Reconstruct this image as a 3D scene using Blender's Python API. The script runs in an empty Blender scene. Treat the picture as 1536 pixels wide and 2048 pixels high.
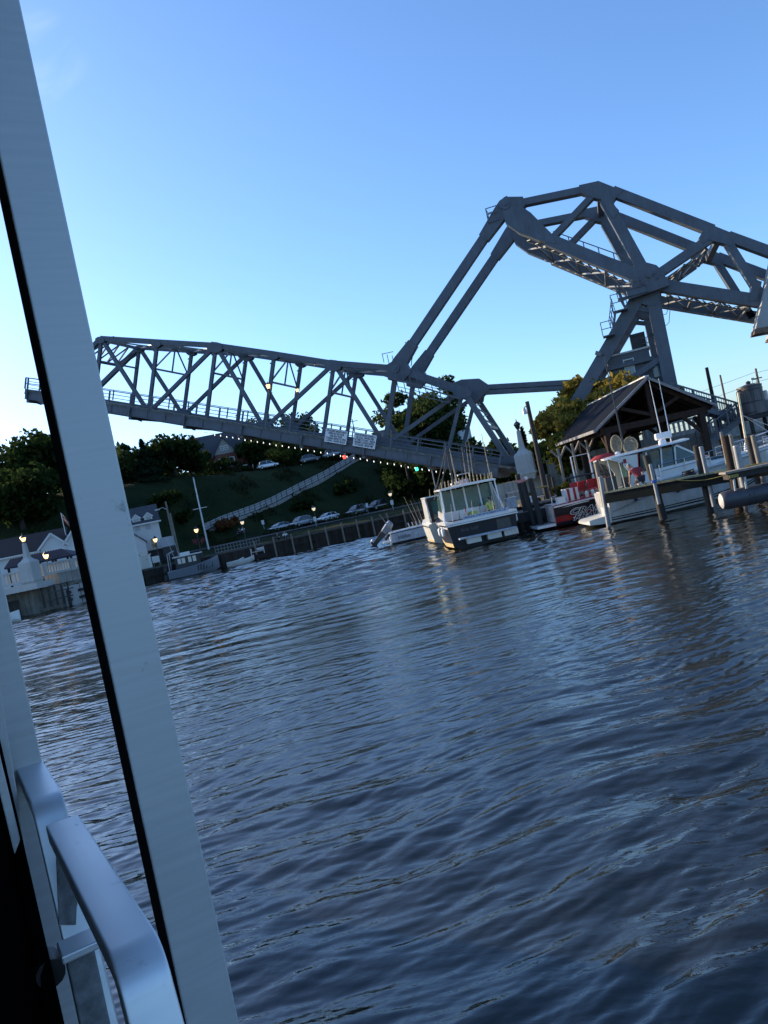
import bpy, math, random
import numpy as np
from mathutils import Vector, Matrix
from math import sin, cos, pi, radians, sqrt, atan2
random.seed(11); rng = np.random.default_rng(5)
SC = bpy.context.scene; COL = SC.collection
# ------------------------------------------------------------------ camera
F, ROLL, PITCH, CAMZ = 1540.0, radians(12.0), radians(-0.372), 3.05
CP = Vector((0, 0, CAMZ))
FWD = Vector((0, cos(PITCH), sin(PITCH))); UP0 = Vector((0, -sin(PITCH), cos(PITCH))); R0 = Vector((1, 0, 0))
RGT = R0*cos(ROLL) - UP0*sin(ROLL); UPV = R0*sin(ROLL) + UP0*cos(ROLL)
cam = bpy.data.objects.new('camera', bpy.data.cameras.new('camera')); COL.objects.link(cam)
cam.data.sensor_fit = 'VERTICAL'; cam.data.sensor_height = 36; cam.data.lens = F/2048*36
cam.data.clip_start = 0.05; cam.data.clip_end = 6000
M = Matrix((RGT, UPV, -FWD)).transposed().to_4x4(); M.translation = CP; cam.matrix_world = M
SC.camera = cam
# ------------------------------------------------------------------ light
SUN_AZ, SUN_EL = radians(-57), radians(20)       # azimuth clockwise from +Y
sdir = Vector((sin(SUN_AZ)*cos(SUN_EL), cos(SUN_AZ)*cos(SUN_EL), sin(SUN_EL)))
W_ = bpy.data.worlds.new('World'); SC.world = W_; W_.use_nodes = True
nt = W_.node_tree; nt.nodes.clear()
sky = nt.nodes.new('ShaderNodeTexSky'); sky.sky_type = 'NISHITA'; sky.sun_disc = False
sky.sun_elevation = SUN_EL; sky.sun_rotation = SUN_AZ; sky.altitude = 100; sky.air_density = 1.0; sky.dust_density = 1.0; sky.ozone_density = 6.2
bg = nt.nodes.new('ShaderNodeBackground'); bg.inputs['Strength'].default_value = 0.12
wo = nt.nodes.new('ShaderNodeOutputWorld')
# one small faint cloud wisp high at the left
tcw = nt.nodes.new('ShaderNodeTexCoord'); dpn = nt.nodes.new('ShaderNodeVectorMath'); dpn.operation = 'DOT_PRODUCT'
wd = Vector((0, 1, 0)); 
WISP = dpn
nt.links.new(tcw.outputs['Generated'], dpn.inputs[0])
mr = nt.nodes.new('ShaderNodeMapRange'); mr.inputs[1].default_value = cos(radians(3.2)); mr.inputs[2].default_value = cos(radians(.3)); mr.inputs[3].default_value = 0; mr.inputs[4].default_value = .09; mr.interpolation_type = 'SMOOTHERSTEP'
nt.links.new(dpn.outputs['Value'], mr.inputs[0]); nzw = nt.nodes.new('ShaderNodeTexNoise'); nzw.inputs['Scale'].default_value = 17; nzw.inputs['Detail'].default_value = 7; nzw.inputs['Distortion'].default_value = 1.2; nt.links.new(tcw.outputs['Generated'], nzw.inputs[0])
mw = nt.nodes.new('ShaderNodeMath'); mw.operation = 'MULTIPLY'; nt.links.new(mr.outputs[0], mw.inputs[0]); nrw = nt.nodes.new('ShaderNodeMapRange'); nrw.inputs[1].default_value = .42; nrw.inputs[2].default_value = .68; nt.links.new(nzw.outputs['Fac'], nrw.inputs[0]); nt.links.new(nrw.outputs[0], mw.inputs[1])
mixw = nt.nodes.new('ShaderNodeMix'); mixw.data_type = 'RGBA'; mixw.inputs[7].default_value = (5.2, 5.4, 6.2, 1); nt.links.new(mw.outputs[0], mixw.inputs[0]); nt.links.new(sky.outputs[0], mixw.inputs[6])
nt.links.new(mixw.outputs[2], bg.inputs[0]); nt.links.new(bg.outputs[0], wo.inputs[0])
sun = bpy.data.objects.new('sun', bpy.data.lights.new('sun', 'SUN')); COL.objects.link(sun)
sun.data.energy = 3.0; sun.data.angle = radians(0.5); sun.data.color = (1.0, 0.80, 0.56)
sun.rotation_euler = (-sdir).to_track_quat('-Z', 'Y').to_euler()
VS = SC.view_settings; VS.view_transform = 'Standard'; VS.look = 'None'; VS.gamma = 1; VS.use_curve_mapping = False
VS.exposure = 1.3
# ------------------------------------------------------------------ helpers
def V(*a): return Vector(a)
def ray(x, y): return FWD + RGT*((x-768)/F) - UPV*((y-1024)/F)
def atY(x, y, Y): r = ray(x, y); return CP + r*(Y/r.y)
def atZ(x, y, z): r = ray(x, y); return CP + r*((z-CAMZ)/r.z)
WISP.inputs[1].default_value = ray(85, 118).normalized()
class Fr:
    """a local frame (base point, heading): turns a sight line into a local point"""
    def __init__(s, loc, rz=0.0):
        s.loc = Vector(loc); s.rz = rz; s.M = Matrix.Translation(s.loc) @ Matrix.Rotation(rz, 4, 'Z'); s.I = s.M.inverted()
    def on(s, x, y, t=0.0):
        n = s.M.to_3x3() @ V(0, 1, 0); r = ray(x, y); O = s.M @ V(0, t, 0)
        return s.I @ (CP + r*((O-CP).dot(n)/r.dot(n)))
    def ox(s, x, y, t=0.0):
        n = s.M.to_3x3() @ V(1, 0, 0); r = ray(x, y); O = s.M @ V(t, 0, 0)
        return s.I @ (CP + r*((O-CP).dot(n)/r.dot(n)))
    def gz(s, x, y, z): return s.I @ atZ(x, y, z)
    def dp(s, x, y, Y): return s.I @ atY(x, y, Y)
class MB:
    def __init__(s): s.v = []; s.f = []
    def add(s, vs, fs):
        b = len(s.v); s.v += [tuple(p) for p in vs]; s.f += [tuple(i+b for i in f) for f in fs]; return s
    def box(s, c, d, R=None):
        c = Vector(c); hx, hy, hz = d[0]/2, d[1]/2, d[2]/2
        vs = [V(x, y, z) for x in (-hx, hx) for y in (-hy, hy) for z in (-hz, hz)]
        if R is not None: vs = [R @ p for p in vs]
        return s.add([c+p for p in vs], [(0,1,3,2),(4,6,7,5),(0,4,5,1),(2,3,7,6),(0,2,6,4),(1,5,7,3)])
    def bb(s, lo, hi): return s.box([(a+b)/2 for a, b in zip(lo, hi)], [abs(b-a) for a, b in zip(lo, hi)])
    def bar(s, p, q, w, h, up=(0, 0, 1)):
        """w across, h along 'up'"""
        p, q = Vector(p), Vector(q); a = (q-p); L = a.length
        if L < 1e-6: return s
        a.normalize(); up = Vector(up); x = a.cross(up)
        if x.length < 1e-4: x = a.cross(V(0, 1, 0))
        x.normalize(); u = x.cross(a)
        return s.box((p+q)/2, (w, L, h), Matrix((x, a, u)).transposed())
    def tube(s, pts, r, n=8, cap=True):
        pts = [Vector(p) for p in pts]; m = len(pts)
        rs = r if isinstance(r, (list, tuple)) else [r]*m
        ring = []
        d0 = (pts[1]-pts[0]).normalized(); x = d0.cross(V(0, 0, 1))
        if x.length < 1e-3: x = d0.cross(V(1, 0, 0))
        x.normalize()
        vs = []; fs = []
        for i, p in enumerate(pts):
            d = (pts[min(i+1, m-1)]-pts[max(i-1, 0)]).normalized()
            x = (x - d*x.dot(d)); x.normalize(); y = d.cross(x)
            for k in range(n):
                a = 2*pi*k/n; vs.append(p + (x*cos(a)+y*sin(a))*rs[i])
        for i in range(m-1):
            for k in range(n):
                fs.append((i*n+k, i*n+(k+1) % n, (i+1)*n+(k+1) % n, (i+1)*n+k))
        if cap: fs.append(tuple(range(n-1, -1, -1))); fs.append(tuple((m-1)*n+k for k in range(n)))
        return s.add(vs, fs)
    def prism(s, poly, vec):
        poly = [Vector(p) for p in poly]; n = len(poly); vec = Vector(vec)
        fs = [tuple(range(n-1, -1, -1)), tuple(range(n, 2*n))] + [(i, (i+1) % n, n+(i+1) % n, n+i) for i in range(n)]
        return s.add(poly+[p+vec for p in poly], fs)
    def lathe(s, prof, c=(0, 0, 0), n=12):
        c = Vector(c); vs = []; fs = []
        for r, z in prof:
            for k in range(n):
                a = 2*pi*k/n; vs.append(c+V(r*cos(a), r*sin(a), z))
        for i in range(len(prof)-1):
            for k in range(n): fs.append((i*n+k, i*n+(k+1) % n, (i+1)*n+(k+1) % n, (i+1)*n+k))
        fs.append(tuple(range(n-1, -1, -1))); fs.append(tuple((len(prof)-1)*n+k for k in range(n)))
        return s.add(vs, fs)
    def loft(s, secs, closed=True, cap=True):
        n = len(secs[0]); vs = [p for q in secs for p in q]; fs = []
        for i in range(len(secs)-1):
            for k in range(n if closed else n-1):
                fs.append((i*n+k, i*n+(k+1) % n, (i+1)*n+(k+1) % n, (i+1)*n+k))
        if cap and closed: fs.append(tuple(range(n-1, -1, -1))); fs.append(tuple((len(secs)-1)*n+k for k in range(n)))
        return s.add(vs, fs)
    def sq(s, c, z0, z1, a0, a1=None, b0=None, b1=None):
        """square frustum"""
        a1 = a0 if a1 is None else a1; b0 = a0 if b0 is None else b0; b1 = a1 if b1 is None else b1
        cx, cy = c
        r = lambda a, b, z: [V(cx-a/2, cy-b/2, z), V(cx+a/2, cy-b/2, z), V(cx+a/2, cy+b/2, z), V(cx-a/2, cy+b/2, z)]
        return s.loft([r(a0, b0, z0), r(a1, b1, z1)])
    def out(s, name, mat, parent=None, smooth=False, bevel=0, **kw):
        me = bpy.data.meshes.new(name); me.from_pydata(s.v, [], s.f)
        if mat: me.materials.append(mat)
        if smooth: me.shade_smooth()
        me.update()
        o = bpy.data.objects.new(name, me); COL.objects.link(o)
        if parent: o.parent = parent
        if bevel:
            b = o.modifiers.new('bevel', 'BEVEL'); b.width = bevel; b.segments = 2; b.limit_method = 'ANGLE'
        if smooth == 'auto': autosmooth(o)
        for k, v in kw.items(): o[k] = v
        return o
def autosmooth(o, ang=40):
    try: o.data.shade_smooth(); o.data.set_sharp_from_angle(angle=radians(ang))
    except Exception: pass
def thing(name, label, cat, loc=(0, 0, 0), rz=0.0, group=None, fr=None):
    if fr is not None: loc, rz = fr.loc, fr.rz
    o = bpy.data.objects.new(name, None); COL.objects.link(o); o.empty_display_size = .2
    o.location = loc; o.rotation_euler = (0, 0, rz); o['label'] = label; o['category'] = cat
    if group: o['group'] = group
    return o
def node(name, parent, loc=(0, 0, 0), rz=0, **kw):
    o = bpy.data.objects.new(name, None); COL.objects.link(o); o.parent = parent; o.location = loc; o.rotation_euler = (0, 0, rz)
    for k, v in kw.items(): o[k] = v
    return o
def tag(o, label, cat, group=None):
    o['label'] = label; o['category'] = cat
    if group: o['group'] = group
    return o
def inst(src, parent, loc=None, rz=None):
    o = src.copy(); COL.objects.link(o); o.parent = parent
    if loc is not None: o.location = loc
    if rz is not None: o.rotation_euler = (0, 0, rz)
    return o
def dup(root, loc, rz=None, label=None, group=None, scale=None):
    r = root.copy(); COL.objects.link(r); r.location = loc
    if rz is not None: r.rotation_euler = (0, 0, rz)
    if label: r['label'] = label
    if group: r['group'] = group
    if scale: r.scale = (scale,)*3
    for ch in list(root.children):
        c = ch.copy(); COL.objects.link(c); c.parent = r
        for g in list(ch.children):
            d = g.copy(); COL.objects.link(d); d.parent = c
    return r
def text(body, size, loc, rot, mat, parent, name='lettering', align='CENTER', ext=.004, shear=0, offset=0, sx=1.0, fit=None):
    c = bpy.data.curves.new(name, 'FONT'); c.body = body; c.size = size; c.align_x = align; c.align_y = 'CENTER'; c.extrude = ext
    c.shear = shear; c.offset = offset
    tmp = bpy.data.objects.new(name, c); COL.objects.link(tmp); bpy.context.view_layer.update()
    me = bpy.data.meshes.new_from_object(tmp.evaluated_get(bpy.context.evaluated_depsgraph_get())); w = tmp.dimensions.x; bpy.data.objects.remove(tmp)
    me.materials.clear(); me.materials.append(mat); o = bpy.data.objects.new(name, me); COL.objects.link(o); o.parent = parent
    if fit and w > 0: sx = fit/w
    o.location = loc; o.rotation_euler = rot; o.scale = (sx, 1, 1); return o
# ------------------------------------------------------------------ materials
MATS = {}
def mat(name, col, rough=.6, metal=0.0, var=.25, scale=3.0, bump=0.0, bscale=None, streak=0.0, dark=None, spec=.5, alpha=1.0, emit=None, es=0, coat=0, squash=(1, 1, 1), rust=None):
    if name in MATS: return MATS[name]
    m = bpy.data.materials.new(name); m.use_nodes = True; t = m.node_tree; b = t.nodes['Principled BSDF']
    b.inputs['Roughness'].default_value = rough; b.inputs['Metallic'].default_value = metal; b.inputs['Specular IOR Level'].default_value = spec
    b.inputs['Alpha'].default_value = alpha; b.inputs['Coat Weight'].default_value = coat
    if emit: b.inputs['Emission Color'].default_value = (*emit, 1); b.inputs['Emission Strength'].default_value = es
    tc = t.nodes.new('ShaderNodeTexCoord'); mp = t.nodes.new('ShaderNodeMapping'); mp.inputs['Scale'].default_value = squash
    t.links.new(tc.outputs['Object'], mp.inputs[0])
    nz = t.nodes.new('ShaderNodeTexNoise'); nz.inputs['Scale'].default_value = scale; nz.inputs['Detail'].default_value = 8; nz.inputs['Roughness'].default_value = .65
    t.links.new(mp.outputs[0], nz.inputs['Vector'])
    cr = t.nodes.new('ShaderNodeValToRGB'); e = cr.color_ramp.elements
    lo = tuple(c*(1-var) for c in col) if dark is None else dark
    e[0].position = .3; e[0].color = (*lo, 1); e[1].position = .7; e[1].color = (*[min(1, c*(1+var)) for c in col], 1)
    t.links.new(nz.outputs['Fac'], cr.inputs[0]); out = cr.outputs[0]
    if streak:
        m2 = t.nodes.new('ShaderNodeMapping'); m2.inputs['Scale'].default_value = (2.5, 2.5, .12); t.links.new(tc.outputs['Object'], m2.inputs[0])
        n2 = t.nodes.new('ShaderNodeTexNoise'); n2.inputs['Scale'].default_value = 2; n2.inputs['Detail'].default_value = 6; t.links.new(m2.outputs[0], n2.inputs['Vector'])
        c2 = t.nodes.new('ShaderNodeValToRGB'); c2.color_ramp.elements[0].position = .35; c2.color_ramp.elements[1].position = .62
        k = 1-streak; c2.color_ramp.elements[0].color = (k, k*.95, k*.88, 1); c2.color_ramp.elements[1].color = (1, 1, 1, 1)
        t.links.new(n2.outputs['Fac'], c2.inputs[0]); mx = t.nodes.new('ShaderNodeMix'); mx.data_type = 'RGBA'; mx.blend_type = 'MULTIPLY'; mx.inputs[0].default_value = 1
        t.links.new(out, mx.inputs[6]); t.links.new(c2.outputs[0], mx.inputs[7]); out = mx.outputs[2]
    if rust:
        n4 = t.nodes.new('ShaderNodeTexNoise'); n4.inputs['Scale'].default_value = rust[0]; n4.inputs['Detail'].default_value = 9; n4.inputs['Roughness'].default_value = .75; t.links.new(tc.outputs['Object'], n4.inputs['Vector'])
        c4 = t.nodes.new('ShaderNodeValToRGB'); c4.color_ramp.elements[0].position = rust[1]; c4.color_ramp.elements[1].position = rust[1]+.12; c4.color_ramp.elements[0].color = (0, 0, 0, 1); c4.color_ramp.elements[1].color = (rust[2],)*3+(1,); t.links.new(n4.outputs['Fac'], c4.inputs[0])
        m4 = t.nodes.new('ShaderNodeMix'); m4.data_type = 'RGBA'; m4.inputs[7].default_value = (.085, .05, .035, 1); t.links.new(c4.outputs[0], m4.inputs[0]); t.links.new(out, m4.inputs[6]); out = m4.outputs[2]
    t.links.new(out, b.inputs['Base Color'])
    rr = t.nodes.new('ShaderNodeMapRange'); rr.inputs[3].default_value = max(0, rough-.12); rr.inputs[4].default_value = min(1, rough+.12)
    t.links.new(nz.outputs['Fac'], rr.inputs[0]); t.links.new(rr.outputs[0], b.inputs['Roughness'])
    if bump:
        n3 = t.nodes.new('ShaderNodeTexNoise'); n3.inputs['Scale'].default_value = bscale or scale*6; n3.inputs['Detail'].default_value = 6
        t.links.new(mp.outputs[0], n3.inputs['Vector']); bp = t.nodes.new('ShaderNodeBump'); bp.inputs['Strength'].default_value = 1; bp.inputs['Distance'].default_value = bump
        t.links.new(n3.outputs['Fac'], bp.inputs['Height']); t.links.new(bp.outputs[0], b.inputs['Normal'])
    MATS[name] = m; return m
STEEL = mat('grey_bridge_paint', (.098, .113, .138), .5, var=.2, scale=.9, streak=.12, bump=.004, bscale=14, rust=(1.3, .58, .55))
STEEL2 = mat('grey_bridge_paint_light', (.17, .18, .19), .5, var=.15, scale=1.2, streak=.08)
CONC = mat('old_concrete', (.36, .35, .32), .85, var=.18, scale=1.3, streak=.35, bump=.01, bscale=9)
CONCW = mat('painted_concrete', (.44, .45, .44), .7, var=.08, scale=1.0, streak=.05)
CONCD = mat('stained_concrete', (.19, .18, .15), .9, var=.3, scale=1.6, streak=.5, bump=.02, bscale=6)
WHITE = mat('white_paint', (.74, .74, .72), .45, var=.05, scale=2)
GEL = mat('white_gelcoat', (.72, .72, .70), .22, var=.04, scale=1.5, coat=.3)
GELD = mat('cream_gelcoat', (.60, .60, .54), .3, var=.06, scale=1.5)
BLACKH = mat('black_hull_paint', (.008, .010, .016), .35, var=.3, scale=2, spec=.25)
REDH = mat('red_hull_paint', (.30, .012, .015), .2, var=.2, scale=1.5, coat=.4)
BLUEH = mat('grey_blue_hull', (.20, .23, .27), .4, var=.1, scale=2)
BLACK = mat('black_plastic', (.012, .012, .013), .45, var=.3)
RUBBER = mat('dark_rubber', (.02, .02, .02), .8, var=.3)
DARKM = mat('dark_metal', (.035, .037, .04), .5, var=.25)
ALU = mat('weathered_aluminium', (.46, .47, .47), .45, metal=.35, var=.10, scale=6)
GALV = mat('galvanised_pipe', (.24, .25, .26), .55, metal=.3, var=.2, scale=6)
CHROME = mat('polished_rail', (.6, .61, .62), .22, metal=1, var=.05)
GLASS = mat('dark_window_glass', (.015, .02, .022), .05, var=.3, spec=.7)
TINT = mat('green_tinted_glass', (.07, .15, .135), .05, var=.3, scale=1.5, alpha=.8, spec=.6)
WOODD = mat('dark_creosote_timber', (.034, .030, .027), .9, var=.4, scale=3, bump=.01, bscale=12, squash=(4, 4, .6))
WOODG = mat('grey_weathered_timber', (.23, .20, .165), .85, var=.35, scale=3, bump=.01, bscale=12, squash=(4, 4, .6))
WOODB = mat('brown_timber', (.034, .024, .019), .9, spec=.15, var=.35, scale=2.5, bump=.006, bscale=10, squash=(4, 4, .6))
ROOFB = mat('blue_metal_roof', (.018, .024, .045), .55, var=.15, scale=1, spec=.25)
ROOFR = mat('brown_red_shingle', (.036, .024, .022), .9, var=.25, scale=2, bump=.01, bscale=8)
ROOFG = mat('dark_slate_shingle', (.055, .058, .065), .9, var=.25, scale=2, bump=.01, bscale=8)
BRICK = mat('red_brick', (.16, .06, .042), .9, var=.25, scale=3, bump=.01)
SIDING = mat('white_siding', (.66, .68, .68), .6, var=.05, scale=1.2)
SIDINGB = mat('blue_grey_siding', (.42, .46, .50), .6, var=.06, scale=1.2)
WARM = mat('lit_lamp_glass', (.9, .7, .4), .4, emit=(1, .62, .25), es=1.1)
BULB = mat('small_white_bulb', (.9, .9, .85), .3, emit=(1, .93, .8), es=.7)
REDL = mat('red_signal_lens', (.5, .02, .02), .3, emit=(1, .05, .03), es=1.5)
GRNL = mat('green_signal_lens', (.02, .4, .3), .3, emit=(.05, 1, .6), es=1.0)
RED = mat('red_fabric', (.34, .02, .025), .75, var=.2, scale=6)
SKIN = mat('skin', (.5, .30, .22), .55, var=.1, scale=8)
HAIR = mat('grey_hair', (.25, .22, .19), .8, var=.3, scale=30)
DENIM = mat('dark_trousers', (.03, .035, .05), .85, var=.3, scale=8)
HIVIS = mat('hi_vis_yellow', (.50, .56, .12), .7, var=.1, scale=6)
TAN = mat('tan_rod_butts', (.42, .33, .2), .6, var=.2, scale=6)
ROPEY = mat('yellow_rope', (.28, .22, .05), .7, var=.2)
GRASS = None
# ------------------------------------------------------------------ terrain
def smooth(a, b, x):
    t = min(1, max(0, (x-a)/(b-a))); return t*t*(3-2*t)
def interp(pts, x): return float(np.interp(x, [p[0] for p in pts], [p[1] for p in pts]))
YW = [(-1500, 20), (-120, 52), (-62, 62), (-44, 69), (-32, 76), (-29.5, 86.5), (-15, 90), (-1, 91.7), (10, 95), (24, 103), (45, 116), (1500, 150)]
def yw(x): return interp(YW, x)
def hfar(x, d):
    """height of the far bank a distance d behind its wall"""
    crest = interp([(-200, 13), (-60, 15.5), (-29, 15.5), (0, 13.4), (18, 10), (30, 5.5), (60, 4.5), (200, 4)], x)
    w0 = interp([(-200, 14), (-45, 18), (-30, 24), (0, 30), (40, 26)], x)
    z = 1.75 + .8*smooth(2, w0-4, d) + (crest-2.55)*smooth(w0, w0+34, d)**.9
    return z + .12*sin(x*.9+d*.31)*smooth(w0, w0+8, d) + .2*sin(x*.23+1.3)*sin(d*.17)*smooth(w0, w0+8, d)
def ground(x, y): return hfar(x, y-yw(x))
def grass_mat():
    m = bpy.data.materials.new('mown_grass'); m.use_nodes = True; t = m.node_tree; b = t.nodes['Principled BSDF']; b.inputs['Roughness'].default_value = .95
    b.inputs['Specular IOR Level'].default_value = .1
    tc = t.nodes.new('ShaderNodeTexCoord')
    n1 = t.nodes.new('ShaderNodeTexNoise'); n1.inputs['Scale'].default_value = .12; n1.inputs['Detail'].default_value = 9; n1.inputs['Roughness'].default_value = .7
    n2 = t.nodes.new('ShaderNodeTexNoise'); n2.inputs['Scale'].default_value = 3.0; n2.inputs['Detail'].default_value = 6
    t.links.new(tc.outputs['Object'], n1.inputs[0]); t.links.new(tc.outputs['Object'], n2.inputs[0])
    cr = t.nodes.new('ShaderNodeValToRGB'); e = cr.color_ramp.elements
    e[0].position = .35; e[0].color = (.015, .026, .009, 1); e[1].position = .68; e[1].color = (.04, .058, .018, 1)
    x = e.new(.5); x.color = (.025, .042, .013, 1)
    t.links.new(n1.outputs[0], cr.inputs[0]); mx = t.nodes.new('ShaderNodeMix'); mx.data_type = 'RGBA'; mx.blend_type = 'MULTIPLY'; mx.inputs[0].default_value = .7
    t.links.new(cr.outputs[0], mx.inputs[6]); t.links.new(n2.outputs[0], mx.inputs[7]); t.links.new(mx.outputs[2], b.inputs['Base Color'])
    mm = t.nodes.new('ShaderNodeMath'); mm.operation = 'MULTIPLY'; mm.inputs[1].default_value = 1.6
    bp = t.nodes.new('ShaderNodeBump'); bp.inputs['Distance'].default_value = .25; t.links.new(n2.outputs[0], bp.inputs['Height']); t.links.new(bp.outputs[0], b.inputs['Normal'])
    return m
GRASS = grass_mat()
xs = [-1500, -600, -300] + list(np.arange(-200, 201, 2.5)) + [300, 600, 1500]
ds = [0, .05] + list(np.arange(1, 84, 1.75)) + [100, 150, 300, 700, 1800]
m = MB(); vs = []
for x in xs:
    for i, d in enumerate(ds): vs.append((x, yw(x)+d+.15, -3 if i == 0 else hfar(x, d)))
n = len(ds); m.add(vs, [(i*n+j, (i+1)*n+j, (i+1)*n+j+1, i*n+j+1) for i in range(len(xs)-1) for j in range(n-1)])
m.out('ground', GRASS, smooth=True, kind='structure')
# right bank
XW = [(-60, 60), (10, 34), (30, 21), (44.6, 20), (45.2, 9.0), (50, 7.2), (58, 7.5), (66, 9.5), (80, 17), (95, 27), (112, 44)]
def xw(y): return interp(XW, y)
m = MB(); vs = []; ys = list(np.arange(-60, 113, 1.5)); os_ = [0, .05, 1, 3, 6, 10, 15, 22, 30, 45, 80, 200, 900]
for y in ys:
    for i, d in enumerate(os_): vs.append((xw(y)+d, y, -3 if i == 0 else 1.35+.05*sin(d+y*.7)))
n = len(os_); m.add(vs, [(i*n+j, i*n+j+1, (i+1)*n+j+1, (i+1)*n+j) for i in range(len(ys)-1) for j in range(n-1)])
m.out('ground', mat('gravel_and_grass', (.07, .072, .045), .95, var=.5, scale=.6, bump=.03, bscale=6), smooth=True, kind='structure')
# lower road and hilltop lane
def ribbon(name, pts, w, mt, lift=.03, **kw):
    m = MB(); a = [];
    for i, (x, y) in enumerate(pts):
        p = Vector((x, y)); q = Vector(pts[min(i+1, len(pts)-1)]); r = Vector(pts[max(0, i-1)]); d = (q-r).normalized(); nn = Vector((-d.y, d.x))
        for k in (-.5, -.17, .17, .5):
            s = p+nn*w*k; a.append((s.x, s.y, ground(s.x, s.y)+lift))
    m.add(a, [(i*4+j, i*4+j+1, i*4+j+5, i*4+j+4) for i in range(len(pts)-1) for j in range(3)]); return m.out(name, mt, kind='structure', **kw)
ASPH = mat('asphalt', (.05, .05, .052), .9, var=.2, scale=2, bump=.01, bscale=20)
road_pts = [(x, yw(x)+interp([(-60, 15), (-28, 18), (-14, 20), (2, 22), (40, 22)], x)) for x in np.arange(-60, 45, 1.5)]
ribbon('road', road_pts, 5.5, ASPH, .10)
# ------------------------------------------------------------------ water
def water():
    L = []; r = random.Random(4)
    def comp(n, l0, l1, slope, main, spread, region=0):
        for i in range(n):
            lam = l0*(l1/l0)**r.random(); k = 2*pi/lam; th = main + r.gauss(0, spread)
            L.append((lam, slope/sqrt(n)/k*(.6+.8*r.random()), k*sin(th), k*cos(th), r.random()*6.28, region))
    comp(6, .85, 1.4, .135, radians(-7), radians(9), 1)       # wake swell near the boat
    comp(9, .4, .8, .10, radians(-22), radians(20), 1)
    comp(8, .45, 1.1, .06, radians(-14), radians(14), 0)
    comp(36, .10, .34, .175, radians(-15), radians(14), 0)
    comp(20, .055, .10, .10, radians(-12), radians(24), 0)
    comp(18, 1.0, 2.4, .19, radians(-14), radians(22), 2)
    us = np.arange(-.72, .721, .0025); rows = [1.6]
    while rows[-1] < 1400: rows.append(rows[-1]*1.0029 + (.0 if rows[-1] < 112 else rows[-1]*.03))
    Y, U = np.meshgrid(np.array(rows), us, indexing='ij'); X = U*Y; sp = np.maximum(Y*.0030, .005)
    # wander so that crests are short and uneven
    wx = X + .2*np.sin(Y*.9+X*.6) + .12*np.sin(X*1.7-Y*.8+1) ; wy = Y + .13*np.sin(X*.8+.4*Y) + .08*np.sin(X*1.9+2.2)
    env = 1/(1+np.exp((Y-9.5-1.2*np.sin(X*.5))/1.8))
    env2 = 1/(1+np.exp(-(Y-30)/5))
    pat = .75+.35*np.sin(X*.11+Y*.07)*np.sin(Y*.13-X*.05+1)
    Z = np.zeros_like(X)
    for lam, a, kx, ky, ph, reg in L:
        f = np.clip((lam/sp-2.5)/4, 0, 1)
        q = kx*wx+ky*wy+ph; s = np.sin(q)+.22*np.cos(2*q) if lam > .18 else np.sin(q)
        if reg == 2: Z += a*s*f*env2
        elif reg: s = 1-2*np.abs(np.sin((kx*wx+ky*wy+ph)/2))**1.35 if lam > .84 else s; Z += a*s*f*env
        else: Z += a*s*f*pat*(1-.35*env)
    nr, nc = X.shape; co = np.stack([X, Y, Z], -1).reshape(-1, 3)
    idx = np.arange(nr*nc).reshape(nr, nc); q = np.stack([idx[:-1, :-1], idx[:-1, 1:], idx[1:, 1:], idx[1:, :-1]], -1).reshape(-1, 4)
    Yf = rows[-1]; ex = np.array([[-1400, 1.6, 0], [us[0]*1.6, 1.6, 0], [us[0]*Yf, Yf, 0], [-2800, Yf, 0], [1400, 1.6, 0], [us[-1]*1.6, 1.6, 0], [us[-1]*Yf, Yf, 0], [2800, Yf, 0], [-1400, -900, 0], [1400, -900, 0]], float)
    b = len(co); co = np.vstack([co, ex]); q = np.vstack([q, np.array([[b, b+1, b+2, b+3], [b+5, b+4, b+7, b+6], [b+8, b+9, b+4, b]])])
    me = bpy.data.meshes.new('water'); me.vertices.add(len(co)); me.vertices.foreach_set('co', co.ravel()); me.loops.add(q.size); me.loops.foreach_set('vertex_index', q.ravel().astype(np.int32))
    me.polygons.add(len(q)); me.polygons.foreach_set('loop_start', np.arange(0, q.size, 4, dtype=np.int32)); me.polygons.foreach_set('loop_total', np.full(len(q), 4, dtype=np.int32))
    me.update(calc_edges=True); me.validate(); me.shade_smooth()
    m = bpy.data.materials.new('river_water'); m.use_nodes = True; t = m.node_tree; p = t.nodes['Principled BSDF']
    p.inputs['Base Color'].default_value = (.0125, .0122, .0055, 1); p.inputs['Roughness'].default_value = .04; p.inputs['IOR'].default_value = 1.66; p.inputs['Specular IOR Level'].default_value = .5
    tc = t.nodes.new('ShaderNodeTexCoord'); hs = []
    for sc, sq_, dist, det in ((1.1, (.45, 1, 1), .055, 3), (4.5, (.45, 1, 1), .017, 4), (17, (.55, 1, 1), .0050, 4)):
        mp = t.nodes.new('ShaderNodeMapping'); mp.inputs['Scale'].default_value = sq_; mp.inputs['Rotation'].default_value = (0, 0, radians(6)); t.links.new(tc.outputs['Object'], mp.inputs[0])
        nz = t.nodes.new('ShaderNodeTexNoise'); nz.inputs['Scale'].default_value = sc; nz.inputs['Detail'].default_value = det; nz.inputs['Distortion'].default_value = .4
        t.links.new(mp.outputs[0], nz.inputs['Vector']); mu = t.nodes.new('ShaderNodeMath'); mu.operation = 'MULTIPLY'; mu.inputs[1].default_value = dist; t.links.new(nz.outputs['Fac'], mu.inputs[0]); hs.append(mu)
    a1 = t.nodes.new('ShaderNodeMath'); a1.operation = 'ADD'; a2 = t.nodes.new('ShaderNodeMath'); a2.operation = 'ADD'
    t.links.new(hs[0].outputs[0], a1.inputs[0]); t.links.new(hs[1].outputs[0], a1.inputs[1]); t.links.new(a1.outputs[0], a2.inputs[0]); t.links.new(hs[2].outputs[0], a2.inputs[1])
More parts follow.
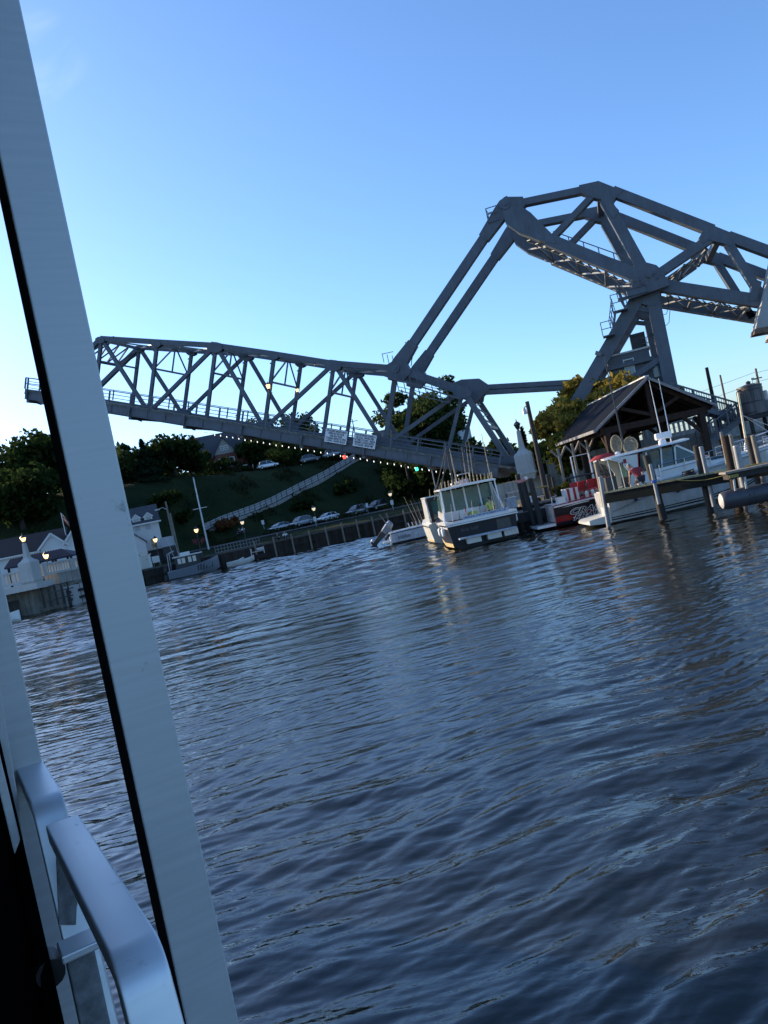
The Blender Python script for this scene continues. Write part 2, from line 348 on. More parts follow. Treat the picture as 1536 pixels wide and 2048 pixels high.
    # gust patches: calm and ruffled areas
    gp = t.nodes.new('ShaderNodeTexNoise'); gp.inputs['Scale'].default_value = .09; gp.inputs['Detail'].default_value = 3; t.links.new(tc.outputs['Object'], gp.inputs[0])
    gr = t.nodes.new('ShaderNodeMapRange'); gr.inputs[1].default_value = .35; gr.inputs[2].default_value = .65; gr.inputs[3].default_value = .45; gr.inputs[4].default_value = 1.1; t.links.new(gp.outputs['Fac'], gr.inputs[0])
    mm = t.nodes.new('ShaderNodeMath'); mm.operation = 'MULTIPLY'; t.links.new(a2.outputs[0], mm.inputs[0]); t.links.new(gr.outputs[0], mm.inputs[1])
    # the open river is more ruffled than the lee beside our hull
    ln = t.nodes.new('ShaderNodeVectorMath'); ln.operation = 'LENGTH'; t.links.new(tc.outputs['Object'], ln.inputs[0])
    rf = t.nodes.new('ShaderNodeMapRange'); rf.inputs[1].default_value = 12; rf.inputs[2].default_value = 50; rf.inputs[3].default_value = .8; rf.inputs[4].default_value = 1.15; t.links.new(ln.outputs['Value'], rf.inputs[0])
    m3 = t.nodes.new('ShaderNodeMath'); m3.operation = 'MULTIPLY'; t.links.new(mm.outputs[0], m3.inputs[0]); t.links.new(rf.outputs[0], m3.inputs[1]); mm = m3
    bp = t.nodes.new('ShaderNodeBump'); bp.inputs['Strength'].default_value = 1; bp.inputs['Distance'].default_value = 1
    t.links.new(mm.outputs[0], bp.inputs['Height']); t.links.new(bp.outputs[0], p.inputs['Normal'])
    me.materials.append(m); o = bpy.data.objects.new('water', me); COL.objects.link(o); o['kind'] = 'structure'
water()
# ------------------------------------------------------------------ bascule bridge
BA = radians(-17); BO = atY(1018, 918, 65); BO.z = 0
BF = Fr(BO, BA); TW = 6.3
bridge = thing('bascule_bridge', 'tall grey steel bascule bridge with its truss leaf partly raised', 'bridge', fr=BF)
def bp_(x, y, t=0.0): return BF.on(x, y, t)
NP = {k: bp_(*v) for k, v in dict(A1=(203,677), A2=(315,684), A3=(432,691), A4=(549,708), A5=(668,727), A6=(793,737), A7=(926,781)).items()}
Bl, Br_ = bp_(200, 812), bp_(1020, 925)          # bottom chord line, near truss
def onb(x): k = (x-Bl.x)/(Br_.x-Bl.x); return Bl+(Br_-Bl)*k
bx = {k: bp_(*v).x for k, v in dict(B0=(84,792), B1=(188,810), B2=(298,828), B3=(413,843), B4=(529,858), B5=(647,874), B6=(770,890), B7=(895,908), B8=(1020,925)).items()}
for k, x in bx.items(): NP[k] = onb(x)
LEAF = (Br_-Bl).normalized(); LUP = V(0, 1, 0).cross(LEAF); LUP = -LUP if LUP.z < 0 else LUP
mem = [('top_chord', 'A1', 'A2', .55, .5), ('top_chord', 'A2', 'A3', .55, .5), ('top_chord', 'A3', 'A4', .55, .5), ('top_chord', 'A4', 'A5', .55, .5), ('top_chord', 'A5', 'A6', .6, .5), ('top_chord', 'A6', 'A7', .75, .5),
  ('end_post', 'B0', 'A1', .5, .5), ('end_post', 'A7', 'B8', .55, .5)]
mem += [('bottom_chord', 'B%d' % i, 'B%d' % (i+1), .5, .45) for i in range(8)]
mem += [('vertical', 'A%d' % i, 'B%d' % i, .36 if i != 6 else .5, .32) for i in range(1, 8)]
mem += [('diagonal', a, b, .40, .34) for a, b in (('A1','B2'), ('B0','A1'), ('A3','B2'), ('A3','B4'), ('A5','B4'), ('A5','B6'), ('A7','B6'))][0:1]
mem += [('diagonal', a, b, .40, .33) for a, b in (('A3','B2'), ('A3','B4'), ('A5','B4'), ('A5','B6'), ('A7','B6'))]
t1 = node('truss', bridge, label='nearer truss of the raised leaf'); t2 = node('truss', bridge, loc=(0, TW, 0), label='farther truss of the raised leaf')
EY = V(0, 1, 0)
for nm, a, b, w, th in mem:
    w *= .86; th *= .9
    p, q = NP[a], NP[b]; m = MB(); off = V(0, 0, 0)
    ax = (q-p).normalized(); up = EY.cross(ax)
    # built-up box member: two channel webs and two flange plates
    hv = th/2-.03
    m.bar(p-EY*hv, q-EY*hv, .06, w, up); m.bar(p+EY*hv, q+EY*hv, .06, w, up)
    m.bar(p+up*(w/2-.03), q+up*(w/2-.03), th-.13, .05, up)
    if nm in ('top_chord', 'end_post', 'bottom_chord'): m.bar(p-up*(w/2-.03), q-up*(w/2-.03), th-.13, .05, up)
    else:
        L = (q-p).length; k = int(L/.9)
        for i in range(k): s = p+ax*(L*(i+.5)/k)-up*(w/2-.03); m.bar(s-ax*.3-EY*hv, s+ax*.3+EY*hv, .07, .02, up)
    if nm == 'vertical':
        for z in (.12, .88): m.bar(p.lerp(q, z)-EY*(th/2+.003), p.lerp(q, z+.02)-EY*(th/2+.003), .05, .5, up)
    o = m.out(nm, STEEL, t1); inst(o, t2)
def gusset(c, r, n=6, st=1.0, flat=1.0):
    pts = []
    for k in range(n): a = 2*pi*(k+.5)/n; pts.append(c + LEAF*(r*cos(a)) + LUP*(r*sin(a)*flat))
    return pts
for k in ('A1', 'A3', 'A5', 'B2', 'B4', 'B6', 'B8', 'A7', 'A2', 'A4'):
    m = MB(); r = .85 if k in ('A3', 'A5', 'B2', 'B4', 'B6', 'A7') else .55
    for y in (-.28, .22): m.prism([p+EY*y for p in gusset(NP[k]+LUP*(-.2 if k[0] == 'A' else .25), r, 8, flat=.62)], EY*.055)
    o = m.out('gusset_plate', STEEL, t1); inst(o, t2)
# hinge gusset at the link foot
m = MB()
hp = [bp_(*p) for p in ((776,730), (790,722), (812,722), (824,745), (806,765), (778,760))]
m.prism([p-EY*.38 for p in hp], EY*.76); o = m.out('gusset_plate', STEEL, t1); inst(o, t2)
# bracing between the two trusses
br_ = node('top_bracing', bridge)
ks = ['A1', 'A2', 'A3', 'A4', 'A5', 'A6']
for i, k in enumerate(ks):
    m = MB(); p = NP[k]-LUP*.15; m.bar(p, p+EY*TW, .3, .3, LUP); m.out('strut', STEEL, br_)
    if i < 5:
        q = NP[ks[i+1]]-LUP*.15; m = MB(); m.bar(p, q+EY*TW, .13, .13, LUP); m.bar(p+EY*TW, q, .13, .13, LUP); m.out('lateral_brace', STEEL2, br_)
for k, bk in (('A2','B2'), ('A3','B3'), ('A4','B4'), ('A5','B5')):
    m = MB(); d = (NP[bk]-NP[k]).normalized(); p = NP[k]; lo = p+d*2.55; mid = p+EY*TW/2
    m.bar(lo, lo+EY*TW, .16, .14); m.bar(mid, lo+EY*.1+d*-.1, .13, .13); m.bar(mid, lo+EY*(TW-.1), .13, .13); m.bar(mid, lo+EY*TW/2, .12, .12); m.out('sway_frame', STEEL, br_)
# portal at the free end
m = MB(); p, q = NP['A1'], NP['B0']; d = (q-p).normalized(); lo = p+d*3.0
m.bar(lo, lo+EY*TW, .25, .22); 
for i in range(8):
    a = p+d*.3+EY*(TW*i/8); b = lo+EY*(TW*(i+1)/8)
    if i % 2: a, b = p+d*.3+EY*(TW*(i+1)/8), lo+EY*(TW*i/8)
    m.bar(a, b, .12, .12)
for y in (0, TW): m.bar(lo+EY*y+d*-.1, p+d*.2+EY*y+V(1.6, 0, -.1), .12, .12)
lo2 = NP['A1']+(NP['B1']-NP['A1']).normalized()*2.2
m.bar(lo2, lo2+EY*TW, .14, .14); m.bar(lo, lo2+EY*TW/2, .1, .1)
m.out('portal_frame', STEEL, br_)
# deck, sidewalk girder, railing
SWT = -2.1
rl, rr_ = bp_(57, 756, SWT), bp_(1003, 903, SWT); gl, gr = bp_(205, 827, SWT), bp_(1000, 949, SWT)
RD = (rr_-rl).normalized(); RU = EY.cross(RD); RU = -RU if RU.z < 0 else RU; RU = RU.normalized()
RL = (rr_-rl).length; gd = abs((gl-rl).dot(RU))
SDP = [i*RL/40 for i in range(41)]
fl = lambda s, t=0.0, h=0.0: rl + RD*s + EY*t + RU*(h-1.1)
deck = node('deck', bridge)
m = MB(); m.bar(fl(0, 1.0, -.12), fl(RL+1.0, 1.0, -.12), 2.05, .16, RU); m.out('sidewalk_slab', CONCD, deck)
m = MB(); m.bar(fl(1, 2.1+TW/2, -.35), fl(RL+1, 2.1+TW/2, -.35), TW+1.2, .3, RU); m.out('roadway_slab', STEEL, deck)
m = MB(); m.bar(fl(0, TW+3.1, -.12), fl(RL+1.0, TW+3.1, -.12), 1.8, .16, RU); m.out('sidewalk_slab', CONCD, deck)
NG = 8; gh = gd-1.1
for i in range(NG):
    s0, s1 = RL*i/NG+.02, RL*(i+1)/NG-.02; m = MB()
    m.bar(fl(s0, -.03, -gh*.5), fl(s1, -.03, -gh*.5), .05, gh*.62, RU)
    m.bar(fl(s0, -.04, -gh*.17), fl(s1, -.04, -gh*.17), .22, .05, RU); m.bar(fl(s0, -.04, -gh*.82), fl(s1, -.04, -gh*.82), .22, .05, RU)
    for k in range(1, 3): s = s0+(s1-s0)*k/3; m.bar(fl(s, -.09, -gh*.79), fl(s, -.09, -gh*.2), .06, .10, RD)
    m.bar(fl(s0+.05, -.12, -gh*.85), fl(s0+.05, -.12, -gh*.12), .22, .2, RD); m.tube([fl(s0+.05, -.28, -gh*.35), fl(s0+.05, -.2, -gh*.35)], .16, 10)
    m.out('fascia_girder', STEEL, deck)
    m = MB(); m.bar(fl(s0+.05, .1, -gh*.9), fl(s0+.05, 2.1+TW, -gh*.9), .3, .55, RU); m.bar(fl(s0+.05, -.05, -gh*.8), fl(s0+.05, 2.0, -gh*1.15), .18, .2, RU); m.out('floor_beam', STEEL, deck)
for t in (2.1, 3.7, 5.2, 6.8, 2.1+TW):
    m = MB(); m.bar(fl(.5, t, -gh*.8), fl(RL, t, -gh*.8), .18, .5, RU); m.out('stringer', STEEL, deck)
rail = node('railing', bridge)
for h in (1.1, .78, .46, .16):
    m = MB(); m.bar(fl(0, 0, h), fl(RL, 0, h), .055, .06 if h < 1 else .09, RU); m.out('rail', STEEL, rail)
pm = MB(); pm.bar(V(0, 0, 0), RU*1.12, .11, .14, RD); p0 = pm.out('post', STEEL, rail); p0.location = fl(0)
for i in range(1, 21): inst(p0, rail, fl(RL*i/20))
for t in (2.1+TW-.5, ):
    m = MB()
    for h in (1.1, .6): m.bar(fl(0, t+2.4, h), fl(RL, t+2.4, h), .06, .07, RU)
    for i in range(0, 21): m.bar(fl(RL*i/20, t+2.4), fl(RL*i/20, t+2.4, 1.1), .1, .1, RD)
    m.out('railing', STEEL, bridge, label='railing along the farther walkway of the leaf')
# bracket at the free end
m = MB(); m.prism([fl(-.3, 0, 0), fl(-.3, 0, -.35), fl(1.9, 0, -gh-.1), fl(2.6, 0, -gh), fl(2.6, 0, 0)], EY*2); m.bar(fl(-.3), fl(-.3, 0, 1.1), .12, .12, RD); m.bar(fl(-.3, 2), fl(-.3, 2, 1.1), .12, .12, RD); m.bar(fl(-.3, 0, 1.1), fl(-.3, 2, 1.1), .08, .08); m.bar(fl(-.3, 0, .55), fl(-.3, 2, .55), .06, .06)
m.out('end_bracket', STEEL, bridge)
# bulbs strung under the girder
sl = thing('string_lights', 'string of small white bulbs hung under the bridge girder', 'string lights', fr=BF)
m = MB(); cab = []
gb = lambda s: fl(s, -.1, -gh*1.06-.1)
m.tube([gb(s) for s in np.linspace(RL*.42, RL*.93, 20)], .015, 4); m.out('cable', BLACK, sl)
bm_ = MB(); bm_.lathe([(.0, -.09), (.028, -.045), (.036, 0), (.025, .035), (.015, .08)], n=8); b0 = None
for i in range(40):
    p = gb(RL*(.42+.51*i/39)) - V(0, 0, .06+.05*((i*7) % 5)/5)
    if b0 is None: b0 = bm_.out('bulb', BULB, sl, smooth=True); b0.location = p
    else: inst(b0, sl, p)
for i, (mt_, nm, s) in enumerate(((REDL, 'red', .716), (GRNL, 'green', .855))):
    q = gb(RL*s)+V(0, -.1, -.12); t = thing('navigation_light', 'small %s navigation light hanging under the bridge girder' % nm, 'signal light', BF.M @ q, BA)
    MB().lathe([(.02, .35), (.03, .2), (.12, .18), (.12, .12)], n=10).out('bracket', DARKM, t, smooth='auto'); MB().lathe([(.10, -.16), (.13, -.1), (.13, .06), (.10, .12)], n=10).out('lens', mt_, t, smooth='auto')
# sign boards
SIGNW = mat('white_sign_board', (.72, .74, .76), .5, var=.04); INK = mat('black_sign_ink', (.01, .01, .012), .6)
SL = [('5TH STREET BRIDGE NEXT', 'OPENS ON THE HOUR', 'AND HALF HOUR', 'TO SIGNAL BRIDGE TO OPEN', '1 LONG 1 SHORT BLAST'), ('LEAVE VHF BRIDGE CHANNEL 16', 'OR CALL : 440-964-7088', 'OCTOBER 15 TO MAY 1, BRIDGE', 'REQUIRES 12 HOURS NOTICE', 'BY CALLING : 440-576-7088')]
for i, (qa, qb) in enumerate((((648,855), (696,891)), ((704.5,864), (754,899)))):
    a = bp_(*qa, SWT-.35); 
    w_ = 2.02; h_ = 1.16
    c = bp_((qa[0]+qb[0])/2, (qa[1]+qb[1])/2, SWT-.35); t = thing('bridge_sign', ('white board on the bridge railing lettered 5TH STREET BRIDGE', 'white board on the bridge railing lettered OR CALL with a number')[i], 'sign', BF.M @ c, BA)
    tl = atan2(RD.z, RD.x); R = Matrix.Rotation(-tl, 3, 'Y')
    MB().box((0, 0, 0), (w_, .05, h_), R).out('board', SIGNW, t)
    m = MB()
    for sx in (-1, 1): m.box(R @ V(sx*.8, .12, -.1), (.08, .2, h_*1.1), R)
    m.out('bracket', STEEL, t)
    for j, ln in enumerate(SL[i]):
        o = text(ln, .235, R @ V(0, -.03, .42-.21*j), (0, 0, 0), INK, t, offset=.006, fit=(1.84, 1.45, 1.15, 1.84, 1.78)[j] if i == 0 else (1.84, 1.6, 1.86, 1.75, 1.6)[j]); o.rotation_euler = (Matrix.Rotation(-tl, 4, 'Y') @ Matrix.Rotation(radians(90), 4, 'X')).to_euler()
# links
def member(p, q, w, th, parent, name, mt_=STEEL, lace=True):
    m = MB(); ax = (q-p).normalized(); up = EY.cross(ax); hv = th/2-.03
    m.bar(p-EY*hv, q-EY*hv, .06, w, up); m.bar(p+EY*hv, q+EY*hv, .06, w, up); m.bar(p+up*(w/2-.04), q+up*(w/2-.04), th-.13, .05, up); m.bar(p-up*(w/2-.04), q-up*(w/2-.04), th-.13, .05, up)
    return m.out(name, mt_, parent)
Lp = bp_(1012, 412)
for y in (0, TW):
    l = node('parallel_link', bridge, loc=(0, y, 0))
    a, b = bp_(793, 737), Lp; d = (b-a).normalized(); u = EY.cross(d)
    k1, k2 = a+d*(.0), b
    member(a+d*1.3, b-d*2.0, .75, .62, l, 'shaft')
    for (c, s, ln) in ((a, 1, 2.6), (b, -1, 3.1)):
        m = MB(); e = c+d*s*ln
        sh = [c-d*s*.62+u*.35, c-d*s*.62-u*.35, c-u*.62, c+d*s*.7-u*.62, e-u*.45, e+u*.45, c+d*s*.7+u*.62, c+u*.62]
        m.prism([p-EY*.36 for p in sh], EY*.72); m.out('end_plate', STEEL, l)
        m = MB(); m.tube([c-EY*.52, c+EY*.52], .42, 16); m.tube([c-EY*.6, c+EY*.6], .16, 10); m.out('pin', STEEL, l, smooth='auto')
# operating strut and its gusset
for y in (0,):
    st = node('operating_strut', bridge, loc=(0, TW/2-.0, 0)); ta = TW/2
    a, b = bp_(915, 783, ta), bp_(1215, 766, ta)
    for dz, hh in ((.22, .42), (-.24, .36)):
        m = MB(); m.bar(a+V(0, 0, dz), b+V(0, 0, dz), .9, hh); o = m.out('rack_beam', STEEL, st); o.location = (0, -ta, 0)
    m = MB(); e = [bp_(*p, ta) for p in ((905,768), (925,760), (960,758), (985,775), (955,805), (930,800))]
    m.prism([p-EY*.5 for p in e], EY*1.0); o = m.out('end_plate', STEEL, st); o.location = (0, -ta, 0)
m = MB(); a = NP['A7']; m.bar(a, a+EY*TW, .5, .5); m.out('cross_girder', STEEL, bridge)
# lattice between the heel end posts
m = MB(); p, q = NP['A7'], NP['B8']
for i in range(6):
    a = p.lerp(q, .05+i*.08)
    b = p.lerp(q, .05+(i+1)*.08); m.bar(a+EY*(TW if i % 2 else 0), b+EY*(0 if i % 2 else TW), .09, .09)
m.bar(p.lerp(q, .5), p.lerp(q, .5)+EY*TW, .3, .25); m.out('heel_bracing', STEEL2, bridge)
# maintenance platform hung below the hinge
pf = node('work_platform', bridge)
a, b = bp_(770, 752, -.9), bp_(922, 798, -.9)
m = MB(); m.bar(a, b, .9, .12); m.out('floor', STEEL, pf)
a2, b2 = bp_(800, 782, -.9), bp_(900, 806, -.9)
m = MB()
for h in (.35, 1.0): m.bar(a2+V(0, -.4, h), b2+V(0, -.4, h), .05, .05)
for i in range(8): s = a2.lerp(b2, i/7)+V(0, -.4, 0); m.bar(s, s+V(0, 0, 1.9), .06, .06)
m.bar(a2, b2, .9, .08); m.out('cage', STEEL, pf)
m = MB(); 
for i in range(3): s = bp_(768+i*10, 725+i*2, -.6); m.bar(s, s+V(0, 0, .8), .05, .05)
s = bp_(768, 725, -.6); m.bar(s+V(0, 0, .75), s+V(1.0, 0, .7), .05, .05); m.out('railing', STEEL, pf)
m = MB(); s = bp_(822, 732, .3); m.tube([s, s+V(.5, 0, 1.3), s+V(.35, 0, 2.0), s+V(-.1, 0, 2.1)], .04, 6); m.out('cable_loop', BLACK, pf)
# ---- counterweight arm
CT = .85
def plate(parent, name, pts, th=CT, y0=0.0, mt_=STEEL):
    m = MB(); m.prism([bp_(*p)+EY*(y0-th/2) for p in pts], EY*th); return m.out(name, mt_, parent)
def chord(parent, name, p, q, wpx, th=.8):
    p, q = bp_(*p), bp_(*q); wpx *= .88; Y = (BF.M @ ((p+q)/2)).y; w = wpx*Y/F
    return member(p, q, w, th, parent, name)
arm1 = node('counterweight_truss', bridge, label='nearer arm carrying the counterweight'); arm2 = node('counterweight_truss', bridge, loc=(0, TW, 0), label='farther arm carrying the counterweight')
parts = []
parts.append(plate(arm1, 'gusset_plate', [(1003,405), (1010,397), (1047,396.5), (1052,412), (1047,418), (1062,428), (1104,470), (1113,490), (1080,484), (1040,468), (1012,448), (1006,425)], .9))
parts.append(plate(arm1, 'gusset_plate', [(1158,374), (1197,365.5), (1246,385), (1236,393), (1224,409), (1238,424), (1228,441), (1214,425), (1203,402), (1185,398), (1162,389)], .9))
parts.append(plate(arm1, 'gusset_plate', [(1410,455), (1420,452), (1472,473), (1464,482), (1462,496), (1446,490), (1416,482), (1405,490), (1396,480)], .9))
hub = [(1262,553), (1268,541), (1274,533), (1290,527), (1312,533), (1326,546), (1332,560), (1330,573), (1312,578), (1280,570), (1262,562)]
parts.append(plate(arm1, 'gusset_plate', hub, 1.0))
parts.append(plate(arm1, 'gusset_plate', [(1500,590), (1502,565), (1514,563), (1522,566), (1512,604), (1496,604)], .9))
for p, q, w in (((1035,409), (1175,380), 15), ((1225,384), (1425,462), 22), ((1455,474), (1580,520), 22), ((1095,480), (1275,553), 27), ((1186,392), (1108,474), 13), ((1209,400), (1286,540), 24), ((1315,550), (1420,478), 20), ((1456,488), (1532,608), 17), ((1322,572), (1575,612), 27)):
    parts.append(chord(arm1, 'arm_member', p, q, w))
for o in parts: inst(o, arm2)
# bracing between the arms
lb = node('arm_bracing', bridge)
def zig(p, q, n, name='lacing', drop=.3):
    p, q = bp_(*p)-V(0, 0, drop), bp_(*q)-V(0, 0, drop); m = MB()
    for i in range(n):
        a, b = p.lerp(q, i/n), p.lerp(q, (i+1)/n)
        m.bar(a+EY*.4, b+EY*(TW-.4), .14, .12); m.bar(a+EY*(TW-.4), b+EY*.4, .14, .12); m.bar(b+EY*.3, b+EY*(TW-.3), .16, .16)
    m.out(name, STEEL2, lb)
zig((1040,455), (1268,562), 4); zig((1330,574), (1500,602), 3); zig((1325,552), (1412,488), 2)
m = MB()   # lattice web along the inside of the bottom chords
for (p, q, n) in (((1050,465), (1268,558), 26), ((1330,578), (1500,606), 20), ((1330,548), (1405,494), 12)):
    p, q = bp_(*p), bp_(*q)
    for yy in (.42, TW-.42):
        for i in range(n):
            a, b = p.lerp(q, i/n), p.lerp(q, (i+1)/n); e = .55
            if i % 2: m.bar(a+EY*yy-V(0,0,.35), b+EY*(yy+ (e if yy < 3 else -e))-V(0,0,.42), .08, .06)
            else: m.bar(a+EY*(yy+(e if yy < 3 else -e))-V(0,0,.42), b+EY*yy-V(0,0,.35), .08, .06)
        m.bar(p+EY*(yy+(.6 if yy < 3 else -.6))-V(0,0,.42), q+EY*(yy+(.6 if yy < 3 else -.6))-V(0,0,.42), .12, .1)
m.out('lattice_web', STEEL2, lb, kind='stuff')
for p in ((1030,405), (1197,372), (1432,468)):
    m = MB(); a = bp_(*p)-V(0, 0, .5); m.bar(a, a+EY*TW, .5, .4); m.out('strut', STEEL, lb)
# walkway rail on the bottom chord and the little cage at the link pin
wk = node('arm_walkway', bridge)
a, b = bp_(1112,487,-.2), bp_(1262,541,-.2)
for h in (.45, 1.0):
    m = MB(); m.bar(a+V(0, 0, h), b+V(0, 0, h), .07, .07); m.out('rail', STEEL, wk)
for i in range(6):
    m = MB(); s = a.lerp(b, i/5); m.bar(s, s+V(0, 0, 1.02), .08, .08); m.out('post', STEEL, wk)
m = MB(); c = bp_(990, 440, -.3)
for dx in (-.55, .35):
    for yy in (-.2, 1.0): m.bar(c+V(dx, yy, -.1), c+V(dx, yy, 1.05), .06, .06)
for h in (1.05, .55, -.1):
    m.bar(c+V(-.55, -.2, h), c+V(.35, -.2, h), .06, .06); m.bar(c+V(-.55, 1., h), c+V(.35, 1., h), .06, .06); m.bar(c+V(-.55, -.2, h), c+V(-.55, 1, h), .06, .06)
m.out('pin_cage', STEEL, wk)
# trunnion and counterweight
for y in (0, TW):
    m = MB(); c = bp_(1297, 552)+EY*y; m.tube([c-EY*.62, c+EY*.62], .75, 20); m.tube([c-EY*.75, c+EY*.75], .3, 14); m.out('trunnion', STEEL, bridge, smooth='auto')
CWM = mat('grey_counterweight', (.34, .36, .36), .75, var=.1, scale=.7, streak=.06, bump=.006, bscale=5)
cw = node('counterweight', bridge)
a = bp_(1549, 500, -1.3); b = bp_(1509, 668, -1.3); d = (a-b); e = V(d.z, 0, -d.x).normalized()
poly = [b, a, a+e*.2+V(5.5, 0, 1.0), b+V(7.0, 0, -.45), b+V(2.2, 0, -.2)]
for y0, rx in ((0, 0), (TW+.9, 2.3)): m = MB(); m.prism([p+V(rx, y0, 0) for p in poly], EY*1.7); m.out('side_wall', CWM, cw)
m = MB(); m.prism([p+V(2.0, 1.703, 0) for p in poly], EY*(TW-.81)); m.out('block', CWM, cw)
bl = b+(a-b)*.065; RB_ = mat('rusty_base', (.17, .11, .075), .9, var=.4, scale=3)
for y0, rx in ((0, 0), (TW+.9, 2.3)): m = MB(); o_ = V(rx, y0, 0); m.prism([b-V(.03, .04, .02)+o_, bl-V(.03, .04, 0)+o_, bl+V(7, -.04, -.4)+o_, b+V(7.05, -.04, -.47)+o_], EY*1.78); m.out('base_band', RB_, cw)
# ---- tower
tw = node('tower', bridge)
def leg(parent, p, q, wpx, y, name='leg', th=.75):
    p, q = bp_(*p)+EY*y, bp_(*q)+EY*y; Y = (BF.M @ ((p+q)/2)).y; return member(p, q, wpx*Y/F, th, parent, name)
fb = bp_(1152, 800); 
for y in (0, TW):
    l = leg(tw, (1276,595), (1150,812), 26, y); leg(tw, (1303,585), (1347,800), 25, y)
    m = MB(); m.prism([bp_(*p)+EY*(y-.42) for p in ((1264,565), (1322,565), (1318,600), (1312,612), (1290,612), (1262,600))], EY*.84); m.out('tower_head', STEEL, tw)
for k, (pp, qq) in enumerate((((1276,600), (1155,805)),)):
    p, q = bp_(*pp), bp_(*qq); m = MB()
    for i in range(10):
        a, b = p.lerp(q, i/10), p.lerp(q, (i+1)/10); m.bar(a+EY*(0 if i % 2 else TW), b+EY*(TW if i % 2 else 0), .16, .12); m.bar(a, a+EY*TW, .14, .14)
    m.out('leg_lattice', STEEL2, tw)
    m = MB(); n = 40
    for i in range(n):
        a, b = p.lerp(q, i/n)+EY*.4, p.lerp(q, (i+1)/n)+EY*.4; m.bar(a+EY*(.0 if i % 2 else .5), b+EY*(.5 if i % 2 else 0), .07, .06)
    m.bar(p+EY*.95, q+EY*.95, .12, .12); m.out('leg_lacing', STEEL2, tw, kind='stuff')
for (p, q, w) in (((1190,764), (1247,757), 11), ((1225,783), (1320,717), 11), ((1268,618), (1312,622), 8)):
    for y in (0, TW):
        m = MB(); a, b = bp_(*p)+EY*y, bp_(*q)+EY*y; m.bar(a, b, .4, w*63/F); m.out('cross_beam', STEEL, tw)
# service platforms and ladder on the inclined leg
sp = node('service_stair', bridge)
def stepcage(x, y, dx, h=1.05):
    c = bp_(x, y, -.9); m = MB()
    m.box(c, (dx, 1.0, .08))
    for sx in (-dx/2, dx/2):
        m.bar(c+V(sx, -.48, 0), c+V(sx, -.48, h), .06, .06)
    for hh in (h, h/2): m.bar(c+V(-dx/2, -.48, hh), c+V(dx/2, -.48, hh), .055, .055); m.bar(c+V(-dx/2, -.48, hh), c+V(-dx/2, .48, hh), .055, .055)
    m.out('platform', STEEL, sp); return c
ca = stepcage(1266, 592, 2.3); cc = stepcage(1241, 622, 1.1, 1.3); cd = stepcage(1218, 672, .9, 1.1)
m = MB()
for a, b in ((ca+V(-1, -.4, 0), cc+V(.4, -.4, 0)), (cc+V(-.4, -.4, 0), cd+V(.3, -.4, 0))):
    m.bar(a+V(0, .0, .0), b, .1, .18)
    for h in (.55, 1.05): m.bar(a+V(-.1, 0, h), b+V(-.1, 0, h), .06, .06)
    for i in range(5): s = a.lerp(b, i/4); m.bar(s, s+V(-.1, 0, 1.05), .05, .05)
m.out('ladder', STEEL, sp)
m = MB(); c = bp_(1268, 588, -1.0); m.bar(c+V(-.5, 0, 0), c+V(2.6, 0, .25), .5, .7); m.out('deck_beam', STEEL, sp)
m = MB(); c = bp_(1262, 580, -1.2)
for h in (.9, 1.4): m.bar(c+V(0, 0, h-.6), c+V(2.3, 0, h-.5), .06, .06)
for i in range(5): m.bar(c+V(i*.56, 0, 0), c+V(i*.56, 0, .9), .05, .05)
m.out('railing', STEEL, sp)
m = MB(); p, q, r_ = bp_(1323,580,.2), bp_(1322,620,.2), bp_(1335,640,.2)
m.tube([bp_(1331,580,.2), bp_(1338,610,.2), bp_(1333,628,.2), bp_(1318,632,.2)], .025, 5); m.tube([bp_(1335,582,.2), bp_(1340,620,.2), bp_(1338,645,.2), bp_(1328,655,.2), bp_(1321,650,.2)], .025, 5); m.out('hanging_cable', BLACK, sp)
# machinery house between the legs
mh = node('machinery_house', bridge)
HY = 1.0
def hq(x, y): return bp_(x, y, HY)
a, b, c, d = hq(1213,716), hq(1296,697), hq(1300,800), hq(1222,800)
x0, x1 = a.x, hq(1297,697).x; zt = hq(1255,706).z; zb = zt-4.6
m = MB(); m.bb((x0, HY, zb), (x1, HY+4.2, zt)); m.out('wall', STEEL, mh)
m = MB(); m.bb((x0-.15, HY-.15, zt+.003), (x1+.15, HY+4.35, zt+.14)); m.out('roof', mat('pale_roof_edge', (.6, .6, .58), .6), mh)
zl_ = hq(1258, 727.5).z; m = MB(); m.bb((x0-.2, HY-.45, zl_-.2), (x1+.3, HY-.003, zl_+.12)); m.out('ledge', STEEL, mh)
for (px, py, w_, h_, nm) in ((1260.5,743,.72,.8,'window'), (1257,722,.78,.26,'louvre')):
    cc_ = hq(px, py); m = MB(); fw_ = .07
    for sx in (-1, 1): m.box((cc_.x+sx*w_/2, HY-.04, cc_.z), (fw_, .09, h_+fw_*2))
    for sz in (-1, 1): m.box((cc_.x, HY-.04, cc_.z+sz*h_/2), (w_-fw_*.98, .088, fw_))
    f_ = m.out(nm, WHITE, mh)
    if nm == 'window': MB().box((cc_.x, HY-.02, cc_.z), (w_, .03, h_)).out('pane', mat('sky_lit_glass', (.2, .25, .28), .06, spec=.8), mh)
m = MB(); c = hq(1312, 745); m.box((c.x+.1, HY+.4, c.z), (1.3, .5, 2.6)); m.out('side_wall', STEEL, mh)
m = MB(); m.box((c.x, HY+.12, c.z+.1), (.62, .05, .9))
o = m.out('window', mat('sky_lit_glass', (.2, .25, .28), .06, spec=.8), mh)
m = MB(); a, b = hq(1265,668), hq(1291,697); cx, cz = (a.x+b.x)/2, (a.z+b.z)/2
m.box((cx, HY+1.2, zt+.8), (1.15, 1.1, 1.35)); m.out('cooling_unit', DARKM, mh)
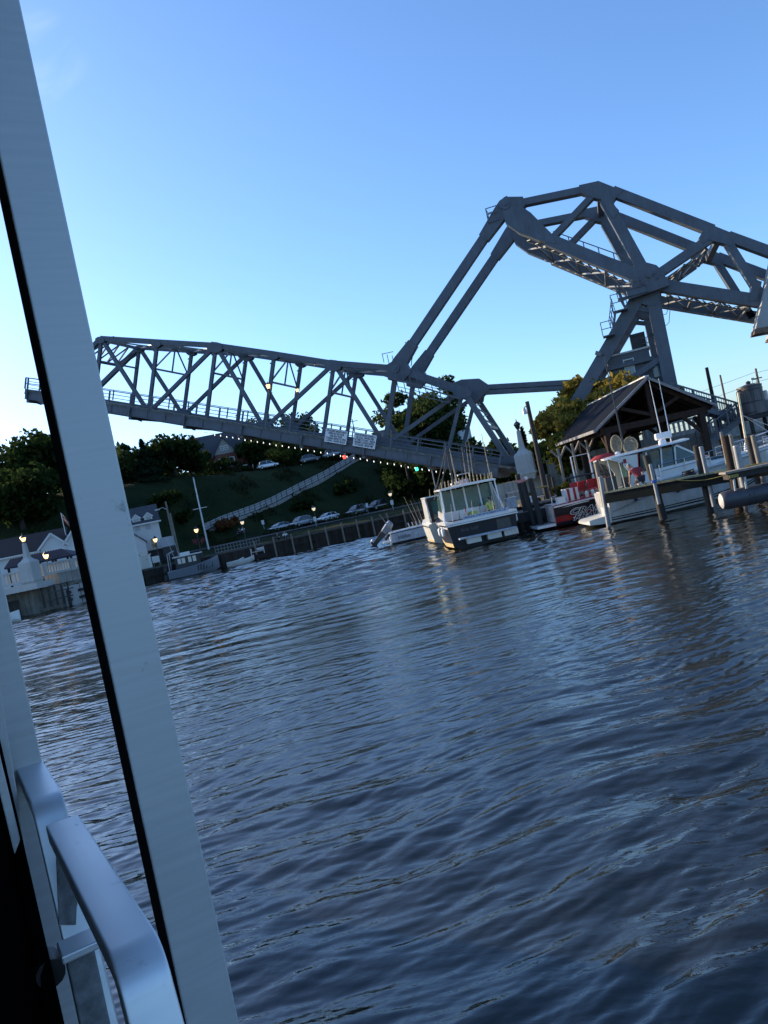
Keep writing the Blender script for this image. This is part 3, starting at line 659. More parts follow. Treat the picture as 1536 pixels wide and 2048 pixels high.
m = MB(); m.box((cx, HY+.63, zt+1.3), (.95, .03, .25)); m.box((cx, HY+.63, zt+.5), (.95, .02, .5)); m.out('grille', BLACK, mh)
m = MB()
for dx in (1.0, 1.6): m.bar(V(x1-1+dx, HY+.2, zt), V(x1-1+dx, HY+.2, zt+.9), .05, .05)
for h in (.45, .9): m.bar(V(x1-.4, HY+.2, zt+h), V(x1+.9, HY+.2, zt+h), .05, .05)
m.out('railing', STEEL, mh)
m = MB(); c = bp_(1302, 672, -.3); m.tube([c+V(.5, .2, -.3), c+V(.1, 0, -.2), c+V(0, 0, 0)], .04, 6); m.lathe([(.14, .0), (.17, .12), (.05, .25)], c, 8); m.out('floodlight', DARKM, bridge)
c = bp_(1197, 707, -.5); m = MB(); m.box(c, (.5, .3, .3), Matrix.Rotation(.5, 3, 'Y')); m.tube([c+V(.2, 0, -.1), c+V(.8, .3, -.5)], .04, 6); m.out('floodlight', STEEL2, bridge)
c = bp_(1332, 568, -.6); m = MB(); m.lathe([(.06, -.2), (.12, -.12), (.12, .1), (.03, .2)], c, 8); m.out('globe_lamp', WHITE, bridge)
# lanterns on the leaf
def lantern(loc, label, group=None, s=1.0):
    t = thing('bridge_lantern', label, 'lantern', loc, BA, group)
    m = MB(); m.lathe([(.02*s, .62*s), (.05*s, .5*s), (.24*s, .36*s), (.22*s, .32*s)], n=8); m.out('cap', DARKM, t)
    MB().lathe([(.13*s, -.05*s), (.2*s, .3*s)], n=8).out('glass', WARM, t)
    m = MB(); m.lathe([(.05*s, -.7*s), (.07*s, -.2*s), (.14*s, -.06*s)], n=8); m.bar(V(0, 0, -.4*s), V(.25*s, .1*s, -.5*s), .06, .06); m.out('bracket', DARKM, t); return t
lantern(BF.M @ bp_(537, 776, -.45), 'lit lantern on the bridge truss vertical left of the signs')
lantern(BF.M @ bp_(595, 783, TW-.45), 'smaller lantern on the far truss, beyond the lit one', s=.8)
# ------------------------------------------------------------------ trees
def leafmat(name, c1, c2, tr=.3):
    m = bpy.data.materials.new(name); m.use_nodes = True; t = m.node_tree; t.nodes.clear()
    o = t.nodes.new('ShaderNodeOutputMaterial'); d = t.nodes.new('ShaderNodeBsdfDiffuse'); s = t.nodes.new('ShaderNodeBsdfTranslucent'); mx = t.nodes.new('ShaderNodeMixShader'); mx.inputs[0].default_value = tr
    tc = t.nodes.new('ShaderNodeTexCoord'); nz = t.nodes.new('ShaderNodeTexNoise'); nz.inputs['Scale'].default_value = 1.1; nz.inputs['Detail'].default_value = 6
    cr = t.nodes.new('ShaderNodeValToRGB'); cr.color_ramp.elements[0].position = .33; cr.color_ramp.elements[1].position = .68; cr.color_ramp.elements[0].color = (*c1, 1); cr.color_ramp.elements[1].color = (*c2, 1)
    t.links.new(tc.outputs['Object'], nz.inputs[0]); t.links.new(nz.outputs[0], cr.inputs[0])
    for q in (d, s): t.links.new(cr.outputs[0], q.inputs['Color'])
    t.links.new(d.outputs[0], mx.inputs[1]); t.links.new(s.outputs[0], mx.inputs[2]); t.links.new(mx.outputs[0], o.inputs[0]); return m
LEAFD = leafmat('dark_green_leaves', (.012, .022, .008), (.045, .07, .02), .45); LEAFM = leafmat('mid_green_leaves', (.028, .045, .014), (.085, .11, .035), .4)
LEAFO = leafmat('olive_leaves', (.05, .06, .012), (.11, .11, .025)); LEAFA = leafmat('autumn_leaves', (.10, .115, .022), (.42, .28, .06), .4); LEAFR = leafmat('russet_leaves', (.10, .045, .02), (.2, .09, .04)); NEED = leafmat('conifer_needles', (.008, .018, .010), (.022, .038, .02), .1)
BARK = mat('tree_bark', (.045, .036, .028), .95, var=.3, scale=4, bump=.02, squash=(3, 3, .6))
def leaf_mesh(name, C, size, mt_, parent, r, flat=.5):
    n = len(C); a = r.normal(size=(n, 3)); a /= np.linalg.norm(a, axis=1)[:, None]; b = r.normal(size=(n, 3)); b -= a*(a*b).sum(1)[:, None]; b /= np.linalg.norm(b, axis=1)[:, None]
    s = (size*(.6+.8*r.random(n)))[:, None]
    co = np.stack([C+a*s, C+b*s*flat, C-a*s, C-b*s*flat], 1).reshape(-1, 3)
    me = bpy.data.meshes.new(name); me.vertices.add(len(co)); me.vertices.foreach_set('co', co.ravel()); me.loops.add(n*4); me.loops.foreach_set('vertex_index', np.arange(n*4, dtype=np.int32))
    me.polygons.add(n); me.polygons.foreach_set('loop_start', np.arange(0, n*4, 4, dtype=np.int32)); me.polygons.foreach_set('loop_total', np.full(n, 4, dtype=np.int32)); me.update(calc_edges=True)
    me.materials.append(mt_); o = bpy.data.objects.new(name, me); COL.objects.link(o); o.parent = parent; return o
def tree(label, x, y, z, h, rad, mt_=LEAFD, kind='broad', seed=0, leaf=.35, n=2600, clear=.22, name='tree', group=None, squash=1.0):
    r = np.random.default_rng(seed); t = thing(name, label, 'tree' if name != 'bush' else 'bush', (x, y, z-.2), 0, group)
    if kind == 'conifer':
        C = []
        for i in range(n):
            u = r.random()**.75; zz = h*(.06+.94*(1-u)); rr = rad*u*(.72+.28*np.sin(zz*4.2)); a = r.random()*6.283; k = rr*np.sqrt(.25+.75*r.random()); C.append((k*np.cos(a), k*np.sin(a), zz-.22*k))
        leaf_mesh('crown', np.array(C), leaf, mt_, t, r, .35); m = MB(); m.tube([(0, 0, 0), (0, 0, h*.95)], [.25, .04], 7); m.out('trunk', BARK, t); return t
    nb = max(9, int(14*(rad/4)**.6)); B = []
    for i in range(nb*3):
        d = r.normal(size=3); d /= np.linalg.norm(d); k = r.random()**.45
        c = np.array([0, 0, h*(clear+(1-clear)*.52)]) + d*k*np.array([rad*.78, rad*.78*squash, h*(1-clear)*.40]); 
        if len(B) < nb: B.append((c, rad*(.26+.22*r.random())))
    C = []
    per = n//nb
    for c, br in B:
        d = r.normal(size=(per, 3)); d /= np.linalg.norm(d, axis=1)[:, None]; k = br*(.35+.65*r.random(per)**.6)*(1+.25*np.sin(d[:, 0]*5+c[0])*np.sin(d[:, 2]*6+c[1])); C.append(c+d*k[:, None]*np.array([1, 1, .8]))
    # stray twigs that break the outline
    leaf_mesh('crown', np.concatenate(C), leaf, mt_, t, r, .55)
    m = MB(); tr = max(.08, rad*.045); lean = r.normal(size=2)*.15
    m.tube([(0, 0, 0), (lean[0]*.5, lean[1]*.5, h*.25), (lean[0], lean[1], h*.5), (lean[0]*1.5, lean[1], h*.8)], [tr*1.3, tr, tr*.7, tr*.2], 8)
    for c, br in B[:8]:
        z0 = h*(.2+.3*r.random()); m.tube([(lean[0]*.6, lean[1]*.6, z0), tuple(c*.55+np.array([0, 0, z0*.45])), tuple(c)], [tr*.5, tr*.3, tr*.1], 5)
    if name == 'bush' and h < 2: return t
    m.out('trunk', BARK, t); return t
def treepx(label, px, py, Y, rad, gz=None, **kw):
    p = atY(px, py, Y); z = ground(p.x, p.y) if gz is None else gz; return tree(label, p.x, Y, z, p.z-z, rad, **kw)
def hit(px, py, y0=70):
    r = ray(px, py); Y = y0
    while Y < 400:
        p = CP + r*(Y/r.y)
        if p.y > yw(p.x)+.3 and ground(p.x, p.y) >= p.z: return V(p.x, p.y, ground(p.x, p.y))
        Y += .15
    return CP + r*(150/r.y)
G1 = 'trees along the hill behind the river bank'
T = [('broad dark tree at the far left edge of the hill', -8, 900, 116, 7.5, LEAFD, 'broad', 5200), ('tall dark tree just left of the thick white post', 62, 868, 112, 6.6, LEAFD, 'broad', 5600),
 ('dark tree behind the long building with the brown roof', 20, 930, 104, 6.0, LEAFD, 'broad', 3800), ('dark tree hidden mostly by the thick white post', 135, 868, 118, 6.5, LEAFD, 'broad', 4000), ('tree peeking out right of the thick white post', 222, 882, 128, 4.2, LEAFM, 'broad', 2600),
 ('round tree between the white post and the spruce', 252, 884, 134, 4.2, LEAFD, 'broad', 2600), ('pointed dark spruce on the hill crest left of the brick house', 281, 876, 126, 3.6, NEED, 'conifer', 2800), ('full round tree on the crest just right of the spruce', 335, 868, 133, 5.4, LEAFD, 'broad', 4200),
 ('low dark tree against the left wall of the brick house', 372, 900, 138, 3.8, LEAFD, 'broad', 2200), ('light topped tree rising behind the roof of the brick house', 420, 862, 172, 4.4, LEAFO, 'broad', 1800), ('dark tree right of the brick house under the bridge girder', 505, 868, 158, 5.0, LEAFD, 'broad', 3000),
 ('tree whose top shows over the bridge rail above the brick house', 507, 812, 190, 5.6, LEAFD, 'broad', 2200), ('tree whose top shows through the bridge truss left of the lit lantern', 545, 824, 184, 5.4, LEAFD, 'broad', 2200), ('wide tree top behind the bridge truss right of the lit lantern', 592, 816, 178, 6.0, LEAFD, 'broad', 2400),
 ('small tree behind the bridge rail left of the signs', 626, 842, 170, 3.4, LEAFM, 'broad', 1200), ('dark tree on the crest below the lit lantern', 560, 872, 166, 5.0, LEAFD, 'broad', 2400), ('dark tree on the crest left of the bridge signs', 610, 880, 168, 4.6, LEAFD, 'broad', 2200),
 ('tallest tree behind the bridge at the foot of the lifting links', 836, 732, 128, 6.6, LEAFM, 'broad', 10000), ('left half of the large tree cluster behind the bridge hinge', 774, 752, 130, 4.8, LEAFM, 'broad', 6500), ('right half of the large tree cluster behind the bridge hinge', 880, 742, 131, 4.3, LEAFM, 'broad', 4600), ('dense tree under the tallest tree behind the bridge', 838, 790, 126, 5.6, LEAFD, 'broad', 4200),
 ('dark tree seen through the heel of the bridge truss', 962, 862, 118, 3.6, LEAFD, 'broad', 2200), ('dark tree between the bridge heel and the concrete pylon', 1000, 880, 112, 4.2, LEAFD, 'broad', 2600), ('narrow dark cedar just left of the pylon spire', 1042, 851, 92, 1.3, NEED, 'conifer', 1400), ('dark tree behind the concrete pylon beside the river', 1085, 880, 100, 5.5, LEAFD, 'broad', 3000)]
for i, (lb_, px, py, Y, rad, mt_, kd, n) in enumerate(T): treepx(lb_, px, py, Y, rad, mt_=mt_, kind=kd, n=n, seed=20+i, group=G1, leaf=(.33 if mt_ is LEAFM else .42) if kd == 'broad' else .35, clear=.08 if Y < 127 or rad < 4.5 else .15, name='spruce_tree' if kd == 'conifer' else 'broadleaf_tree')
for i, (lb_, px, py, pb, rad, mt_) in enumerate([('olive green bush under the bridge beside the hilltop cars', 556, 893, 924, 3.2, LEAFO), ('russet bush in front of the brick house', 414, 916, 935, 2.0, LEAFR), ('russet bush at the lower end of the hillside walkway', 455, 1035, 1056, 2.0, LEAFR),
   ('dark bush on the hill under the bridge signs', 690, 960, 985, 2.6, LEAFD), ('dark bush on the hill left of the outboard skiff', 800, 965, 990, 3.0, LEAFD), ('dark bush on the slope under the bridge heel', 850, 935, 985, 4.5, LEAFD), ('dark scrub on the slope beside the green light', 800, 930, 960, 4.5, LEAFD), ('bush on the slope below the walkway middle', 600, 1000, 1020, 2.4, LEAFD), ('dark bush on the slope above the white house', 330, 985, 1012, 3.0, LEAFD), ('dark bush beside the flagpole', 365, 1020, 1046, 2.2, LEAFD)]):
    b = hit(px, pb); p = atY(px, py, b.y); tree(lb_, b.x, b.y, b.z, max(1.2, p.z-b.z), rad, mt_, seed=80+i, n=1100, leaf=.32, clear=.0, name='bush', group='bushes on the hillside')
# the wood behind the crest: nobody could count these trunks
r = np.random.default_rng(77); C = []
for i in range(15000):
    x = -95+r.random()*98; y = yw(x)+62+r.random()*26; hh = (5.0+2.0*sin(x*.35)+1.2*sin(x*.9+1))*(1 if x < -33 else .55 if x < -20 else .75); C.append((x, y, hfar(x, y-yw(x))+hh*r.random()**.8))
o = leaf_mesh('woods', np.array(C), .5, LEAFD, None, r, .6); o['kind'] = 'stuff'
r = np.random.default_rng(78); C = []
for i in range(9000):
    x = 1+r.random()*30; d = 34+r.random()*26; y = yw(x)+d; C.append((x, y, hfar(x, d)+(2.6+1.2*sin(x*.7))*r.random()))
o = leaf_mesh('undergrowth', np.array(C), .42, LEAFD, None, r, .6); o['kind'] = 'stuff'
r = np.random.default_rng(79); C = []
while len(C) < 16000:
    x = -48+r.random()*76; d = 20+r.random()*45
    if sin(x*.7+d*.25)+sin(d*.53-x*.31+1)+.8*sin(x*1.9+d*1.3) < .55+.9*r.random(): continue
    C.append((x, yw(x)+d, hfar(x, d)+.75*r.random()**1.5))
o = leaf_mesh('weeds', np.array(C), .2, leafmat('rank_weeds', (.012, .02, .008), (.05, .055, .022)), None, r, .45); o['kind'] = 'stuff'
# ------------------------------------------------------------------ bulkhead along the far bank
bw = thing('bulkhead_wall', 'dark rusty sheet pile wall along the far river bank', 'wall', (0, 0, 0))
SHEET = mat('rusted_sheet_pile', (.045, .036, .03), .85, var=.4, scale=1.5, streak=.4)
m = MB(); X = list(np.arange(-44, 40, .3)); f, b = [], []
for i, x in enumerate(X):
    o_ = .16 if (i//2) % 2 else 0
    f.append((x, yw(x)-o_))
vs = [(x, y, z) for x, y in f for z in (-1.5, 1.62)]
m.add(vs, [(2*i, 2*i+2, 2*i+3, 2*i+1) for i in range(len(f)-1)]); m.out('sheet_piles', SHEET, bw, kind='stuff')
for i in range(0, 28):
    x0, x1 = -44+i*3, -44+i*3+2.97; m = MB(); m.bar((x0, yw(x0)+.1, 1.72), (x1, yw(x1)+.1, 1.72), .6, .2); m.out('cap_beam', mat('concrete_cap', (.11, .105, .095), .9, var=.2), bw)
    if i % 2: m = MB(); m.bar((x0, yw(x0)-.2, .9), (x1, yw(x1)-.2, .9), .12, .22); m.out('waler', SHEET, bw)
def piling(x, y, z0, z1, r, label, mt_=WOODG, group=None, lean=(0, 0)):
    t = thing('piling', label, 'piling', (x, y, 0), 0, group); m = MB()
    m.tube([(0, 0, z0), (lean[0]*.5, lean[1]*.5, (z0+z1)/2), (lean[0], lean[1], z1)], [r*1.06, r, r*.94], 10); m.out('shaft', mt_, t, smooth='auto')
    m = MB(); m.lathe([(r*.98, z1-.02), (r*.9, z1+.04), (r*.3, z1+.05)], (lean[0], lean[1], 0), 10); m.out('top', mt_, t); return t
PL = [('beside the white dock bench', 508,1083), ('next to the seated pair on the bank', 546,1075), ('below the first parked car', 582,1069), ('between the first two parked cars', 617,1061), ('below the blue-grey second car', 650,1054), ('below the white third car', 682,1046), ('below the fourth parked car', 712,1040), ('below the fifth parked car', 743,1034), ('nearest the raised outboard motor', 773,1027), ('half hidden by the fishing boats', 806,1020)]
for lb_, px, py in PL:
    p = atY(px, py, 89); y = yw(p.x)-.35; p = atY(px, py, y); piling(p.x, y, -1.5, p.z, .11, 'pale mooring pile on the far wall, '+lb_, WOODG, 'mooring piles along the far wall')
# ------------------------------------------------------------------ hillside walkway with its rail
wkw = thing('hillside_walkway', 'sloping concrete walkway with a pale board guard rail climbing the hill', 'walkway', (0, 0, 0))
wp = [hit(*p) for p in ((412,1066), (446,1050), (480,1037), (512,1026), (545,1012), (575,996), (612,977), (650,958), (682,939), (712,921))]
WPT = []
for a, b in zip(wp[:-1], wp[1:]):
    for k in range(3): WPT.append(a.lerp(b, k/3))
WPT.append(wp[-1]); PALE = mat('pale_weathered_board', (.36, .36, .35), .85, var=.2, scale=2); 
for i, (a, b) in enumerate(zip(WPT[:-1], WPT[1:])):
    m = MB(); m.bar(a+V(0, 1.0, .08), b+V(0, 1.0, .08), 2.0, .5); m.out('slab', CONC, wkw)
    for h in (.45, .85, 1.2):
        m = MB(); m.bar(a+V(.05, -.05, h+.1), b+V(-.05, -.05, h+.1), .06, .34 if h < 1.1 else .2); m.out('board', PALE, wkw)
m = MB(); m.box((0, 0, .6), (.16, .16, 1.6)); p0 = m.out('post', mat('dark_post', (.08, .075, .07), .9), wkw); p0.location = WPT[0]
for a in WPT[1:]: inst(p0, wkw, a)
# ------------------------------------------------------------------ cars
def car_proto(name, label, cat, suv, body):
    t = thing(name, label, cat); L, Wd = (4.7, 1.85) if suv else (4.55, 1.8); H = 1.7 if suv else 1.46
    st = [(-L/2, .55, .80, .74), (-L/2+.12, .34, .92, .84), (-L/2+.9, .28, .98, .90), (-.3, .26, .98, .92), (.9, .26, .96, .92), (L/2-.7, .28, .86, .88), (L/2-.12, .34, .76, .80), (L/2, .45, .66, .66)]
    sec = lambda x, z0, z1, hw: [V(x, -hw*.94, z0), V(x, -hw, z0+.2), V(x, -hw, (z0+z1)/2+.12), V(x, -hw*.9, z1), V(x, hw*.9, z1), V(x, hw, (z0+z1)/2+.12), V(x, hw, z0+.2), V(x, hw*.94, z0)]
    m = MB(); m.loft([sec(*s) for s in st]); m.out('body', body, t, smooth='auto')
    back = -L/2+.25 if suv else -L/2+.7
    cab = [(back, .95, .99, .8), (back+.35, .95, H-.12, .70), (back+.9, .95, H, .66), (.35, .95, H-.03, .66), (.75, .95, H-.2, .68), (1.35, .93, .97, .78)]
    m = MB(); m.loft([[V(x, -.84, z0), V(x, -hw, z1), V(x, hw, z1), V(x, .84, z0)] for x, z0, z1, hw in cab]); m.out('window', GLASS, t, smooth='auto')
    m = MB(); m.loft([[V(x, -.68, z-.03), V(x, -.62, z+.02), V(x, .62, z+.02), V(x, .68, z-.03)] for x, z in ((back+.3, H-.13), (back+.9, H), (.35, H-.02), (.68, H-.16))]); m.out('roof', body, t, smooth='auto')
    for x0, x1, z1 in ((back+.05, back+.4, H-.1), (-.25, -.2, H-.03), (.62, 1.3, H-.22)):
        for s in (-1, 1):
            m = MB(); m.bar(V(x0 if x1 < .6 else x1, s*.83, .97), V(x1 if x1 < .6 else x0, s*.69, z1), .07, .07); m.out('pillar', body, t)
    for x in (-L/2+.85, L/2-.9):
        for s in (-1, 1):
            w = node('wheel', t, (x, s*(Wd/2-.1), .33)); m = MB(); m.tube([(0, -.11, 0), (0, .11, 0)], .33, 16); m.out('tyre', RUBBER, w, smooth='auto')
            m = MB(); m.tube([(0, -.125, 0), (0, .125, 0)], .2, 10); m.out('rim', ALU, w)
    for s in (-1, 1):
        m = MB(); m.box((L/2-.12, s*.62, .66), (.16, .32, .13)); m.out('headlight', mat('headlight_lens', (.5, .5, .5), .1), t)
        m = MB(); m.box((-L/2+.06, s*.62, .8), (.1, .3, .16)); m.out('tail_light', mat('tail_lens', (.2, .01, .01), .2), t)
        m = MB(); m.box((.95, s*.97, 1.0), (.14, .16, .12)); m.out('mirror', BLACK, t)
    return t
PAINT = {k: mat('car_paint_'+k, c, .25, var=.03, coat=.8, metal=.2) for k, c in dict(white=(.7, .71, .72), silver=(.35, .37, .39), blue=(.10, .15, .22), grey=(.16, .17, .18), dark=(.035, .038, .045)).items()}
def recolour(t, body, base):
    for o in t.children:
        for s in o.material_slots:
            if s.material == base: s.link = 'OBJECT'; s.material = body
sedan = car_proto('parked_car', 'x', 'car', False, PAINT['white']); suv_ = car_proto('parked_car', 'x', 'car', True, PAINT['white'])
CG = 'cars parked along the river road'
rows = [(562,1063,'silver',0,'silver sedan parked on the river road, first from the white house end', CG), (604,1053,'silver',1,'silver estate car parked second along the river road', CG), (658,1043,'white',0,'white sedan parked in the middle of the river road row', CG), (716,1030,'grey',1,'grey car parked fourth along the river road, left of a pale post', CG), (757,1020,'dark',1,'dark car parked nearest the fishing boats on the river road', CG),
  (537,938,'white',1,'white car parked on the hilltop lane beside the brick house','cars parked on the hilltop'), (621,925,'grey',1,'grey car on the hilltop under the bridge girder','cars parked on the hilltop'), (667,915,'silver',1,'silver van on the hilltop left of the bridge signs','cars parked on the hilltop'), (700,911,'dark',0,'dark car on the hilltop at the head of the walkway','cars parked on the hilltop')]
us = [0, 0]
for px, py, c, k, lb_, g in rows:
    p = hit(px, py); src = (sedan, suv_)[k]; rz = radians(180+46+(px % 7)) if g == CG else radians(20)
    if not us[k]: us[k] = 1; src.location = p+V(0, 0, .12); src.rotation_euler = (0, 0, rz); src['label'] = lb_; src['group'] = g; t = src
    else: t = dup(src, p+V(0, 0, .12), rz, lb_, g)
    if c != 'white' or t is not src: pass
    t['paint'] = c; t.scale = (.86,)*3
for o in [o for o in COL.objects if o.get('paint')]: recolour(o, PAINT[o['paint']], PAINT['white']); del o['paint']
# ------------------------------------------------------------------ lamps, poles, signs on the far bank
def street_lamp(head, zb, label, group, lit=True, arm=False):
    h = head.z-zb; t = thing('street_lamp', label, 'street lamp', (head.x, head.y, zb), 0, group)
    m = MB(); m.lathe([(.16, 0), (.16, .25), (.09, .4), (.06, 1.2), (.05, h-.75), (.1, h-.7)], n=8); m.out('pole', DARKM, t, smooth='auto')
    m = MB(); m.lathe([(.12, h-.68), (.24, h-.45), (.26, h-.28), (.16, h-.1)], n=10); m.out('globe', WARM if lit else mat('dim_lamp_glass', (.75, .72, .62), .35, emit=(1, .8, .5), es=.35), t, smooth='auto')  # the less lit lamps still get a faint glow
    m = MB(); m.lathe([(.27, h-.28), (.18, h-.08), (.05, h+.02), (.02, h+.14)], n=10); m.out('cap', DARKM, t, smooth='auto')
    if arm:
        for s in (-1, 1):
            b = node('hanging_basket', t); m = MB(); m.tube([(0, 0, h-1.6), (s*.45, 0, h-1.45)], .02, 5); m.out('bracket', DARKM, b)
            m = MB(); r = np.random.default_rng(3+s); leaf_mesh('flowers', r.normal(size=(60, 3))*.16+np.array([s*.45, 0, h-1.75]), .08, mat('pink_flowers', (.35, .06, .07), .8), b, r)
    return t
LG = 'post lamps along the far bank'
for px, py, Y, lb_, lit, arm in ((90,1104,76,'lit post lamp in front of the blue pavilion roof',1,0), (262,1073,88.5,'lit post lamp beside the thick white post',1,0), (309,1073,92,'lit post lamp at the corner of the white house',1,0), (391,1054,93,'lit post lamp with flower baskets behind the grey boat',1,1),
   (483,1039,104,'pale post lamp below the hillside walkway',0,0), (626,1012,108,'pale post lamp behind the second parked car',0,0), (779,983,112,'post lamp beyond the last parked car',0,0)):
    p = atY(px, py, Y); street_lamp(p, 2.4 if px < 100 else ground(p.x, p.y), lb_, LG, lit, arm)
for px, py, lb_ in ((526,1040,'small white sign on a post left of the first parked car'), (630,1033,'small white sign on a post between the second and third cars'), (734,1006,'small white sign on a post right of the grey car'), (784,1000,'small white sign on a post under the last street lamp')):
    b = hit(px+3, py+20); h = atY(px, py, b.y).z-b.z; t = thing('sign_post', lb_, 'sign', b, 0, 'small signs along the river road'); m = MB(); m.tube([(0, 0, 0), (0, 0, h)], .035, 6); m.out('post', ALU, t); MB().box((0, -.05, h-.35), (.42, .02, .66)).out('panel', WHITE, t)
def pole(p_top, zb, r, name, label, cat, mt_, arm=None):
    h = p_top.z-zb; t = thing(name, label, cat, (p_top.x, p_top.y, zb)); m = MB(); m.tube([(0, 0, 0), (0, 0, h)], [r, r*.65], 9); m.out('pole', mt_, t, smooth='auto')
    return t, h
p = atY(387, 957, 103); t, h = pole(p, ground(p.x, p.y), .13, 'flagpole', 'tall white flagpole with a crossarm, bare, on the bank', 'flagpole', WHITE)
m = MB(); m.bar((-.95, 0, h*.58), (.95, 0, h*.58), .08, .08); m.out('crossarm', WHITE, t); MB().lathe([(.05, h-.05), (.12, h+.08), (.03, h+.2)], n=8).out('finial', ALU, t)
p = atY(331, 1003, 99); t, h = pole(p, ground(p.x, p.y), .16, 'utility_pole', 'wooden pole with a curved street light arm beside the white house', 'utility pole', WOODG)
m = MB(); m.tube([(0, 0, h-1.1), (-.5, 0, h-.7), (-1.0, 0, h-.75)], .05, 6); m.out('arm', ALU, t); m = MB(); m.box((-1.25, 0, h-.82), (.6, .22, .16)); m.out('lamp_head', ALU, t)
p = atY(340, 1026, 97.5); t, h = pole(p, ground(p.x, p.y), .15, 'utility_pole', 'plain shorter wooden pole leaning beside the street light pole', 'utility pole', WOODG)
p = atY(704, 838, 150); t, h = pole(p, ground(p.x, p.y), .13, 'utility_pole', 'distant utility pole with a crossarm seen through the bridge truss', 'utility pole', WOODD); m = MB(); m.bar((-1, 0, h-.5), (1, 0, h-.5), .1, .12); m.out('crossarm', WOODD, t)
p = atY(862, 932, 103); t, h = pole(p, ground(p.x, p.y), .1, 'utility_pole', 'pale leaning pole on the dark slope under the bridge deck', 'pole', PALE)
# ------------------------------------------------------------------ buildings
def gable_house(name, label, fr, x0, x1, y0, y1, z0, ze, zr, wallm, roofm, ax='x', over=.3, cat='house'):
    """ridge along ax"""
    t = thing(name, label, cat, fr=fr); m = MB()
    if ax == 'x':
        ym = (y0+y1)/2; m.loft([[V(x, y0, z0), V(x, y0, ze), V(x, ym, zr), V(x, y1, ze), V(x, y1, z0)] for x in (x0, x1)])
        m.out('wall', wallm, t); sl = (zr-ze)/(ym-y0)
        for a in (y0, y1):
            s = -1 if a == y0 else 1; m = MB(); e = a+s*over; ez = ze-sl*over
            m.prism([V(x0-over, ym, zr+.02), V(x1+over, ym, zr+.02), V(x1+over, e, ez+.02), V(x0-over, e, ez+.02)], (0, 0, .14)); m.out('roof', roofm, t)
    else:
        xm = (x0+x1)/2; m.loft([[V(x0, y, z0), V(x0, y, ze), V(xm, y, zr), V(x1, y, ze), V(x1, y, z0)] for y in (y0, y1)])
        m.out('wall', wallm, t); sl = (zr-ze)/(xm-x0)
        for a in (x0, x1):
            s = -1 if a == x0 else 1; m = MB(); e = a+s*over; ez = ze-sl*over
            m.prism([V(xm, y0-over, zr+.02), V(xm, y1+over, zr+.02), V(e, y1+over, ez+.02), V(e, y0-over, ez+.02)], (0, 0, .14)); m.out('roof', roofm, t)
    return t
def window(parent, x, y, z, w, h, frame=WHITE, glass=GLASS, bars=True):
    m = MB(); f = .09
    for s in (-1, 1): m.box((x+s*w/2, y-.03, z), (f, .1, h+f)); m.box((x, y-.03, z+s*h/2), (w-f, .09, f))
    if bars: m.box((x, y-.02, z), (w-f, .06, .05))
    o = m.out('window', frame, parent); MB().box((x, y+.0, z), (w-.02, .04, h-.02)).out('pane', glass, o)
# brick house on the hill
hp_ = hit(432, 945); BH = Fr((hp_.x, hp_.y+6, hp_.z-1.2), radians(8))
def bl(x, y, t=0): return BH.on(x, y, t)
a, b = bl(378, 940), bl(490, 930); e, r_ = bl(432, 912).z, bl(422, 880).z
bh = gable_house('brick_house', 'large red brick house with a steep dark roof on the hill', BH, a.x, b.x, 0, 9, -1, e, r_+1.5, BRICK, ROOFG)
g0, g1, gp_ = bl(430, 912).x, bl(473, 905).x, bl(448, 876).z
m = MB(); gm = (g0+g1)/2; m.prism([V(g0, -1.2, -1), V(g1, -1.2, -1), V(g1, -1.2, e), V(gm, -1.2, gp_), V(g0, -1.2, e)], (0, 4, 0)); m.out('gable_bay', BRICK, bh)
m = MB(); m.prism([V(g0-.1, -1.26, e), V(g1+.1, -1.26, e), V(gm, -1.26, gp_+.05)], (0, .05, 0)); gb_ = m.out('gable_panel', mat('tan_gable_boards', (.30, .27, .24), .8, var=.1), bh)
for s, q in ((-1, g0-.4), (1, g1+.4)):
    m = MB(); m.bar((q, -1.0, e-.35), (gm, -1.0, gp_+.15), 1.2, .2); m.out('gable_roof', ROOFG, bh)
for dx in (-.45, .45): window(bh, gm+dx, -1.28, e+(gp_-e)*.35, .6, .8)
for dx in (-1.1, 1.1): window(bh, gm+dx, -1.22, e-1.8, .9, 1.8)
for k in (.08, .22): window(bh, a.x+(b.x-a.x)*k, -.02, e-1.7, .9, 1.6)
m = MB(); c = bl(386, 872); m.bb((c.x-.5, 3.5, e), (c.x+.5, 4.5, c.z)); m.out('chimney', BRICK, bh)
m = MB(); t0 = bl(465, 868).x; m.lathe([(1.5, -1), (1.5, e+1.4)], (t0+1.6, 2, 0), 8); m.out('turret', BRICK, bh); m = MB(); m.lathe([(1.9, e+1.4), (.05, bl(463, 866).z+.8)], (t0+1.6, 2, 0), 8); m.out('turret_roof', ROOFG, bh)
m = MB(); m.bb((g1+.1, -2.2, e-3.2), (b.x+.5, 0, e-3.05)); 
for q in (.2, 1.4, 2.6): m.bb((g1+q, -2.1, -1), (g1+q+.15, -1.95, e-3.2))
m.out('porch', WHITE, bh)
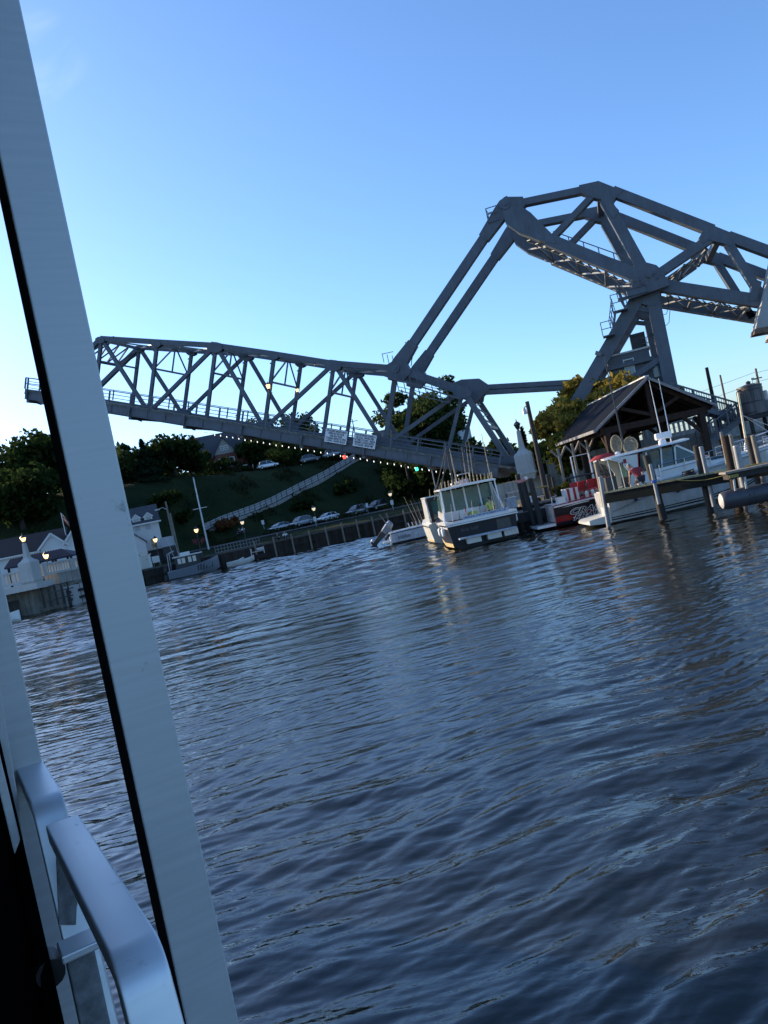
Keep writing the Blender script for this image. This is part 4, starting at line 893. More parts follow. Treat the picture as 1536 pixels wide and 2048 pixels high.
# pale house behind the heel of the bridge
pp = atY(893, 858, 140); zz = ground(pp.x, 140); PH = Fr((pp.x, 140, zz), radians(-6)); q = PH.on(893, 832); ee = PH.on(893, 850).z
ph = gable_house('pale_house', 'pale blue grey gabled house seen through the bridge heel', PH, -1.6, 2.2, 0, 8, -.5, ee, q.z+.4, SIDINGB, ROOFG, 'y'); window(ph, .3, -.02, ee-1.2, .8, 1.2)
m = MB(); m.bb((2.2, 1, -.5), (4.2, 5, PH.on(915, 853).z)); m.out('side_wing', SIDING, ph); m = MB(); m.bb((2.4, 2, ee-.5), (2.8, 2.4, PH.on(912, 835).z)); m.out('chimney', BRICK, ph)
pp = atY(800, 862, 150); PH2 = Fr((pp.x, 150, ground(pp.x, 150)), 0); q = PH2.on(798, 851)
gable_house('low_house', 'low dark roofed house behind the bridge rail right of the signs', PH2, -4.5, 2.5, 0, 7, -.5, q.z-1.8, q.z, SIDINGB, ROOFG)
# white house with dormers by the left quay
WH = Fr((-30.4, 97, ground(-30.4, 97)-.2), radians(17)); wl = lambda x, y, t=0: WH.on(x, y, t)
x0, x1 = wl(232, 1060).x, wl(318, 1050).x; ze = wl(290, 1046).z; z1 = wl(296, 1102).z
wh = gable_house('white_house', 'white clapboard house with roof dormers by the quay', WH, x0, x1, 0, 7.5, z1, ze, ze+2.2, SIDING, ROOFG, over=.25)
m = MB(); m.bb((x0+.1, .2, -.5), (x1-.1, 7, z1)); m.out('basement', mat('dark_basement', (.05, .05, .05), .9), wh)
for px in (247, 272, 297):
    d = node('dormer', wh); c = wl(px, 1038, .3); m = MB(); w = .5
    m.prism([V(c.x-w, .35, ze-.1), V(c.x+w, .35, ze-.1), V(c.x+w, .35, ze+.75), V(c.x, .35, ze+1.2), V(c.x-w, .35, ze+.75)], (0, 2.6, 0)); m.out('cheek', SIDING, d)
    for s in (-1, 1): m = MB(); m.bar((c.x+s*(w+.12), 1.45, ze+.72), (c.x, 1.45, ze+1.28), 2.5, .09); m.out('roof', WHITE, d)
    m = MB(); m.box((c.x, .33, ze+.4), (.6, .05, .62)); m.out('pane', mat('pale_glass', (.25, .3, .32), .1), d)
    for s in (-1, 1): m = MB(); m.bar((c.x+s*.62, .28, ze+.70), (c.x, .28, ze+1.22), .1, .12); m.out('trim', WHITE, d)
m = MB(); m.bb((x0-.3, -.42, ze-.18), (x1+.35, -.1, ze)); m.out('gutter', WHITE, wh)
for k in range(14):
    z = z1+.25+(ze-z1-.3)*k/14; m = MB(); m.bb((x0, -.035, z), (x1, -.004, z+.2)); m.out('clapboard', SIDING, wh)
window(wh, wl(308, 1086).x, -.05, wl(308, 1086).z, .75, 1.3)
for px, py in ((275,1055), (296,1052)): window(wh, wl(px, py).x, -.05, wl(px, py).z, .5, .75, frame=SIDINGB, glass=SIDINGB)
pc = wl(263, 1074, -1.5); m = MB(); pw = 1.3; zp = wl(261, 1066, -1.5).z; zq = wl(276, 1085, -1.5).z
m.prism([V(pc.x-pw, -1.5, z1-.3), V(pc.x+pw+.2, -1.5, z1-.3), V(pc.x+pw+.2, -1.5, zq), V(pc.x, -1.5, zp), V(pc.x-pw, -1.5, zq)], (0, 1.45, 0)); m.out('porch', SIDING, wh)
for s in (-1, 1): m = MB(); m.bar((pc.x+s*(pw+.4), -.9, zq-.15), (pc.x, -.9, zp+.1), 1.5, .12); m.out('porch_roof', ROOFG, wh)
SH = Fr((-28.6, 89.3, 1.8), radians(17)); a, b = SH.on(271, 1145), SH.on(300, 1109); sh = thing('white_shed', 'small white shed with a narrow door on the quay', 'shed', fr=SH)
m = MB(); m.bb((a.x, 0, -.1), (b.x, 2.2, b.z)); m.out('wall', WHITE, sh); m = MB(); m.bb((a.x-.12, -.12, b.z+.002), (b.x+.12, 2.3, b.z+.1)); m.out('roof', WHITE, sh)
c = SH.on(291, 1128); m = MB(); m.bb((c.x-.35, -.05, 0), (c.x+.4, -.003, 1.95)); m.out('door', GELD, sh); m = MB(); m.box((c.x+.25, -.08, 1.0), (.06, .06, .14)); m.out('handle', DARKM, sh)
b = atY(313, 1125, 90); t = thing('notice_board', 'white notice panel on legs on the quay beside the shed', 'notice board', (b.x, 90, 1.85)); m = MB(); m.box((0, 0, .75), (.85, .06, .75)); m.out('panel', WHITE, t)
for s in (-1, 1): m = MB(); m.box((s*.35, .05, .5), (.08, .08, 1.1)); m.out('leg', WOODG, t)
b = atY(331, 1082, 96); t = thing('storage_trailer', 'pale blue box trailer parked beside the white house', 'trailer', (b.x, 96, ground(b.x, 96))); q = atY(331, 1074, 96).z-ground(b.x, 96)
m = MB(); m.bb((-.6, 0, q-1.2), (.7, 1.5, q)); m.out('box', SIDINGB, t); m = MB(); m.tube([(-.3, -.1, .3), (-.3, .15, .3)], .3, 12); m.tube([(.4, -.1, .3), (.4, .15, .3)], .3, 12); m.out('wheels', RUBBER, t); m = MB(); m.bb((-.6, .1, .5), (.7, 1.4, q-1.203)); m.out('chassis', DARKM, t)
# long building with cross gables
LB = Fr((-44.5, 88, 2.0), radians(16)); lq = lambda x, y, t=0: LB.on(x, y, t)
ze = lq(40, 1108).z; zr = lq(70, 1074, 4).z
lbd = gable_house('long_building', 'long white building with a brown shingle roof left of the post', LB, -14, lq(128, 1090).x, 0, 8, 0, ze, zr+.3, SIDING, ROOFR)
for (pl, pr, pk) in (((78,1097), (134,1086), (102,1067)), ((128,1085), (176,1076), (150,1056))):
    l, r, k = lq(*pl, -1.2), lq(*pr, -1.2), lq(*pk, -1.2); g = node('cross_gable', lbd); m = MB(); xm = (l.x+r.x)/2; zb_ = min(l.z, r.z)
    m.prism([V(l.x+.12, -1.2, 0), V(r.x-.12, -1.2, 0), V(r.x-.12, -1.2, zb_), V(xm, -1.2, k.z-.08), V(l.x+.12, -1.2, zb_)], (0, 4, 0)); m.out('wall', SIDING, g)
    for s, q in ((-1, l.x-.15), (1, r.x+.15)):
        m = MB(); m.bar((q, .6, zb_-.2), (xm, .6, k.z), 4.0, .1); m.out('roof', ROOFR, g); m = MB(); m.bar((q, -1.45, zb_-.24), (xm, -1.45, k.z), .1, .2); m.out('barge_board', WHITE, g)
    for j in range(7): m = MB(); z = .3+j*.6; m.bb((l.x+.12, -1.235, z), (r.x-.12, -1.204, z+.5)); 
m = MB(); m.bb((-14.2, -.45, ze-.25), (lq(80, 1098).x, -.32, ze-.08)); m.out('gutter', WHITE, lbd)
# flag
p = atY(122, 1026, 92); t = thing('flag', 'red and white flag hanging from a pole left of the thick post', 'flag', (p.x, 92, 2)); h = p.z-2; m = MB(); m.tube([(0, 0, 0), (0, 0, h)], .05, 6); m.out('pole', WHITE, t)
for j, mt_ in enumerate((WHITE, RED, WHITE, RED)):
    m = MB(); n = 7; vs = []
    for i in range(n):
        u = i/(n-1); y_ = .12*sin(u*6); 
        for k in (0, 1): vs.append((u*.55+.1, y_+.1*k, h-.15-1.1*u-(.9-.3*u)*(j+k)/4))
    m.add(vs, [(2*i, 2*i+2, 2*i+3, 2*i+1) for i in range(n-1)]); o = m.out('stripe', mt_, t); s = o.modifiers.new('s', 'SOLIDIFY'); s.thickness = .012
# pavilion with blue metal roof
PV = Fr((-41, 80, 2.2), radians(2)); pq = lambda x, y, t=0: PV.on(x, y, t)
pv = thing('metal_roof_pavilion', 'open pavilion with a dark blue ribbed metal hip roof', 'pavilion', fr=PV)
r0, r1, e0, e1 = pq(20, 1118, 2), pq(123, 1101, 2), pq(8, 1136), pq(146, 1114); zr, ze = (r0.z+r1.z)/2, (e0.z+e1.z)/2
hip = [V(r0.x, 2, zr), V(r1.x, 2, zr)]; fe = [V(e0.x, 0, ze), V(e1.x, 0, ze)]; be = [V(e0.x, 4, ze), V(e1.x, 4, ze)]
for nm, poly in (('front_slope', [fe[0], fe[1], hip[1], hip[0]]), ('back_slope', [be[1], be[0], hip[0], hip[1]]), ('hip_end', [be[0], fe[0], hip[0]]), ('hip_end', [fe[1], be[1], hip[1]])):
    m = MB(); m.prism(poly, (0, 0, .08)); m.out(nm, ROOFB, pv)
for i in range(26):
    u = i/25; x = fe[0].x+(fe[1].x-fe[0].x)*u; top = V(min(max(x, r0.x), r1.x), 2, zr); f_ = 1 if r0.x <= x <= r1.x else max(0, 1-abs(x-top.x)/abs((fe[0] if x < r0.x else fe[1]).x-top.x))
    q = V(x, 2*f_, ze+(zr-ze)*f_); m = MB(); m.bar(V(x, 0, ze+.12), q+V(0, 0, .12), .05, .06); m.out('rib', ROOFB, pv)
for x in np.linspace(e0.x+.3, e1.x-.3, 5):
    for y in (.3, 3.7): m = MB(); m.bb((x-.1, y-.1, -.2), (x+.1, y+.1, ze)); m.out('post', WOODB, pv)
# ------------------------------------------------------------------ pylons, balustrades and the left abutment
def pylon(fr, ztop, zsh, zbot, w, label, lit, sw=.55):
    t = thing('concrete_pylon', label, 'pylon', fr=fr); m = MB(); d = w*.8
    m.sq((0, 0), zbot, zbot+.14, w*1.14, w*1.14, d*1.14, d*1.14); m.sq((0, 0), zbot+.142, zsh-.18, w, w, d, d); m.sq((0, 0), zsh-.178, zsh, w, w*.8, d, d*.8); m.sq((0, 0), zsh+.002, zsh+.28, w*.7, w*.36, d*.7, d*.4); m.sq((0, 0), zsh+.282, zsh+.9, w*.36, w*.27, d*.4, d*.3); m.sq((0, 0), zsh+.902, ztop, w*.27, w*.2, d*.3, d*.22)
    m.out('shaft', CONCW, t)
    m = MB(); m.bb((-w*.38, -d/2-.03, zbot+.4), (w*.38, -d/2-.004, zsh-.45)); m.out('panel', CONCW, t)
    m = MB(); m.sq((0, 0), zbot-.5, zbot-.003, w*.8, w*1.05, d*.8, d*1.05); m.out('corbel', CONCW, t)
    l = node('lantern', t); m = MB(); m.lathe([(.1, ztop), (.08, ztop+.12), (.16, ztop+.16)], n=8); m.out('base', DARKM, l)
    m = MB(); m.lathe([(.13, ztop+.165), (.26, ztop+.5)], n=8); m.out('glass', WARM if lit else GLASS, l); m = MB(); m.lathe([(.3, ztop+.51), (.2, ztop+.66), (.04, ztop+.78), (.03, ztop+.95)], n=8); m.out('cap', DARKM, l); return t
def P_on(fr, px, py): return fr.on(px, py)
yr = 61.5; c = atY(1051, 930, yr); PR = Fr((c.x, yr, 0), BA)
pylon(PR, P_on(PR, 1036, 862).z, P_on(PR, 1049, 904).z, P_on(PR, 1053, 948).z, 1.42, 'pale concrete pylon with a slim spire at the bridge heel', False)
yl = 72; c = atY(60, 1142, yl); PLF = Fr((c.x, yl, 0), BA)
pylon(PLF, P_on(PLF, 50, 1086).z, P_on(PLF, 58, 1121).z, P_on(PLF, 62, 1163).z, 1.45, 'pale concrete pylon with a lit lantern on the left abutment', True)
def balustrade(name, label, p, q, z0, h, parent=None, mt_=CONCW, sp=.42, base=.22, panel=0):
    p, q = Vector(p), Vector(q); t = thing(name, label, 'balustrade', (p.x, p.y, z0)); d = (q-p); L = d.length; d = d.normalized(); o = V(0, 0, 0)
    m = MB(); m.bar(V(0, 0, base/2), d*L+V(0, 0, base/2), .34, base); m.out('plinth', mt_, t); m = MB(); m.bar(V(0, 0, h-.09), d*L+V(0, 0, h-.09), .38, .18); m.out('coping', mt_, t)
    n = int(L/sp); m = MB(); m.sq((0, 0), base, h-.18, .17, .17); b0 = m.out('baluster', mt_, t); b0.location = d*(L*.5/n); b0.rotation_euler = (0, 0, atan2(d.y, d.x))
    for i in range(1, n): inst(b0, t, d*(L*(i+.5)/n))
    if panel:
        k = max(2, int(L/panel)+1)
        for i in range(k): s = d*(L*i/(k-1)); m = MB(); m.box(s+V(0, 0, h/2), (.5, .45, h+.06), Matrix.Rotation(atan2(d.y, d.x), 3, 'Z')); m.out('pier', mt_, t)
    return t
zt = PLF.on(40, 1143).z; L0 = PLF.M @ V(-.6, 0, 0)
balustrade('stone_balustrade', 'pale concrete balustrade left of the lit pylon', L0, PLF.M @ V(-9, 0, 0), zt-1.15, 1.25, panel=4)
balustrade('stone_balustrade', 'cream concrete balustrade along the quay right of the lit pylon', (L0.x+1.4, yl+.8, 0), (-29.8, 85.6, 0), 3.35, 1.15, panel=4)
ab = thing('bridge_abutment', 'stained concrete river abutment under the left pylon with timber fenders', 'abutment', (0, 0, 0))
m = MB(); w0 = PLF.M @ V(-12, .8, 0); w1 = PLF.M @ V(-.2, .8, 0); w2 = PLF.M @ V(1.0, 2.2, 0)
m.prism([V(w0.x, w0.y, -2), V(w1.x, w1.y, -2), V(w2.x, w2.y, -2), V(-31.0, 78, -2), V(-44, 84, -2)], (0, 0, 4.3)); m.out('pier_wall', CONCD, ab)
m = MB(); m.bar(PLF.M @ V(-12, .6, 2.62), PLF.M @ V(.9, .6, 2.62), 2.3, .6); m.out('deck_edge', CONCW, ab)
m = MB(); m.bb((-32.3, 74.3, -2), (-30.9, 78, 1.9)); m.out('buttress', CONCW, ab)
m = MB(); a = V(-31.9, 75.2, 0); m.prism([V(-32.2, 74.8, -2), V(-29.5, 86.1, -2), V(-31.0, 86.4, -2), V(-33.7, 75.1, -2)], (0, 0, 5.35)); m.out('quay_wall', CONC, ab)
for i in range(6):
    q = V(-31.9+.37*i, 74.6+1.75*i, 0); m = MB(); m.tube([q+V(.5, -.4, -1.5), q+V(.5, -.4, 1.6+.4*(i % 2))], .16, 8); m.out('fender_pile', WOODD, ab)
for z in (.6, 1.3): m = MB(); m.bar((-31.3, 74.0, z), (-28.9, 85, z), .22, .28); m.out('fender_beam', WOODD, ab)
for z, x in ((1.0, 0), (1.7, .2), (2.3, .4)): m = MB(); m.bar(PLF.M @ V(1.0+x, .3, z), PLF.M @ V(2.6+x, 1.9, z), .1, .12); m.out('ladder_rail', DARKM, ab)
for i in range(5): m = MB(); q = PLF.M @ V(.6+.5*i, .2+.3*i, 0); m.bar(q+V(0, 0, .4), q+V(0, 0, 2.4-.2*(i % 2)), .12, .12); m.out('fender_post', WOODD, ab)
p = atY(26, 1218, 69); t = thing('workboat', 'small white boat bow moored under the left abutment', 'boat', (p.x-1.2, 69, 0))
m = MB(); m.loft([[V(x, -w, .55+.1*k), V(x, -w*.7, -.2), V(x, w*.7, -.2), V(x, w, .55+.1*k)] for k, (x, w) in enumerate(((-2, .8), (0, .9), (1, .6), (1.7, .05)))]); m.out('hull', GEL, t); m = MB(); m.bb((-1.8, -.6, .4), (.6, .6, .5)); m.out('thwart', WOODB, t)
# ------------------------------------------------------------------ right bank
GZ = 1.38
rb = thing('timber_bulkhead', 'dark timber bulkhead along the right bank behind the boats', 'wall', (0, 0, 0))
ep = [(22, 44.4), (9.0, 45.0), (7.0, 49.8), (7.3, 58)]
for a, b in zip(ep[:-1], ep[1:]):
    a, b = V(*a, 0), V(*b, 0); L = (b-a).length; n = int(L/.4); d = (b-a)/n
    for i in range(n): m = MB(); m.bar(a+d*i+d*.04+V(0, -.02*(i % 2), .2), a+d*(i+1)-d*.04+V(0, -.02*(i % 2), .2), .12, 2.3); m.out('plank', WOODD, rb)
    m = MB(); m.bar(a+V(0, 0, 1.42), b+V(0, 0, 1.42), .5, .14); m.out('cap', WOODG, rb)
# bridge abutment on this side, approach wall and balustrade
ra = thing('bridge_abutment', 'concrete heel abutment under the bridge on the right bank', 'abutment', fr=BF)
m = MB(); m.bb((-1.2, -2.6, -2), (3.0, TW+3, 2.9)); m.out('wall', CONC, ra)
m = MB(); m.bb((3.003, -1.0, .5), (15, TW+1, 4.0)); m.out('pedestal', CONC, ra)
zt = BF.on(1410, 829, -2.6).z
for x, q in ((5.2, 9.3), (11.8, 6.6)):
    for y in (0, TW): m = MB(); m.bb((x-.8, y-.7, 4.003), (x+.8, y+.7, 7.6)); m.out('leg_pedestal', CONC, ra)
av = thing('approach_wall', 'grey concrete approach wall of the bridge behind the pavilion', 'wall', fr=BF)
for i in range(8):
    x0 = 15.2+i*5; m = MB(); m.bb((x0, -2.8, 0), (x0+4.96, -2.3, zt-1.2)); m.out('wall_panel', CONC, av); m = MB(); m.bb((x0+4.6, -3.0, 0), (x0+4.9, -2.803, zt-1.3)); m.out('buttress', CONC, av)
m = MB(); m.bb((15.2, -3.05, zt-2.1), (55.1, -2.803, zt-1.9)); m.out('string_course', CONC, av)
a, b = BF.M @ V(12.5, -2.6, 0), BF.M @ V(55, -2.6, 0)
balustrade('stone_balustrade', 'grey concrete balustrade of the bridge approach beyond the pavilion', a, b, zt-1.19, 1.2, sp=.36, panel=5, mt_=CONC)
m = MB(); m.bb((15, -2.29, 0), (160, TW+3, zt-1.22)); o = m.out('approach_road', ASPH, None, kind='structure'); o.matrix_world = BF.M
# metal stair with tank landing
SY = 51.0; q0 = atY(1492, 840, SY); SF = Fr((q0.x, SY, GZ), 0); sq_ = lambda x, y, t=0: SF.on(x, y, t)
stt = thing('metal_staircase', 'grey metal staircase with balustered rails descending from the approach', 'staircase', fr=SF)
a, b, c = sq_(1350, 800), sq_(1478, 838), sq_(1412, 893)
def flight(a, b, nm):
    f = node(nm, stt)
    for t in (0, 1.1):
        m = MB(); m.bar(a+V(0, t, 0), b+V(0, t, 0), .1, .32); m.out('stringer', STEEL, f)
        for h in (.25, 1.12): m = MB(); m.bar(a+V(0, t, h), b+V(0, t, h), .08, .1 if h > 1 else .06); m.out('rail', STEEL, f)
        n = int((b-a).length/.17)
        m = MB(); m.box((0, 0, .68), (.028, .028, .86)); p0 = m.out('baluster', STEEL, f); p0.location = a+V(0, t, 0)
        for i in range(1, n): inst(p0, f, a.lerp(b, i/n)+V(0, t, 0))
        for i in range(4): m = MB(); s = a.lerp(b, i/3)+V(0, t, 0); m.bar(s, s+V(0, 0, 1.15), .11, .11); m.out('post', STEEL, f)
    n = max(4, int(abs(b.z-a.z)/.19))
    for i in range(n): s = a.lerp(b, (i+.5)/n); m = MB(); m.box(s+V(0, .55, .05), (.32, 1.0, .05)); m.out('tread', STEEL2, f)
flight(a, b, 'upper_flight'); flight(c, b+V(-.1, -.6, -.05), 'lower_flight')
m = MB(); m.box(b+V(.9, .5, -.06), (2.2, 1.8, .16)); m.out('landing', STEEL, stt)
for x in (.1, 1.9): m = MB(); m.bar(b+V(x, -.2, 0), V(b.x+x, b.y-.2, 0), .14, .14); m.out('leg', STEEL, stt)
m = MB(); m.bar(b+V(-.9, 0, .3), b+V(0, 0, 1.1), .08, .08); m.bar(b+V(-1.2, 0, .2), b+V(-.4, 0, 1.0), .08, .08); m.out('brace', STEEL, stt)
tp, tb = sq_(1489, 777), sq_(1501, 831); tk = thing('water_tank', 'weathered round plank tank on a dark raised platform beside the staircase', 'tank', SF.M @ V((tp.x+tb.x)/2, -.6, 0))
TANK = mat('weathered_tank_plank', (.16, .15, .145), .85, var=.3, scale=2, streak=.4, squash=(1, 1, .3)); R = .72; zl, zh = tb.z, tp.z
zm = zl+(zh-zl)*.45
for i in range(30):
    a0 = 2*pi*i/30; m = MB(); w = 2*pi*R/30-.012; k = Matrix.Rotation(a0, 3, 'Z'); m.box(k @ V(R, 0, (zl+zh)/2), (.06, w, zh-zl), k); m.out('plank', TANK, tk)
for z in (zm, zl+.15, zh-.2): m = MB(); m.lathe([(R+.03, z-.04), (R+.06, z-.04), (R+.06, z+.04), (R+.03, z+.04)], n=30); m.out('hoop', DARKM, tk)
m = MB(); m.lathe([(R+.06, zh), (R+.05, zh+.06), (.2, zh+.2), (.05, zh+.22)], n=24); m.out('lid', DARKM, tk, smooth='auto'); m = MB(); m.lathe([(.12, zh+.2), (.16, zh+.32), (.05, zh+.4)], n=10); m.out('vent', DARKM, tk)
m = MB(); m.lathe([(R+.12, zl-.0), (R+.2, zl+.02), (R+.2, zm-.1), (R+.12, zm-.06)], (.14, .1, 0), n=24); m.out('lower_band', TANK, tk, smooth='auto')
m = MB(); m.box((.1, 0, zl-.16), (2.0, 1.9, .28)); m.out('platform', WOODD, tk)
for x in (-.7, .95):
    for y in (-.75, .75): m = MB(); m.bar((x, y, zl-.3), (x+.05, y, -.02), .18, .18); m.out('leg', WOODD, tk)
m = MB(); m.tube([(-R, -.2, zh-.1), (-R-.25, -.25, zh-.2), (-R-.3, -.3, zl+.4), (-R-.1, -.3, zl)], .05, 6); m.out('pipe', DARKM, tk)
m = MB(); m.tube([(.3, 0, zh+.1), (.3, 0, zh+.4), (.55, 0, zh+.4), (.55, 0, zh+.12)], .02, 5); m.out('handle', DARKM, tk)
# poles and wires at right
def polep(x, y, Y, r, name, label, cat, mt_, zb=GZ): return pole(atY(x, y, Y), zb, r, name, label, cat, mt_)
polep(1413, 735, 54, .17, 'wooden_pole', 'thick plain brown pole rising behind the metal stair rail', 'pole', WOODB)
polep(1440, 750, 66, .12, 'wooden_pole', 'thin grey pole between the brown pole and the tank', 'pole', WOODG)
up, uh = polep(1511, 737, 70, .15, 'utility_pole', 'utility pole with a transformer right of the round tank', 'utility pole', WOODG)
m = MB(); m.lathe([(.22, uh-3.0), (.24, uh-2.9), (.24, uh-2.2), (.1, uh-2.1)], (.38, 0, 0), 10); m.out('transformer', ALU, up); m = MB(); m.bar((-.5, 0, uh-.9), (.4, 0, uh-.9), .08, .1); m.out('crossarm', WOODG, up)
m = MB(); m.box((-.5, 0, uh-.85), (.3, .2, .15)); m.out('floodlight', ALU, up)
up_ = up.location; wr = thing('overhead_wires', 'thin overhead wires running off both sides of the utility pole', 'wires', up_)
for j, (za, xb, zb_, yb) in enumerate(((-.3, -17, -1.6, 8), (-1.2, -16, -2.6, 6), (-2.4, -14, -4.2, 5), (-.4, 12, 1.2, -6), (-1.2, 12, .2, -6), (-3.6, 12, -2.8, -5), (-4.2, 12, -3.6, -5))):
    m = MB(); pts = [V(xb*k, yb*k, uh+za+(zb_-za)*k-1.0*4*k*(1-k)*.35) for k in np.linspace(0, 1, 9)]; m.tube(pts, .014, 4); m.out('wire', DARKM, wr)
lp_, lh = polep(1054, 803, 48, .19, 'lamp_pole', 'tall dark wooden pole with a small floodlight left of the pavilion', 'pole', WOODD, zb=0)
m = MB(); m.tube([(0, 0, lh-.35), (-.2, -.1, lh-.3), (-.28, -.1, lh-.35)], .03, 6); m.out('arm', DARKM, lp_); m = MB(); m.lathe([(.16, lh-.75), (.12, lh-.5), (.05, lh-.35)], (-.3, -.1, 0), 10); m.out('lamp_head', ALU, lp_)
# timber pavilion
PY = 46.0; pk = atY(1292, 757, PY); el, er = atY(1192, 864, PY), atY(1430, 808, PY); hw = (er.x-el.x)/2; xc = (er.x+el.x)/2; zp, ze = pk.z-GZ, (el.z+er.z)/2-GZ; LP = 13.0
TF = Fr((xc, PY, GZ), 0); tpv = thing('timber_pavilion', 'open timber pavilion with a steep dark gable roof facing the river', 'pavilion', fr=TF)
ROOFK = mat('dark_shingle_roof', (.006, .009, .016), .85, spec=.06, var=.25, scale=3, bump=.006, bscale=14); sl = (zp-ze)/hw
for s in (-1, 1):
    m = MB(); m.prism([V(0, 0, zp), V(0, LP, zp), V(s*(hw), LP, ze), V(s*(hw), 0, ze)], (0, 0, .12)); m.out('roof_slope', ROOFK, tpv)
    m = MB(); m.bar((0, -.06, zp+.02), (s*(hw+.05), -.06, ze+.02-.05*sl), .1, .15); m.out('barge_board', mat('grey_trim_board', (.2, .2, .2), .7), tpv)
    m = MB(); m.bar((s*(hw+.06), -.1, ze-.02), (s*(hw+.06), LP, ze-.02), .1, .18); m.out('gutter', mat('grey_trim_board', (.2, .2, .2), .7), tpv)
    for i in range(14):
        y = .5+i*(LP-1)/13; m = MB(); m.bar((0, y, zp-.14), (s*(hw-.1), y, ze-.1), .12, .22); m.out('rafter', WOODB, tpv)
    for k in range(1, 5): x = s*hw*k/5; z = zp-sl*abs(x)-.02; m = MB(); m.bar((x, .1, z-.003), (x, LP, z-.003), .25, .03); m.out('roof_board', WOODB, tpv)
m = MB(); m.bar((0, 0, zp+.14), (0, LP, zp+.14), .25, .08); m.out('ridge_cap', mat('pale_ridge_cap', (.55, .55, .53), .5), tpv)
xs_ = hw-.75
for y in (.45, LP*.5, LP-.5):
    m = MB(); m.bar((-xs_-.4, y, ze-.12), (xs_+.4, y, ze-.12), .26, .38); m.out('tie_beam', WOODB, tpv)
    m = MB(); m.bar((0, y, ze), (0, y, zp-.2), .24, .24); m.out('king_post', WOODB, tpv)
    for s in (-1, 1): m = MB(); m.bar((0, y, ze+.25), (s*hw*.5, y, zp-sl*hw*.5-.2), .2, .2); m.out('strut', WOODB, tpv)
    for s in (-1, 1):
        m = MB(); m.bb((s*xs_-.17, y-.17, 0), (s*xs_+.17, y+.17, ze-.31)); m.out('post', WOODB, tpv)
        m = MB(); m.bar((s*xs_, y, ze-1.5), (s*(xs_-1.1), y, ze-.3), .18, .2); m.bar((s*xs_, y, ze-1.5), (s*xs_, y+1.0, ze-.4), .18, .2); m.out('knee_brace', WOODB, tpv)
m = MB(); x = xs_-1.8; m.bb((x-.17, 2.28, 0), (x+.17, 2.62, ze-.1)); m.out('post', WOODB, tpv)
for s in (-1, 1): m = MB(); m.bar((s*xs_, .3, ze-.16), (s*xs_, LP-.3, ze-.16), .24, .3); m.out('wall_plate', WOODB, tpv)
m = MB()   # dark boarding of the gable above the tie beam, set back behind the truss
m.prism([V(-hw+.5, LP-.3, ze), V(hw-.5, LP-.3, ze), V(0, LP-.3, zp-.3)], (0, .06, 0)); m.out('end_boarding', WOODB, tpv)
m = MB()
for i in range(11):
    y = 1+i*1.1; m.bar((-xs_+.3, y, .45), (-xs_+.3, y+1.0, .45), .5, .06)
m.bb((-1.5, 5, .7), (1.5, 6, .78)); m.bb((-1.2, 5.3, 0), (-1.0, 5.7, .7)); m.bb((1.0, 5.3, 0), (1.2, 5.7, .7)); m.out('picnic_table', WOODB, tpv)
# slim pale posts and a pipe gate at the corner
for (x0, y0, x1, y1, lb_) in ((1115,897,1129,978,'slim pale post under the left end of the pavilion eave'), (1143,887,1157,970,'slim pale post in the middle of the pavilion eave'), (1172,880,1188,968,'slim pale post near the front corner of the pavilion')):
    p = atY(x0, y0, 49); t = thing('eave_post', lb_, 'post', (p.x, 49, GZ), 0, 'slim posts under the pavilion eave'); m = MB(); h = p.z-GZ; m.tube([(0, 0, 0), (0, 0, h)], .09, 8); m.out('shaft', WOODG, t, smooth='auto')
    m = MB(); m.bar((0, 0, h-.7), (.55, .2, h+.05), .1, .1); m.bar((0, 0, h-.7), (-.4, .2, h-.02), .1, .1); m.out('brace', WOODG, t)
a, b = atY(1141, 914, 47.5), atY(1177, 907, 47.5); t = thing('pipe_gate', 'white pipe frame standing under the pavilion eave', 'gate', (a.x, 47.5, GZ)); w = b.x-a.x; h = a.z-GZ
m = MB(); m.tube([(0, 0, 0), (0, 0, h), (w, 0, h), (w, 0, 0)], .05, 7); m.out('tube', WHITE, t); m = MB(); m.tube([(-.6, 0, h*.45), (w+1, 0, h*.45)], .06, 7); m.out('crossbar', DARKM, t)
RB = 'trees on the right bank behind the pavilion'
treepx('autumn tree with yellowing leaves behind the pavilion roof', 1158, 746, 63, 4.6, GZ, mt_=LEAFA, n=8500, seed=201, leaf=.26, group=RB, clear=.2)
treepx('yellow green lower branches of a tree left of the pavilion', 1100, 796, 60, 2.3, GZ, mt_=LEAFA, n=3200, seed=202, leaf=.24, group=RB, clear=.3)
treepx('green tree hanging below the left pavilion eave', 1118, 862, 57, 1.9, GZ, mt_=LEAFO, n=2600, seed=203, leaf=.24, group=RB, clear=.25)
treepx('dark tree behind the concrete pylon and the lamp pole', 1088, 862, 74, 4.2, GZ, mt_=LEAFD, n=3400, seed=204, group=RB, clear=.0)
treepx('dark tree behind the left bay of the pavilion', 1160, 880, 70, 4.6, GZ, mt_=LEAFD, n=3200, seed=205, group=RB, clear=.0)
treepx('small tree top beside the right leg of the bridge tower', 1352, 764, 80, 1.0, 6, mt_=LEAFM, n=500, seed=206, group=RB, leaf=.25)
for i, (px, py, Y) in enumerate(((1112, 966, 46.2), (1060, 985, 49), (1128, 972, 46.5))): p = atY(px, py, Y); tree(('leafy green shrub beside the red boat stern', 'green shrub behind the dock piles', 'low shrub at the foot of the slim posts')[i], p.x, Y, GZ, 1.0, .6, LEAFO, seed=300+i, n=420, leaf=.13, clear=0, name='bush', group='shrubs on the right bank')
